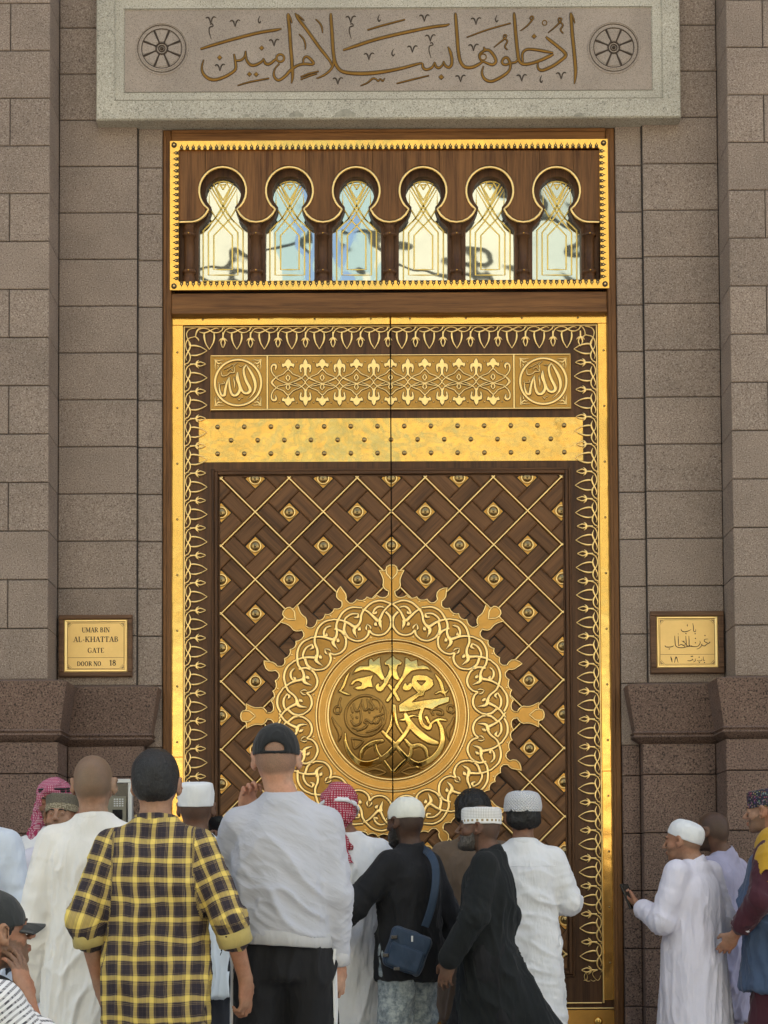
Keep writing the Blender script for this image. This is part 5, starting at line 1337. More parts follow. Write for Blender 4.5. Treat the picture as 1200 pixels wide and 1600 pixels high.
def plaid_f(a, per):
    fr = q.math('FRACT', q.math('DIVIDE', a, per))
    big = q.ramp(fr, [(0, 0), (.03, .6), (.06, 1), (.23, 1), (.27, .6), (.31, .0), (.36, .38), (.39, 0.0), (.62, .16), (.64, 0), (.86, .38), (.90, 0), (.94, .45), (.97, 0)], 'CONSTANT'); return big
fu, fv = plaid_f(a1, .068), plaid_f(a2, .071)
s1 = q.math('ADD', q.math('MULTIPLY', fu, .5), q.math('MULTIPLY', fv, .5))
tw_ = q.math('SINE', q.math('MULTIPLY', q.math('ADD', a1, a2), 2100)); s1 = q.math('ADD', s1, q.math('MULTIPLY', tw_, .035))
col = q.ramp(s1, [(0, (.020, .014, .022)), (.12, (.060, .040, .042)), (.30, (.22, .155, .085)), (.50, (.40, .29, .10)), (.62, (.58, .42, .10)), (1, (.78, .59, .15))])
q.setp(Base_Color=col, Roughness=.85); creases(q, 12, .8)
q = NM('stripes'); a1 = q.n('Attribute', attribute_name='cu').outputs['Fac']; a2 = q.n('Attribute', attribute_name='cv').outputs['Fac']
fr = q.math('FRACT', q.math('DIVIDE', a2, .0165)); f2 = q.math('FRACT', q.math('DIVIDE', a1, .007))
m1 = q.ramp(fr, [(0, 1), (.42, 0)], 'CONSTANT'); m2 = q.ramp(f2, [(0, 1), (.35, .55)], 'CONSTANT')
q.setp(Base_Color=q.mix(q.math('MULTIPLY', m1, m2), (.70, .70, .72), (.07, .07, .085)), Roughness=.85); creases(q, 20, .6)
def keff(name, red, white, per):
    q = NM(name); a1 = q.n('Attribute', attribute_name='cu').outputs['Fac']; a2 = q.n('Attribute', attribute_name='cv').outputs['Fac']
    f1 = q.math('SINE', q.math('MULTIPLY', a1, 6.283/per)); f2 = q.math('SINE', q.math('MULTIPLY', a2, 6.283/per))
    m = q.math('MAXIMUM', q.ramp(f1, [(0, .25), (.3, 1)]), q.ramp(f2, [(0, .25), (.3, 1)]))
    m = q.ramp(q.math('MULTIPLY', f1, f2), [(.2, 0), (.42, 1)]) if False else m
    q.setp(Base_Color=q.mix(m, white, red), Roughness=.9); c = q.co(rand=False); q.bump(q.noise(c, 30, 3), .5, .006); return q.m
keff('keffiyeh_red', (.34, .012, .04), (.60, .42, .45), .0125); keff('keffiyeh_pink', (.36, .03, .10), (.62, .50, .54), .0095)
q = NM('kufi_lattice'); c = q.co(rand=False); a1 = q.n('Attribute', attribute_name='cu').outputs['Fac']; a2 = q.n('Attribute', attribute_name='cv').outputs['Fac']
f1 = q.math('SINE', q.math('MULTIPLY', q.math('ADD', a1, a2), 6.283/.034)); f2 = q.math('SINE', q.math('MULTIPLY', q.math('SUBTRACT', a1, a2), 6.283/.034)); m = q.math('MULTIPLY', q.math('ABSOLUTE', f1), q.math('ABSOLUTE', f2))
q.setp(Base_Color=q.ramp(m, [(.10, (.82, .82, .84)), (.3, (.30, .30, .32)), (.6, (.62, .62, .64))]), Roughness=.9); q.bump(m, .8, .006)
q = NM('kufi_printed'); a1 = q.n('Attribute', attribute_name='cu').outputs['Fac']; a2 = q.n('Attribute', attribute_name='cv').outputs['Fac']
g1 = q.math('ABSOLUTE', q.math('SINE', q.math('MULTIPLY', a1, 3.1416/.008))); g2 = q.math('ABSOLUTE', q.math('SINE', q.math('MULTIPLY', a2, 3.1416/.008)))
grid = q.ramp(q.math('MINIMUM', g1, g2), [(.15, (.30, .27, .25)), (.35, (.80, .79, .78))])
sq1 = q.ramp(q.math('FRACT', q.math('DIVIDE', a1, .024)), [(0, 1), (.45, 0)], 'CONSTANT')
low = q.ramp(q.math('ADD', a2, .05), [(0, 0), (.0605, 1), (.0705, 0)], 'CONSTANT'); low_all = q.ramp(q.math('ADD', a2, .05), [(0, 1), (.076, 0)], 'CONSTANT')
col = q.mix(low_all, grid, (.80, .79, .78)); col = q.mix(q.math('MULTIPLY', sq1, low), col, (.33, .24, .12)); q.setp(Base_Color=col, Roughness=.85)
q = NM('kufi_brown'); a2 = q.n('Attribute', attribute_name='cv').outputs['Fac']; c = q.co(rand=False); nz = q.noise(c, 130, 3)
col = q.mix(q.ramp(q.math('ADD', a2, .05), [(0, 1), (.088, 0)], 'CONSTANT'), q.ramp(nz, [(.4, (.10, .085, .06)), (.6, (.14, .12, .09))]), q.ramp(nz, [(.45, (.16, .13, .08)), (.58, (.36, .31, .22))])); q.setp(Base_Color=col, Roughness=.8)
q = NM('kufi_embroidered'); c = q.co(rand=False); nz = q.n('TexVoronoi', i_Scale=90.0); q.l(c, nz.inputs['Vector'])
q.setp(Base_Color=q.mix(q.ramp(nz.outputs['Distance'], [(.2, 0), (.5, 1)]), q.mix(.75, nz.outputs['Color'], (.16, .02, .03)), (.012, .014, .03)), Roughness=.8)
def skin(name, col, stub=(.05, .04, .035)):
    q = NM(name); c = q.co(rand=False); a = q.n('Attribute', attribute_name='stub').outputs['Fac']; lp_ = q.n('Attribute', attribute_name='lip').outputs['Fac']
    nz = q.noise(c, 32, 5, .7); base = q.ramp(nz, [(.3, tuple(x*.76 for x in col)), (.7, tuple(min(1, x*1.14) for x in col))])
    red = q.ramp(q.noise(c, 9, 2), [(.38, (1, 1, 1)), (.62, (1.0, .80, .74))]); base = q.mix(1, base, red, 'MULTIPLY')
    fine = q.noise(c, 330, 2, .5)
    base = q.mix(lp_, base, (col[0]*.75, col[1]*.5, col[2]*.5))
    hairc = q.mix(q.ramp(fine, [(.35, 0), (.65, 1)]), stub, tuple(x*.55 for x in col))
    base = q.mix(a, base, hairc); q.setp(Base_Color=base, Roughness=.52); q.b.inputs['Subsurface Weight'].default_value = .08
    q.b.inputs['Subsurface Radius'].default_value = (.6, .25, .12); q.b.inputs['Subsurface Scale'].default_value = .01; q.b.inputs['Specular IOR Level'].default_value = .35
    pr = q.bump(q.noise(c, 45, 4, .6), .35, .004); q.bump(q.noise(c, 260, 3, .6), .4, .0012, pr); return q.m
skin('skin_light', (.50, .29, .20), (.16, .11, .08)); skin('skin_tan', (.36, .20, .13), (.10, .075, .055)); skin('skin_brown', (.24, .125, .08)); skin('skin_dark', (.085, .045, .03), (.02, .016, .014)); skin('skin_deep', (.15, .08, .052), (.035, .03, .025)); skin('skin_bald', (.34, .21, .14), (.13, .10, .07))
def hairm(name, col, tip):
    q = NM(name); c = q.co((260, 260, 26), rand=False); nz = q.noise(c, 1, 4, .7); c2 = q.co(rand=False)
    q.setp(Base_Color=q.ramp(nz, [(.35, col), (.7, tip)]), Roughness=.42); q.b.inputs['Specular IOR Level'].default_value = .4; pr = q.bump(nz, .9, .004); q.bump(q.noise(c2, 60, 4, .7), .7, .008, pr); return q.m
hairm('hair_black', (.006, .006, .007), (.028, .027, .028)); hairm('hair_afro', (.005, .0045, .004), (.016, .014, .013)); hairm('beard_black', (.008, .007, .006), (.022, .018, .016)); hairm('beard_grey', (.018, .014, .012), (.16, .14, .125))
simple('eye_white', (.62, .58, .54), .15); simple('eye_iris', (.02, .012, .008), .1)
simple('phone_black', (.008, .008, .009), .15); simple('stripe_white', (.75, .75, .76), .8)
# ---- figure
def rot_to(yaw, pitch=0, roll=0):
    return (Matrix.Rotation(yaw, 3, 'Z') @ Matrix.Rotation(pitch, 3, 'X') @ Matrix.Rotation(roll, 3, 'Y'))
class Person:
    def __init__(s, label, px, scale, top_y, yaw=0, skin='skin_tan', head_yaw=0, head_pitch=0, head_off=(0, 0), lean=(0, 0), arms=None, legs=None, sit=None, group=None, stub=None, head_k=1.0):
        Y = F_PX/scale; s.Y = Y; s.X = PXx(px, 1415, Y); s.H = PZ(px, top_y, Y)
        s.k = (s.H if sit is None else sit)/1.75; s.zoff = 0 if sit is None else s.H-sit
        s.yaw = math.radians(yaw); s.root = empty('person', (s.X, Y, 0), s.yaw, label=label, cat='person', group=group)
        s.skin = skin; k = s.k; s.sit = sit is not None
        s.hc = V3((head_off[0]+lean[0], head_off[1]+lean[1]+.015, 1.63*k+s.zoff)); s.hk = head_k*(.35+.65*k)
        s.hc[2] = s.H-.12*s.hk if sit is not None else 1.75*k-.12*s.hk
        s.Rh = rot_to(math.radians(head_yaw), math.radians(-head_pitch)); s.lean = V3((lean[0], lean[1], 0))
        s.arms = {}; s.stubspec = stub
        for sd in (-1, 1):
            a = (arms or {}).get(sd) or {}
            sh = V3(a.get('sh', (sd*.170*k+lean[0]*.9, lean[1]*.9, 1.40*k+s.zoff)))
            el = V3(a.get('el', (sd*.235*k+lean[0]*.5, lean[1]*.5-.02, 1.13*k+s.zoff))); wr = V3(a.get('wr', (sd*.245*k, .06+lean[1]*.3, .885*k+s.zoff)))
            s.arms[sd] = dict(sh=sh, el=el, wr=wr, hd=a.get('hd'), pn=a.get('pn'), curl=a.get('curl', .45), thumb=a.get('thumb', sd), slv=a.get('slv'))
        z = s.zoff
        if legs: s.legs = legs
        else: s.legs = {sd: dict(hip=V3((sd*.09*k, 0, .93*k+z)), kn=V3((sd*.105*k, .02, .50*k+z)), an=V3((sd*.11*k, -.02, .085+z))) for sd in (-1, 1)}
        s.body()
    def hp(s, p): return s.hc+np.array(s.Rh) @ (V3(p)*s.hk)
    def body(s):
        k, z0 = s.k, s.zoff; L = s.lean; hands = []
        fx = [(s.hc[0]-.13, s.hc[0]+.13, .0055)]; fy = [(s.hc[1]-.15, s.hc[1]+.16, .0055)]; fz = [(s.hc[2]-.16, s.hc[2]+.14, .0055)]
        for sd, a in s.arms.items():
            hd = V3(a['hd']) if a['hd'] is not None else (a['wr']-a['el']); hd = hd/np.linalg.norm(hd)
            pn = V3(a['pn']) if a['pn'] is not None else V3((-sd, .25, 0)); pn = pn-hd*(pn@hd); pn /= np.linalg.norm(pn); a['hdv'], a['pnv'] = hd, pn
            c = a['wr']+hd*.10; fx.append((c[0]-.09, c[0]+.09, .0062)); fy.append((c[1]-.09, c[1]+.09, .0062)); fz.append((c[2]-.11, c[2]+.11, .0062))
        allp = [s.hc+V3((.14, .17, .13)), s.hc-V3((.14, .14, .1))]+[a[q] for a in s.arms.values() for q in ('sh', 'el', 'wr')]+[a['wr']+a['hdv']*.2 for a in s.arms.values()]+[l[q] for l in s.legs.values() for q in ('hip', 'kn', 'an')]
        lo = np.min(allp, 0)-.1; hi = np.max(allp, 0)+.1; lo[2] = max(lo[2], z0+.0 if not s.sit else lo[2])
        f = Fld(axis(lo[0], hi[0], .016, fx), axis(lo[1], hi[1], .016, fy), axis(lo[2], hi[2], .02, fz)); s.f = f
        f.stack([(.86*k+z0, 0, 0, .13, .09), (.95*k+z0, 0, 0, .155, .105), (1.08*k+z0, L[0]*.4, L[1]*.4, .135, .092), (1.28*k+z0, L[0]*.8, L[1]*.8, .155, .105), (1.40*k+z0, L[0]*.9, L[1]*.9, .15, .092), (1.48*k+z0, L[0], L[1], .07, .06)])
        for sd, l in s.legs.items():
            f.cone(l['hip'], l['kn'], .085, .058, .04); f.cone(l['kn'], l['an'], .055, .038, .03); f.cone(l['an']+V3((0, -.03, -.045)), l['an']+V3((sd*.01, .15, -.055)), .035, .028, .02)
        nb = V3((L[0], L[1]-.005, 1.455*k+z0))
        f.cone(nb+V3((0, -.01, 0)), s.hp((0, -.022, -.05)), .058*s.hk, .056*s.hk, .03)
        f.cone(nb+V3((-.085, -.01, -.05)), nb+V3((0, -.012, .03)), .022, .040, .04); f.cone(nb+V3((.085, -.01, -.05)), nb+V3((0, -.012, .03)), .022, .040, .04)
        for sd, a in s.arms.items():
            f.cone(a['sh'], a['el'], .052, .038, .03); f.cone(a['el'], a['wr'], .038, .0255, .02)
            hd, pn = a['hdv'], a['pnv']; sv = np.cross(hd, pn); w = a['wr']; th = a['thumb']
            if (sv@V3((1, 0, 0)))*1 == 0: pass
            sv = sv*th*(1 if a.get('flip') is None else -1)
            R = np.stack([sv, hd, pn], 1)
            f.cone(w, w+hd*.03, .025, .028, .02, flat=(pn, 1.35)); f.ell(w+hd*.056, (.041, .052, .0165), R, .012)
            f.cone(w+hd*.03+sv*.02, w+hd*.055+sv*.03+pn*.012, .018, .015, .012)
            cu = a['curl']
            for i, (off, ln, r) in enumerate(((.030, .072, .0088), (.011, .081, .0090), (-.009, .075, .0086), (-.028, .060, .0078))):
                p = w+hd*(.098-.006*abs(i-1))+sv*off; ang = cu*.55+.06*i
                d0 = hd*math.cos(ang*.6)+pn*math.sin(ang*.6)+sv*(off*2.0)
                for sgl, (fr, rr) in enumerate(((.45, 1.0), (.31, .93), (.24, .84))):
                    q_ = p+d0*ln*fr; f.cone(p, q_, r*rr, r*rr*.95, .004 if sgl else .006); p = q_; ang += cu*(.9+.15*i); d0 = hd*math.cos(ang)+pn*math.sin(ang)+sv*(off*1.0)
            p = w+hd*.028+sv*.03; d0 = hd*.72+sv*.60+pn*.35; d0 /= np.linalg.norm(d0); q_ = p+d0*.045; f.cone(p, q_, .0135, .0115, .008); d0 = hd*.92+sv*.15+pn*.45; d0 /= np.linalg.norm(d0); f.cone(q_, q_+d0*.032, .0112, .0092, .004)
        R = np.array(s.Rh); hk = s.hk
        def E(c, r, k_=.012, op='u', R2=None): f.ell(s.hp(c), V3(r)*hk, R if R2 is None else R @ np.array(R2), k_*hk, op)
        def C(a, b, ra, rb, k_=.008, op='u'): f.cone(s.hp(a), s.hp(b), ra*hk, rb*hk, k_*hk, op)
        E((0, -.014, .034), (.0765, .097, .086), .02); E((0, -.04, -.012), (.068, .068, .062), .03); E((0, .028, -.028), (.060, .063, .082), .025)
        E((0, .040, -.080), (.047, .045, .030), .022); E((0, .070, -.100), (.022, .020, .016), .014)
        C((-.03, .083, .020), (.03, .083, .020), .0125, .0125, .014); E((-.046, .052, -.030), (.020, .026, .020), k_=.018); E((.046, .052, -.030), (.020, .026, .020), k_=.018)
        for sx in (-1, 1): E((sx*.031, .100, .001), (.019, .016, .0125), .008, 's'); E((sx*.030, .080, .000), (.0135, .0135, .012), .003)
        C((0, .090, .012), (0, .113, -.026), .0075, .0105, .007); E((0, .114, -.031), (.012, .012, .0095), .006); E((-.0125, .101, -.034), (.008, .010, .008), .005); E((.0125, .101, -.034), (.008, .010, .008), .005)
        E((0, .090, -.061), (.026, .014, .0065), .004); E((0, .089, -.072), (.023, .014, .0075), .004); E((0, .105, -.0665), (.022, .010, .0016), .002, 's')
        for sx in (-1, 1):
            Re = rot_to(math.radians(-sx*32), math.radians(-12)); E((sx*.087, -.006, -.003), (.0095, .024, .036), .008, R2=Re); E((sx*.095, .002, .000), (.006, .012, .020), .004, 's', R2=Re); E((sx*.082, .003, -.033), (.007, .009, .012), .006, R2=Re)
        V, Fc = f.surf(); V = relax(V, Fc, 1, .35)
        q = (V-s.hc) @ R/hk; x, y, z = q.T; near = (np.abs(z) < .14) & (np.linalg.norm(q, axis=1) < .17)
        st_ = np.zeros(len(V)); sp = s.stubspec or {}
        jit = (vnoise(V*55)-.5)*.012
        if 'scalp' in sp:      # short hair: above a line that runs from the brow round the ears to the nape
            line = np.where(y > .03, .055, np.where(y > -.02, .03, -.055))+jit; lv = np.interp(y, [-.1, -.05, -.01, .02, .05, .07, .1], [-.070, -.055, -.01, .03, .045, .062, .066])+jit
            e = np.clip((z-lv)/.018, 0, 1)*near*(np.hypot(x, 0) < .09); ear = (np.abs(x) > .077) & (z < .03); st_ = np.maximum(st_, e*(~ear)*sp['scalp'])
        if 'beard' in sp:
            lv = np.interp(z, [-.13, -.075, -.05, -.03, .0, .03], [-.02, -.015, .0, .0, .0, .0]); e = (z < np.interp(y, [-.02, .0, .03, .06, .1], [.02, .0, -.030, -.047, -.047])+jit) & (y > -.012) & (z > -.125)
            lipm = (np.abs(x) < .024) & (z > -.079) & (z < -.055) & (y > .085); ear = (np.abs(x) > .074) & (z > -.04) & (y < .02); st_ = np.maximum(st_, e*near*(~lipm)*(~ear)*sp['beard'])
        lip = ((np.abs(x) < .024) & (z > -.080) & (z < -.054) & (y > .088) & near)*.8
        s.body_o = link('body', mkmesh('body', V, Fc, dict(stub=st_, lip=lip)), MATS[s.skin]); s.attach(s.body_o)
    def attach(s, o, par=None):
        o.parent = par or s.root; o.matrix_parent_inverse = Matrix.Identity(4); return o
    def surf(s, name, fld, mat, disp=None, uvf=None, it=1):
        V, Fc = fld.surf(); V = relax(V, Fc, it, .5)
        if disp is not None: N = vnormals(V, Fc); V = V+N*disp(V)[:, None]
        at = {}
        if uvf is not None: at['cu'], at['cv'] = uvf(V)
        o = link(name, mkmesh(name, V, Fc, at), MATS[mat]); return s.attach(o)
    def face(s, brow=True, open_=True):
        for sx in (-1, 1):
            o = MB(); R = np.array(s.Rh); n = 10
            v = []; f = []
            for i in range(7):
                th = math.pi*i/6
                for j in range(n): ph = 2*math.pi*j/n; v.append(s.hp((sx*.030+.0095*math.sin(th)*math.cos(ph), .0815+.0095*math.cos(th), .000+.0046*math.sin(th)*math.sin(ph))))
            for i in range(6):
                for j in range(n): f.append((i*n+j, i*n+(j+1) % n, (i+1)*n+(j+1) % n, (i+1)*n+j))
            o.add(v, f, 0, True)
            v = [s.hp((sx*.030+.0042*math.cos(2*math.pi*j/8), .0915, .0040*math.sin(2*math.pi*j/8))) for j in range(8)]; o.add(v, [tuple(range(8))], 1)
            e = link('eye', o.mesh('eye'), [MATS['eye_white'], MATS['eye_iris']]); s.attach(e)
            if brow:
                o = MB(); pts = [((sx*.012, .0985, .019), .004), ((sx*.024, .0975, .0235), .0048), ((sx*.038, .089, .0235), .004), ((sx*.050, .075, .017), .002)]
                v = []; f = []
                for p, r in pts:
                    for j in range(6): a = 2*math.pi*j/6; v.append(s.hp((p[0], p[1]+.003*math.cos(a), p[2]+r*math.sin(a))))
                for i in range(3):
                    for j in range(6): f.append((i*6+j, i*6+(j+1) % 6, (i+1)*6+(j+1) % 6, (i+1)*6+j))
                o.add(v, f, 0, True); s.attach(link('eyebrow', o.mesh('eyebrow'), MATS['beard_black']))
    def hfield(s, h=.0055, ext=.15, down=.17):
        c = s.hc; return Fld(np.arange(c[0]-ext, c[0]+ext, h), np.arange(c[1]-ext, c[1]+ext, h), np.arange(c[2]-down, c[2]+ext, h))
    def hair(s, mat='hair_black', th=.012, style='short', amp=.004):
        f = s.hfield(); R = np.array(s.Rh); hk = s.hk
        def E(c, r, k_=.012, op='u'): f.ell(s.hp(c), V3(r)*hk, R, k_*hk, op)
        if style == 'afro':
            E((0, -.024, .040), (.086+th, .100+th, .086+th), .01); E((0, -.050, -.02), (.090+th*.6, .070+th*.6, .058), .03)
        else:
            E((0, -.018, .036), (.0775+th, .099+th, .088+th*1.3), .01); E((0, -.045, -.014), (.069+th*.5, .066+th*.7, .058), .03)
        E((0, .082, -.035), (.085, .065, .085), .015, 's'); E((0, .02, -.075), (.12, .085, .065), .012, 's')
        for sx in (-1, 1): E((sx*.094, .0, -.014), (.026, .034, .044), .006, 's')
        d = lambda V: amp*(vnoise(V*np.array((60, 60, 30)))-.5)*2+amp*(vnoise(V*160)-.5)
        return s.surf('hair', f, mat, d, it=1)
    def beard(s, mat='beard_black', th=.010, long_=.0):
        f = s.hfield(); R = np.array(s.Rh); hk = s.hk
        def E(c, r, k_=.01, op='u'): f.ell(s.hp(c), V3(r)*hk, R, k_*hk, op)
        E((0, .028, -.040), (.061+th*.6, .060+th, .080), .01); E((0, .046, -.086), (.047+th, .046+th, .030+th), .02); E((0, .074, -.104-long_*.5), (.030, .026, .022+long_), .02)
        E((0, -.03, -.02), (.11, .045, .13), .008, 's'); E((0, .04, .035), (.12, .15, .066), .012, 's')
        for sx in (-1, 1): E((sx*.036, .098, -.016), (.034, .05, .034), .012, 's')
        E((0, .122, -.026), (.026, .03, .024), .006, 's'); E((0, .112, -.0665), (.020, .03, .006), .003, 's')
        d = lambda V: .003*(vnoise(V*110)-.5)*2
        return s.surf('beard', f, mat, d, it=1)
    def kufi(s, mat, name='cap', h0=.018, h1=.118, a=.0835, b=.104, prof=None, pitch=0, yo=-.014, sag=0.0):
        """soft round cap as a closed turned shell with rim and thickness"""
        prof = prof or [(1.0, 0), (1.015, .12), (1.01, .45), (.97, .72), (.86, .9), (.6, .985), (.3, 1.0), (.02, 1.0)]
        n = 44; P_ = cr([(r, z, 0) for r, z in prof], 4); V = []; Rp = np.array(Matrix.Rotation(math.radians(-pitch), 3, 'X')); cu = []; cv = []
        rings = [(r-.045, z+.02) for r, z in P_[:2, :2]][::-1]+[(r, z) for r, z in P_[:, :2]]
        for r, z in rings:
            for i in range(n):
                t = 2*math.pi*i/n; zz = h0+(h1-h0)*z; p = V3((a*r*math.sin(t), yo+b*r*math.cos(t), zz-sag*math.cos(t)*0))
                p = Rp@(p-V3((0, yo, h0)))+V3((0, yo, h0)); V.append(s.hp(p)); cu.append(t*.0955); cv.append(z*(h1-h0))
        F_ = [(k*n+i, k*n+(i+1) % n, (k+1)*n+(i+1) % n, (k+1)*n+i) for k in range(len(rings)-1) for i in range(n)]
        V = np.array(V); Fc = np.array(F_); N = vnormals(V, Fc); V = V+N*((vnoise(V*38)-.5)*.005)[:, None]
        return s.attach(link(name, mkmesh(name, V, Fc, dict(cu=cu, cv=cv)), MATS[mat]))
    def ballcap(s, mat='cap_black', back_open=True, brim=True, pitch=0):
        f = s.hfield(.005); Rp = s.Rh @ Matrix.Rotation(math.radians(-pitch), 3, 'X'); R = np.array(Rp); hk = s.hk
        def hp(p): return s.hc+R@(V3(p)*hk)
        def E(c, r, k_=.006, op='u'): f.ell(hp(c), V3(r)*hk, R, k_*hk, op)
        E((0, -.012, .030), (.089, .109, .106)); 
        n = R@V3((0, 0, -1)); f.half(hp((0, 0, .012)), n)
        E((0, -.012, .012), (.081, .101, .095), .003, 's')
        if back_open: E((0, -.110, .032), (.036, .05, .024), .003, 's'); f.half(hp((0, 0, .012)), n); f.cone(hp((-.05, -.100, .020)), hp((0, -.117, .018)), .0065, .0065, .003); f.cone(hp((.05, -.100, .020)), hp((0, -.117, .018)), .0065, .0065, .003)
        f.ell(hp((0, -.012, .134)), V3((.007, .007, .004))*hk, R, .003)
        o = s.surf('cap', f, mat, lambda V: .0015*(vnoise(V*40)-.5), it=1)
        if brim:
            V = []; n1, n2 = 15, 6; Fs = []
            for side in (0, 1):
                for i in range(n1):
                    t = (i/(n1-1)-.5)*2
                    for j in range(n2):
                        u = j/(n2-1); x = t*.078*(1-.10*u); y = .098*math.sqrt(max(0, 1-(t*.80)**2))-.010+u*(.072)*(1-.35*t*t); z = .020-.022*t*t-.014*u-.004*side
                        V.append(hp((x, y, z)))
            m = n1*n2
            for side in (0, 1):
                for i in range(n1-1):
                    for j in range(n2-1): Fs.append([side*m+i*n2+j, side*m+(i+1)*n2+j, side*m+(i+1)*n2+j+1, side*m+i*n2+j+1])
            for i in range(n1-1): Fs.append([i*n2+n2-1, (i+1)*n2+n2-1, m+(i+1)*n2+n2-1, m+i*n2+n2-1])
            for j in range(n2-1): Fs.append([j, j+1, m+j+1, m+j]); Fs.append([(n1-1)*n2+j, (n1-1)*n2+j+1, m+(n1-1)*n2+j+1, m+(n1-1)*n2+j])
            s.attach(link('brim', mkmesh('brim', np.array(V), np.array(Fs)), MATS[mat]), o)
        return o
    # ---- garments
    def top(s, name, mat, hem, hem_ab=(.19, .135), ease=.0, slv=.92, srad=(.068, .056, .050, .046), fold=((.25, .1, 1), .055, 4.0, .008), sfold=.006, h=.0085, collar=None, cuffs=None, belly=0., shirt_cut=0, waist=None, seed=0., tail=None, pw=2.2, extra=None, hem_c=(0, 0)):
        k, z0, L = s.k, s.zoff, s.lean
        pts = [a[q] for a in s.arms.values() for q in ('sh', 'el', 'wr')]
        lo = np.min(pts+[V3((-hem_ab[0]-.06, -hem_ab[1]-.06, hem+z0))], 0)-.09; hi = np.max(pts+[V3((hem_ab[0]+.06, hem_ab[1]+.06, 1.55*k+z0))], 0)+.09
        if tail is not None: lo = np.minimum(lo, V3(tail)-.1); hi = np.maximum(hi, V3(tail)+.1)
        lo[2] = max(lo[2], hem+z0-.02) if min(a['wr'][2] for a in s.arms.values()) > hem+z0 else lo[2]
        f = Fld(np.arange(lo[0], hi[0], h), np.arange(lo[1], hi[1], h), np.arange(lo[2], hi[2], h*1.15)); e = ease
        wa, wb = waist or (.168, .122)
        lv = [(hem+z0, hem_c[0], hem_c[1], hem_ab[0], hem_ab[1])]; lo[1] = min(lo[1], hem_c[1]-hem_ab[1]-.05)
        if hem < .86*k: lv.append((.93*k+z0, L[0]*.2, L[1]*.2, max(.185+e, wa+.01), max(.135+e, wb)))
        lv += [(1.10*k+z0, L[0]*.5, L[1]*.5+belly*.3, wa+e, wb+e), (1.28*k+z0, L[0]*.8, L[1]*.8, .178*k+e, .122+e), (1.365*k+z0, L[0]*.9, L[1]*.9, .165*k+e*.8, .112+e*.8), (1.425*k+z0, L[0], L[1]-.004, .124, .096), (1.468*k+z0, L[0], L[1]-.010, .088, .084), (1.502*k+z0, L[0], L[1]-.014, .070, .070)]
        f.stack(lv, .03, pw)
        for sd, a in s.arms.items():
            nb = V3((L[0]+sd*.045, L[1]-.004, 1.462*k+z0)); f.cone(nb, a['sh']+V3((-sd*.012, 0, .004)), .034, srad[0]*.80, .05)
            sl = a['slv'] if a['slv'] is not None else slv; en = a['el']+(a['wr']-a['el'])*sl; m = a['el']
            f.cone(a['sh']+V3((0, 0, -.012)), m, srad[0]*.92+e*.3, srad[1]+e*.4, .035)
            if sl > 0: f.cone(m, en, srad[1]+e*.4, srad[3]+e*.2, .02)
        if tail is not None: f.cone(V3((0, -.05, .95*k)), tail, .12, .05, .12)
        if extra: extra(f)
        f.F = f.F
        def disp(V):
            fd, sz, stx, am = fold
            d = am*folds(V, fd, sz, stx, seed+3.1); 
            w = np.clip((1.44*k+z0-V[:, 2])/.22, .15, 1); d = d*w
            for sd, a in s.arms.items():
                ab = a['el']-a['sh']; t1 = np.clip(((V-a['sh'])@ab)/(ab@ab), 0, 1); d1 = np.linalg.norm(V-a['sh']-t1[:, None]*ab, axis=1)
                bc = a['wr']-a['el']; t2 = np.clip(((V-a['el'])@bc)/(bc@bc), 0, 1); d2 = np.linalg.norm(V-a['el']-t2[:, None]*bc, axis=1)
                on = (np.minimum(d1, d2) < srad[0]*1.35) & (t1 > .25); ss = np.where(d2 < d1, 1+t2, t1)
                ang = np.arctan2(V[:, 1]-a['el'][1], V[:, 0]-a['el'][0])
                q = np.stack([ss*8.5+np.sin(ang*1.0)*1.2, ang*.55, np.full(len(V), seed+sd*3.)], 1)
                rr = (1-np.abs(2*vnoise(q*1.0)-1))**1.8*1.3-.55; el_w = .55+.9*np.exp(-((ss-1.0)/.28)**2)
                d = np.where(on, sfold*rr*el_w+d*.35, d)
            return d
        def uvf(V):
            ang = np.arctan2(V[:, 0]-L[0]*.6, -(V[:, 1])+.0); cu = np.where(V[:, 1] < .02, np.clip(V[:, 0], -.3, .3)*1.12, ang*.165); cv = V[:, 2].copy()
            for sd, a in s.arms.items():
                ab = a['el']-a['sh']; t1 = np.clip(((V-a['sh'])@ab)/(ab@ab), 0, 1); d1 = np.linalg.norm(V-a['sh']-t1[:, None]*ab, axis=1)
                bc = a['wr']-a['el']; t2 = np.clip(((V-a['el'])@bc)/(bc@bc), 0, 1); d2 = np.linalg.norm(V-a['el']-t2[:, None]*bc, axis=1)
                on = (np.minimum(d1, d2) < srad[0]*1.35) & (sd*(V[:, 0]-L[0]) > .150*k)
                la, lb = np.linalg.norm(ab), np.linalg.norm(bc); t0 = (V-a['sh'])@ab/(ab@ab); ss = np.where(d2 < d1, la+t2*lb, np.minimum(t0, 1)*la); u = ab/la
                ax1 = np.cross(u, (0, 1, 0)); ax1 /= np.linalg.norm(ax1)+1e-9; w_ = V-a['sh']-((V-a['sh'])@u)[:, None]*u
                cu = np.where(on, (w_@ax1)*1.25+.02, cu); cv = np.where(on, -ss+.01, cv)
            cu = cu+.012*(vnoise(V*9)-.5)+.006*(vnoise(V*23)-.5); cv = cv+.016*(vnoise(V*8+9)-.5)+.007*(vnoise(V*21+4)-.5)
            return cu, cv
        o = s.surf(name, f, mat, disp, uvf); s.last = o
        if collar: s.collar(collar, mat if collar not in MATS else collar, o)
        if cuffs: s.cuffs(cuffs, o, slv, srad)
        return o
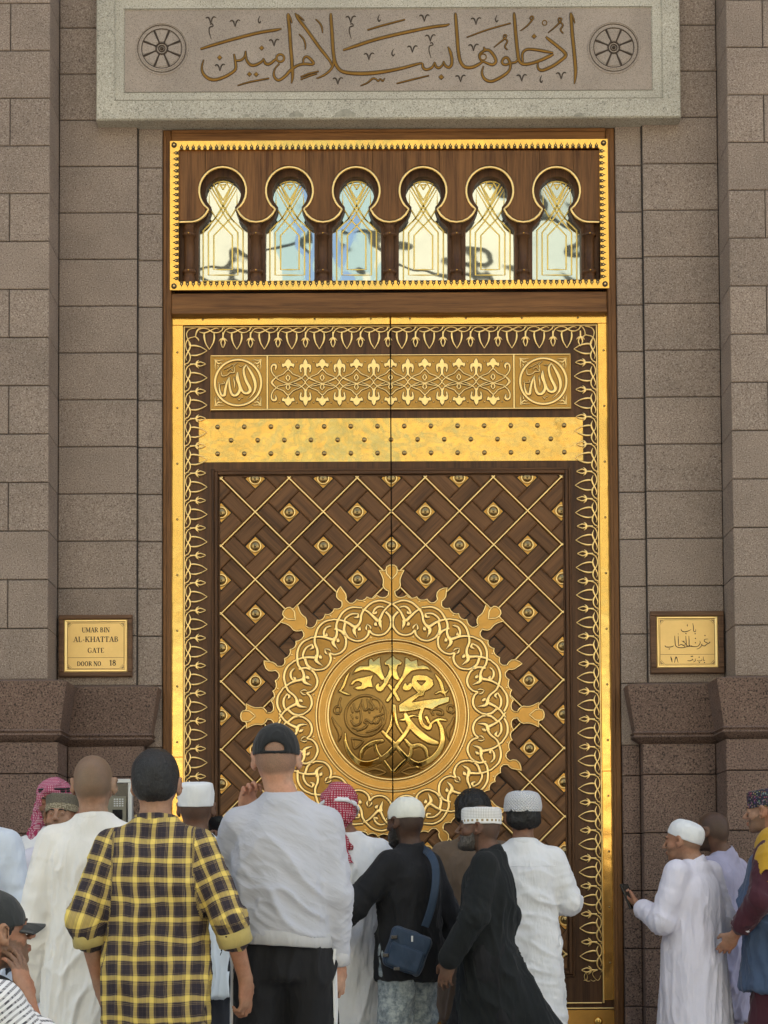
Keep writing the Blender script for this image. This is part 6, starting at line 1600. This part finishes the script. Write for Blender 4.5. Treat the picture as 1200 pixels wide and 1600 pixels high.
    def ringband(s, name, mat, c, ax_, r, w, th, par, lean_=None, ell_=1.0, n=40, noise=.0015, uv=True):
        """closed band round an axis"""
        c = V3(c); u = V3(ax_); u /= np.linalg.norm(u); a1 = np.cross(u, (0, 1, 0)); a1 = a1/np.linalg.norm(a1) if np.linalg.norm(a1) > .1 else V3((1, 0, 0)); a2 = np.cross(u, a1)
        pr = [(r, 0), (r+th, w*.06), (r+th*1.15, w*.5), (r+th, w*.94), (r, w), (r-th*.6, w*.5)]
        V = []; cu = []; cv = []
        for rr, zz in pr:
            for i in range(n): t = 2*math.pi*i/n; V.append(c+u*zz+a1*rr*math.cos(t)+a2*rr*ell_*math.sin(t)); cu.append(rr*math.cos(t)*1.2); cv.append(zz)
        V = np.array(V); V += (vnoise(V*45)-.5)[:, None]*noise*2; m = len(pr)
        Fc = np.array([(k_*n+i, k_*n+(i+1) % n, ((k_+1) % m)*n+(i+1) % n, ((k_+1) % m)*n+i) for k_ in range(m) for i in range(n)])
        o = link(name, mkmesh(name, V, Fc, dict(cu=cu, cv=cv)), MATS[mat]); s.attach(o, par); return o
    def collar(s, kind, mat, par, h=.046, r=.070):
        c = V3((s.lean[0], s.lean[1]-.013, 1.462*s.k+s.zoff)); d = s.hp((0, -.02, -.06))-c
        return s.ringband('collar', mat, c, d, r*(.5+.5*s.k), h, .007, par, ell_=1.02)
    def cuffs(s, mat, par, slv, srad):
        for sd, a in s.arms.items():
            sl = a['slv'] if a['slv'] is not None else slv; d = a['wr']-a['el']; L_ = np.linalg.norm(d); u = d/L_; e = a['el']+d*sl
            s.ringband('cuff', mat, e-u*.035, u, srad[3]*(1.06 if mat == 'plaid_inside' else .90), .062, .008, par, noise=.004)
    def bottom(s, name, mat, hem=.10, wr=(.175, .125), r=(.108, .082, .066), top_z=1.0, h=.011, fold=.008):
        k, z0 = s.k, s.zoff; pts = [l[q] for l in s.legs.values() for q in ('hip', 'kn', 'an')]; lo = np.min(pts, 0)-.16; hi = np.max(pts, 0)+.16; hi[2] = max(hi[2], top_z*k+z0+.03); lo[2] += .12
        f = Fld(np.arange(lo[0], hi[0], h), np.arange(lo[1], hi[1], h), np.arange(lo[2], hi[2], h*1.3))
        f.stack([(.82*k+z0, 0, 0, wr[0], wr[1]), (.92*k+z0, 0, 0, wr[0]+.005, wr[1]), (top_z*k+z0, 0, 0, wr[0]-.01, wr[1]-.01)])
        for l in s.legs.values():
            e = l['kn']+(l['an']-l['kn'])*.93; f.cone(l['hip'], l['kn'], r[0], r[1], .04); f.cone(l['kn'], e, r[1], r[2], .02)
        return s.surf(name, f, mat, lambda V: fold*folds(V, (.2, .1, 1), .07, 3, 5.5))
    def shoes(s, mat='leather_brown'):
        for sd, l in s.legs.items():
            c = l['an']; f = Fld(np.arange(c[0]-.08, c[0]+.08, .012), np.arange(c[1]-.12, c[1]+.24, .012), np.arange(c[2]-.1, c[2]+.05, .01))
            f.cone(c+V3((0, -.035, -.045)), c+V3((sd*.012, .165, -.055)), .044, .036, .02); f.half(c+V3((0, 0, -.084)), (0, 0, -1)); s.surf('shoe', f, mat)

q = NM('acid_denim'); c = q.co(rand=False); n1 = q.noise(c, 34, 5, .7); n2 = q.noise(c, 7, 3, .6)
q.setp(Base_Color=q.mix(q.ramp(n2, [(.3, .5), (.6, 1)]), (.09, .12, .14), q.ramp(n1, [(.34, (.12, .15, .17)), (.46, (.26, .30, .32)), (.62, (.46, .50, .50))])), Roughness=.9); creases(q, 0, .7)
# ================================================================== the people
def lz(py, s, px=600): return PZ(px, py, F_PX/s)
# --- bald man in white kurta
p = Person('bald man in a long white kurta seen from behind at the left', 148, 385, 1180, skin='skin_bald', stub=dict(scalp=.8), arms={-1: dict(el=(-.245, -.02, 1.05), wr=(-.27, .05, .77)), 1: dict(el=(.24, 0, 1.08), wr=(.25, .08, .84))}, head_off=(-.008, 0))
p.top('kurta', 'cloth_white_warm', .42, (.225, .17), ease=.012, slv=.97, h=.0075, srad=(.070, .064, .058, .052), fold=((.25, .1, 1), .05, 4.5, .007), collar='band', seed=1.2)
p.bottom('trousers', 'cloth_white_warm'); p.shoes()
# --- plaid shirt
p = Person('man in a yellow and black plaid shirt with rolled sleeves and short black hair', 243, 430, 1176, skin='skin_tan', stub=dict(scalp=.5), head_pitch=-4,
    arms={-1: dict(sh=(-.160, -.01, 1.345), el=(-.245, -.05, 1.075), wr=(-.205, .03, .835), hd=(.22, .12, -1), pn=(.9, .5, 0), curl=.5, slv=.26), 1: dict(sh=(.163, -.01, 1.345), el=(.272, -.04, 1.075), wr=(.325, .02, .855), hd=(.0, .12, -1), pn=(-.9, .5, 0), curl=.75, slv=.30)})
p.top('shirt', 'plaid', .70, (.185, .14), ease=.012, h=.0072, srad=(.066, .056, .053, .052), fold=((.15, .1, 1), .075, 5, .0075), sfold=.006, collar='band', cuffs='plaid_inside', slv=.28, waist=(.165, .122), seed=4.4)
p.hair('hair_black', .012, amp=.002); p.bottom('trousers', 'cloth_khaki', r=(.090, .08, .066), wr=(.155, .11)); p.shoes()
# --- grey sweatshirt, black cap
p = Person('man in a pale grey sweatshirt and black cap touching his ear', 443, 410, 1136, skin='skin_light', stub=dict(scalp=.8), head_off=(-.027, .0), head_pitch=-3,
    arms={-1: dict(sh=(-.172, 0, 1.44), el=(-.262, .10, 1.225), wr=(-.155, .15, 1.475), hd=(.10, -.12, 1), pn=(.55, -.8, 0), curl=1.15, thumb=1), 1: dict(sh=(.168, -.005, 1.44), el=(.205, -.035, 1.16), wr=(.205, .03, .905), hd=(.04, .10, -1), pn=(-.8, .6, 0), curl=.95)})
p.top('sweatshirt', 'cloth_sweat', 1.005, (.186, .142), ease=.010, slv=.90, h=.0072, srad=(.064, .054, .047, .042), fold=((1, .2, -.52), .065, 5.5, .008), sfold=.006, waist=(.182, .135), seed=2.0, pw=2.3)
p.ringband('waistband', 'cloth_rib', (0, 0, .972), (.07, 0, 1), .182, .058, .008, p.last, ell_=.775); p.cuffs('cloth_rib', p.last, .93, (.078, .064, .054, .043)); p.collar('r', 'cloth_rib', p.last, h=.022, r=.068)
p.ballcap('cap_black', True, True, pitch=2)
tr = p.bottom('tracksuit_trousers', 'cloth_black', r=(.098, .092, .075), wr=(.158, .118), top_z=.98)
for sd in (-1, 1):
    for j in (-1, 0, 1):
        o = MB(); l = p.legs[sd]; pts = []
        for t in np.linspace(0, 1, 9):
            c = l['hip']+(l['kn']-l['hip'])*t; r = .100+(.092-.100)*t; a = math.radians(-12+j*8.5) if sd > 0 else math.radians(192-j*8.5)
            if t < .12: r += .006
            pts.append(c+V3((r*1.045*math.cos(a), r*1.045*math.sin(a), 0)))
        for t in np.linspace(.1, 1, 9):
            c = l['kn']+(l['an']-l['kn'])*t; r = .092+(.075-.092)*t; a = math.radians(-12+j*8.5) if sd > 0 else math.radians(192-j*8.5); pts.append(c+V3((r*1.05*math.cos(a), r*1.05*math.sin(a), 0)))
        v = []; f = []
        for q_ in pts:
            n_ = V3((sd, -.2, 0)); t_ = V3((.2*sd, 1, 0))
            for a_, b_ in ((-.0055, -.004), (-.0055, .0035), (.0055, .0035), (.0055, -.004)): v.append(q_+t_*a_+n_*b_)
        for i in range(len(pts)-1):
            for c in range(4): f.append((i*4+c, i*4+(c+1) % 4, (i+1)*4+(c+1) % 4, (i+1)*4+c))
        o.add(v, f, 0, False); s_ = link('stripe', o.mesh('stripe'), MATS['stripe_white']); p.attach(s_, tr)
p.shoes('phone_black')
# --- white capped man with a phone behind the plaid shoulder
p = Person('man in a white cap holding up a phone, partly behind the plaid shirt', 306, 330, 1224, skin='skin_deep', stub=dict(scalp=.6), arms={1: dict(el=(.25, .06, 1.13), wr=(.105, .24, 1.36), hd=(-.18, .1, 1), pn=(-.5, -.8, 0), curl=.9, thumb=-1)})
p.top('shirt', 'cloth_shirt_white', .70, (.20, .15), ease=.012, slv=.5, collar='band', seed=7.7, sfold=.007); p.bottom('trousers', 'cloth_navy'); p.shoes()
p.kufi('cap_white', h0=.012, h1=.125, prof=[(1.0, 0), (1.02, .2), (1.03, .6), (.99, .85), (.88, .96), (.5, 1.0), (.02, 1.0)], a=.086, b=.104, pitch=-7)
PH1 = p
# --- mustard shirt behind the sweatshirt
p = Person('person in a mustard shirt almost hidden behind the grey sweatshirt', 372, 300, 1268, skin='skin_brown', stub=dict(scalp=.8))
p.top('shirt', 'cloth_mustard', .72, (.19, .14), slv=.3, seed=3.3); p.bottom('trousers', 'cloth_navy'); p.hair('hair_black', .012); p.shoes()
# --- red headscarf
p = Person('man in a white robe with a red and white checked headscarf', 543, 289, 1229, skin='skin_brown', head_off=(-.045, 0), head_yaw=-8)
p.top('robe', 'cloth_white', .10, (.26, .22), ease=.016, slv=.95, srad=(.078, .07, .064, .058), fold=((.12, .1, 1), .045, 6, .010), sfold=.009, seed=9.1, h=.0095); p.shoes()
def scarf(p, mat, tail=True, agal=False, face=.0):
    f = p.hfield(.0062, .19, .30); R = np.array(p.Rh)
    def E(c, r, k_=.012, op='u'): f.ell(p.hp(c), V3(r)*p.hk, R, k_*p.hk, op)
    E((0, -.012, .036), (.094, .116, .103)); E((0, -.045, -.03), (.086, .080, .080), .03)
    f.cone(p.hp((0, -.06, -.07)), p.hp((0, -.075, -.15)), .062, .040, .03)
    if not tail:
        f.cone(p.hp((-.075, -.03, -.02)), p.hp((-.11, -.02, -.20)), .045, .05, .04); f.cone(p.hp((.075, -.03, -.02)), p.hp((.11, -.02, -.20)), .045, .05, .04)
    E((0, .115, -.03), (.062, .07, .092), .012, 's')
    if tail:
        f.cone(p.hp((.005, -.10, -.11)), p.hp((.045, -.135, -.19)), .030, .020, .02, flat=(V3((0, 1, 0)), 1.6)); f.cone(p.hp((.045, -.135, -.19)), p.hp((.065, -.150, -.27)), .020, .024, .012, flat=(V3((0, 1, 0)), 2.2)); f.cone(p.hp((.065, -.150, -.27)), p.hp((.085, -.155, -.34)), .024, .042, .012, flat=(V3((0, 1, 0)), 3.0))
        f.cone(p.hp((.01, -.10, -.12)), p.hp((.075, -.115, -.21)), .022, .016, .015, flat=(V3((0, 1, 0)), 1.8))
    o = p.surf('headscarf', f, mat, lambda V: .007*folds(V, (1, .2, -.4), .04, 3, 2.2), lambda V: (np.arctan2((V-p.hc)[:, 0], -(V-p.hc)[:, 1])*.10, (V-p.hc)[:, 2]*1.0))
    if tail:
        p.ringband('twisted_edge', 'cloth_white', p.hp((0, -.014, -.012)), (0.0, .42, 1), .103*p.hk, .024, .007, o, ell_=1.15, noise=.006)
    if agal:
        for z in (.062, .076): p.ringband('black_cord', 'cap_black', p.hp((0, -.012, z)), (0, .1, 1), .088*p.hk, .012, .006, o, ell_=1.2, noise=.001)
    return o
scarf(p, 'keffiyeh_red')
SCARFMAN = p
# --- black shirt, blue bag
p = Person('bearded man in a black shirt and cream cap reaching out his left arm', 640, 300, 1250, yaw=50, skin='skin_dark', stub=dict(scalp=.6, beard=.9), head_off=(-.02, .0), head_yaw=-2,
    arms={-1: dict(el=(-.30, .13, 1.12), wr=(-.185, .33, 1.02), hd=(.25, 1, .1), pn=(.5, 0, -.8)), 1: dict(el=(.25, -.05, 1.08), wr=(.24, .05, .84))})
p.top('shirt', 'cloth_black', .74, (.20, .155), ease=.016, slv=1.0, srad=(.076, .066, .060, .052), collar='band', seed=6.6, fold=((.3, .1, 1), .07, 3.5, .008)); p.beard('beard_black', .008, .010); p.face()
jb = p.bottom('jeans', 'acid_denim', r=(.105, .082, .07)); p.shoes()
p.kufi('knit_white', h0=.018, h1=.138, prof=[(1.0, 0), (1.03, .1), (1.04, .28), (.98, .5), (.82, .72), (.58, .88), (.3, .97), (.02, 1.0)], a=.0845, b=.104, pitch=2)
BAGMAN = p
# --- brown kurta
p = Person('man with thick black hair in a plain brown kurta facing the door', 740, 264, 1239, skin='skin_dark', arms={1: dict(el=(.25, .02, 1.13), wr=(.16, .2, 1.0))}, stub=dict(scalp=.9))
p.top('kurta', 'cloth_brown', .45, (.22, .17), ease=.02, slv=.9, srad=(.078, .068, .060, .052), seed=8.2, fold=((.1, .1, 1), .06, 5, .007)); p.hair('hair_afro', .020, 'afro', .006); p.bottom('trousers', 'cloth_brown'); p.shoes()
# --- black kurta in profile
p = Person('grey bearded man in a black kurta and printed white cap', 764, 310, 1258, yaw=78, skin='skin_deep', stub=dict(scalp=.6, beard=.7), head_off=(0, .035), head_yaw=2, head_pitch=-5, lean=(0, .0),
    arms={-1: dict(sh=(-.165, .0, 1.325), el=(-.225, .045, 1.07), wr=(-.225, .165, .86), hd=(.05, .25, -1), pn=(.9, -.3, 0), curl=.4), 1: dict(sh=(.165, 0, 1.325), el=(.22, -.06, 1.07), wr=(.22, .0, .84))},
    legs={-1: dict(hip=V3((-.085, 0, .86)), kn=V3((-.09, -.12, .47)), an=V3((-.1, -.32, .14))), 1: dict(hip=V3((.085, 0, .86)), kn=V3((.09, .16, .48)), an=V3((.1, .2, .085)))})
p.top('kurta', 'cloth_black_kurta', .50, (.17, .265), ease=.012, slv=.97, srad=(.068, .064, .062, .058), hem_c=(0, -.10), seed=5.9, collar='band', fold=((.1, .35, 1), .07, 4, .008)); p.beard('beard_grey', .0065, .0); p.face()
o = MB()
for z in (1.30, 1.24, 1.17, 1.11, 1.04): 
    y_ = .128; lathe(o, 0.0, 0, 0, [(.006, 0), (.005, .003), (.001, .004)], 8)
    n_ = 25
o = None
p.bottom('trousers', 'cloth_black', hem=.1); p.shoes('phone_black')
p.kufi('kufi_printed', h0=.020, h1=.108, prof=[(1.0, 0), (1.02, .3), (1.02, .75), (.98, .93), (.86, 1.0), (.5, 1.02), (.02, 1.02)], a=.086, b=.106, pitch=5)
# --- white kurta with lattice cap
p = Person('young man in a white kurta and crocheted white cap over curly black hair', 818, 287, 1243, skin='skin_brown', stub=dict(scalp=.9), arms={1: dict(el=(.25, .0, 1.14), wr=(.13, .22, 1.10)), -1: dict(el=(-.25, .0, 1.14), wr=(-.12, .2, 1.08))})
p.top('kurta', 'cloth_white', .35, (.24, .19), ease=.012, slv=.85, srad=(.072, .064, .056, .05), collar='band', seed=12.5, fold=((.9, .2, -.35), .05, 4, .006), sfold=.008); p.hair('hair_afro', .009, 'afro', .005); p.bottom('trousers', 'cloth_white'); p.shoes()
p.kufi('kufi_lattice', h0=.032, h1=.146, a=.103, b=.119, prof=[(1.0, 0), (1.02, .15), (1.0, .45), (.94, .7), (.80, .88), (.5, .98), (.25, 1.0), (.02, 1.0)], pitch=-4)
o = MB(); X = np.linspace(-.165, .165, 24); stroke(o, X, 1.33+.0*X, .004, -.142+.6*X*X, .003); p.attach(link('yoke_seam', o.mesh('yoke_seam'), MATS['cloth_white']))
# --- right: white robe with phone
p = Person('man in a white robe and white skullcap looking at his phone at the right', 1084, 285, 1282, yaw=46, skin='skin_tan', stub=dict(scalp=.5, beard=.35), head_off=(-.035, .03), head_yaw=16, head_pitch=2,
    arms={-1: dict(sh=(-.172, 0, 1.30), el=(-.235, .05, 1.03), wr=(-.195, .205, 1.10), hd=(.05, 1, .45), pn=(.6, -.35, .75), curl=.8), 1: dict(sh=(.172, 0, 1.30), el=(.235, -.04, 1.04), wr=(.235, .02, .80))})
p.top('robe', 'cloth_lilac', .30, (.225, .20), ease=.016, slv=.88, srad=(.068, .062, .058, .054), collar='band', seed=14.1, fold=((.18, .1, 1), .05, 7, .0055), sfold=.006); p.face(); p.bottom('trousers', 'cloth_lilac'); p.shoes()
p.kufi('cap_white', h0=.012, h1=.122, prof=[(1.0, 0), (1.03, .15), (1.03, .4), (.95, .66), (.78, .84), (.5, .95), (.2, 1.0), (.02, 1.0)], a=.0845, b=.105, pitch=-24)
PHONEMAN = p
# --- lavender shirt
p = Person('shaven headed bearded man in a lavender shirt beside the wall', 1130, 265, 1269, yaw=50, skin='skin_deep', stub=dict(scalp=.75, beard=.9), head_off=(-.05, .03))
p.top('shirt', 'cloth_lavender', .45, (.215, .17), ease=.016, slv=.55, srad=(.076, .066, .062, .060), collar='band', seed=15.1, fold=((.3, .1, 1), .055, 4, .008)); p.face(); p.bottom('trousers', 'cloth_lavender'); p.shoes()
# --- far right: embroidered cap
p = Person('man in a dark embroidered cap, yellow scarf and blue vest at the right edge', 1214, 290, 1233, yaw=62, skin='skin_tan', stub=dict(scalp=.8, beard=.7), head_off=(-.0, .04), arms={-1: dict(el=(-.285, .02, 1.14), wr=(-.22, .17, .96), slv=.72)})
p.top('jacket', 'cloth_maroon', .98, (.15, .10), waist=(.145, .10), ease=.0, belly=0, slv=.72, srad=(.078, .068, .062, .056), seed=16.3)
sv_ = {sd: dict(a) for sd, a in p.arms.items()}
for sd in p.arms: p.arms[sd]['el'] = p.arms[sd]['sh']+V3((0, 0, -.02)); p.arms[sd]['slv'] = 0.
p.top('vest', 'cloth_denim_vest', .66, (.235, .20), waist=(.205, .17), ease=.034, srad=(.05, .05, .05, .05), seed=17.3, slv=0.)
for sd in p.arms: p.arms[sd] = sv_[sd]
f = Fld(*[np.arange(a, b, .009) for a, b in ((-.3, .3), (-.25, .25), (1.05, 1.62))])
f.cone((-.08, 0, 1.44), (.08, 0, 1.44), .088, .088, .05); f.cone((-.08, -.02, 1.43), (-.19, -.02, 1.36), .080, .076, .05); f.cone((-.19, -.02, 1.36), (-.235, -.02, 1.27), .076, .070, .04); f.cone((.08, 0, 1.43), (.2, -.02, 1.37), .08, .075, .05)
p.surf('scarf', f, 'cloth_mustard', lambda V: .0025*folds(V, (1, 0, -.6), .06, 4, 1.1))
p.cuffs('cloth_white', p.last, .72, (.078, .068, .062, .052)); p.face()
p.bottom('trousers', 'cloth_maroon', r=(.10, .10, .10), wr=(.15, .11)); p.shoes()
p.kufi('kufi_embroidered', h0=.022, h1=.118, prof=[(1.0, 0), (1.02, .3), (1.02, .75), (.97, .93), (.8, 1.0), (.4, 1.03), (.02, 1.03)], a=.087, b=.106, pitch=4)
# --- two men at the left by the wall
p = Person('man in a pink checked headscarf with black cord behind the brown cap', 86, 272, 1222, yaw=170, skin='skin_brown', stub=dict(beard=.8)); p.top('robe', 'cloth_white', .1, (.25, .2), seed=18., slv=.95); p.face(); p.shoes()
scarf(p, 'keffiyeh_pink', tail=False, agal=True)
p = Person('man in a patterned brown cap facing the camera behind the bald man', 96, 285, 1243, yaw=176, skin='skin_tan', stub=dict(beard=.5), head_pitch=-8); p.top('shirt', 'cloth_lilac', .45, (.21, .17), seed=19., slv=.95, collar='band'); p.face(); p.bottom('trousers', 'cloth_white'); p.shoes()
p.kufi('kufi_brown', h0=.022, h1=.120, prof=[(1.0, 0), (1.02, .3), (1.02, .8), (.98, .95), (.84, 1.0), (.4, 1.0), (.02, 1.0)], a=.087, b=.106)
# --- shoulder at the left edge
p = Person('man in a pale blue shirt cut off by the left edge of the photo', -46, 340, 1196, skin='skin_brown', stub=dict(scalp=.8)); p.top('shirt', 'cloth_shirt_blue', .6, (.21, .16), seed=20., slv=.9, fold=((.3, .1, 1), .05, 4, .008)); p.hair('hair_black', .012); p.bottom('trousers', 'cloth_navy'); p.shoes()
# --- seated man in the lower left corner
zo = -.5
p = Person('seated man in a dark grey cap and striped shirt resting his cheek on his hand', -46, 530, 1396, yaw=-58, skin='skin_tan', sit=1.66, stub=dict(scalp=.9, beard=.75), head_off=(.0, .06), head_pitch=-10,
    arms={1: dict(sh=(.17, .03, .845), el=(.22, .15, .66), wr=(.135, .125, .85), hd=(-.33, -.12, 1), pn=(-.75, -.5, 0), curl=.25, thumb=-1, slv=.45), -1: dict(sh=(-.17, .03, .845), el=(-.26, .10, .60), wr=(-.10, .34, .55))},
    legs={sd: dict(hip=V3((sd*.10, 0, .40)), kn=V3((sd*.16, .42, .47)), an=V3((sd*.15, .38, .085))) for sd in (-1, 1)})
p.top('shirt', 'stripes', .83, (.185, .15), ease=.016, slv=.45, srad=(.076, .068, .064, .060), seed=21., collar='band')
p.hair('hair_black', .008); p.face(); p.ballcap('cap_grey', False, True, pitch=3); p.bottom('trousers', 'cloth_navy', top_z=.98); p.shoes()
o = MB(); th = np.linspace(0, 1, 12); 
for sx in (1,):
    pts = np.array([(.10, -.15, .66), (.11, -.145, .78), (.115, -.12, .87), (.12, -.05, .925), (.12, .02, .93), (.12, .09, .89), (.12, .13, .78), (.115, .14, .66)]); q_ = cr(pts, 5)
    v = []; f = []
    for i, c in enumerate(q_):
        for a_, b_ in ((-.024, 0), (-.024, 1), (.024, 1), (.024, 0)):
            t = q_[min(i+1, len(q_)-1)]-q_[max(i-1, 0)]; n_ = np.cross((1, 0, 0), t); n_ = n_/np.linalg.norm(n_)
            v.append(c+V3((a_, 0, 0))-n_*(.008*b_-.004)*1.0)
    for i in range(len(q_)-1):
        for c in range(4): f.append((i*4+c, i*4+(c+1) % 4, (i+1)*4+(c+1) % 4, (i+1)*4+c))
    o.add(v, f, 0, False)
p.attach(link('backpack_strap', o.mesh('backpack_strap'), MATS['cloth_black']))
SEAT = p
st_ = empty('folding_stool', (SEAT.X, SEAT.Y, 0), SEAT.yaw, label='low dark folding stool under the seated man', cat='stool')
o = MB(); o.box(-.17, .17, -.16, .16, .285, .315); so = link('seat', o.mesh('seat'), MATS['cloth_black']); so.parent = st_
for a in (-1, 1):
    for b in (-1, 1):
        o = MB(); o.box(a*.15-.01, a*.15+.01, b*.14-.01, b*.14+.01, 0, .285); lo_ = link('leg', o.mesh('leg'), MATS['steel_dark']); lo_.parent = st_
# --- things people carry
def phone(root_p, c, u, n, label):
    """c centre, u long axis, n screen normal, in the person's own frame"""
    u = Vector(u).normalized(); n = Vector(n).normalized(); r = n.cross(u).normalized(); n = u.cross(r)*-1
    M = Matrix.Translation(Vector((root_p.X, root_p.Y, 0))) @ Matrix.Rotation(root_p.yaw, 4, 'Z') @ Matrix.Translation(Vector(c))
    B = Matrix((( r.x, n.x, u.x, 0), (r.y, n.y, u.y, 0), (r.z, n.z, u.z, 0), (0, 0, 0, 1)))
    root = bpy.data.objects.new('phone', None); COL.objects.link(root); root.matrix_world = M @ B; root.matrix_basis = M @ B; root.empty_display_size = .05; tag(root, label, 'phone')
    o = MB(); o.slab(-.037, .037, -.077, .077, -.0045, .0045, .002); a = link('case', o.mesh('case'), MATS['phone_black']); a.parent = root
    o = MB(); o.box(-.033, .033, .0046, .0052, -.072, .072); b = link('screen', o.mesh('screen'), MATS['screen_dark']); b.parent = root
    o = MB(); o.slab(-.030, -.008, .045, .070, -.0065, -.004, .001); b = link('camera_bump', o.mesh('camera_bump'), MATS['screen_dark']); b.parent = root
a = PH1.arms[1]; hcen = a['wr']+a['hdv']*.085
phone(PH1, hcen+V3((-.02, .02, .045)), (-.1, .15, 1), (0, -1, .1), 'black phone held up by the white capped man behind the plaid shirt')
a = PHONEMAN.arms[-1]; hcen = a['wr']+a['hdv']*.085
phone(PHONEMAN, hcen+V3((.0, .01, .03)), (.0, .45, .9), (0, -.9, .45), 'black phone in the hand of the man in the white robe')
# blue shoulder bag
bp = BAGMAN; by = bp.Y-.215; bc = P([636], [1486], by); bx, bz = float(bc[0][0]), float(bc[1][0])
bag = empty('shoulder_bag', (bx, by, bz-.11), label='blue shoulder bag hanging behind the man in the black shirt', cat='bag')
Rb = Matrix.Rotation(math.radians(20), 3, 'Y'); Rn = np.array(Rb)
f = Fld(np.arange(bx-.18, bx+.18, .006), np.arange(by-.08, by+.09, .006), np.arange(bz-.18, bz+.18, .006))
def rbox(c, hs, r):
    c = V3(c)
    def fn(X, Y, Z):
        x, y, z = X-c[0], Y-c[1], Z-c[2]; u = x*Rn[0, 0]+y*Rn[1, 0]+z*Rn[2, 0]; w = x*Rn[0, 2]+y*Rn[1, 2]+z*Rn[2, 2]
        qx, qy, qz = np.abs(u)-hs[0]+r, np.abs(y)-hs[1]+r, np.abs(w)-hs[2]+r
        return np.sqrt(np.maximum(qx, 0)**2+np.maximum(qy, 0)**2+np.maximum(qz, 0)**2)+np.minimum(np.maximum(np.maximum(qx, qy), qz), 0)-r
    return fn
def bagpart(name, mat, ops, amp=.003):
    f = Fld(np.arange(bx-.18, bx+.18, .006), np.arange(by-.08, by+.09, .006), np.arange(bz-.18, bz+.18, .006))
    for c, hs, r in ops: f.apply(rbox(c, hs, r), (bx-.17, by-.07, bz-.17), (bx+.17, by+.08, bz+.17), .006)
    V, Fc = f.surf(); V = relax(V, Fc, 1); N = vnormals(V, Fc); V = V+N*(amp*(vnoise(V*26)-.5)*2)[:, None]; return link(name, mkmesh(name, V, Fc), MATS[mat], bag)
def bo_(u, y, w): q_ = Rn@V3((u, 0, w)); return (bx+q_[0], by+y, bz+q_[2])
bagpart('bag_body', 'bag_blue', [(bo_(0, .01, 0), (.105, .045, .105), .03)], .006)
bagpart('front_pocket', 'bag_blue', [(bo_(0, -.04, -.035), (.088, .016, .06), .012)], .004)
bagpart('flap', 'bag_blue', [(bo_(0, -.035, .055), (.100, .012, .045), .01)], .003)
for u, w in ((-.095, -.055), (-.02, -.10), (-.085, .045)):
    o = MB(); q_ = bo_(u, -.06, w); o.slab(q_[0]-.016, q_[0]+.016, q_[2]-.010, q_[2]+.010, q_[1], q_[1]+.02, .003); o.build('buckle', MATS['phone_black'], bag)
o = MB(); o.slab(bo_(0, 0, .07)[0]-.004, bo_(0, 0, .07)[0]+.006, bo_(0, 0, .07)[2]-.018, bo_(0, 0, .07)[2]+.012, by-.054, by-.045, .001); o.build('zip_pull', MATS['metal_pale'], bag)
q_ = []
for px_, py_, yy in ((664,1448,.02),(672,1425,-.005),(678,1400,-.02),(681,1375,-.005),(680,1352,.03),(672,1335,.09),(660,1325,.18)):
    X_, Z_ = P(px_, py_, by+yy); q_.append((float(X_), float(Z_), by+yy))
q_ = cr(q_, 5); o = MB(); stroke(o, q_[:, 0], q_[:, 1], .040, q_[:, 2], .006); o.build('strap', MATS['bag_blue'], bag)
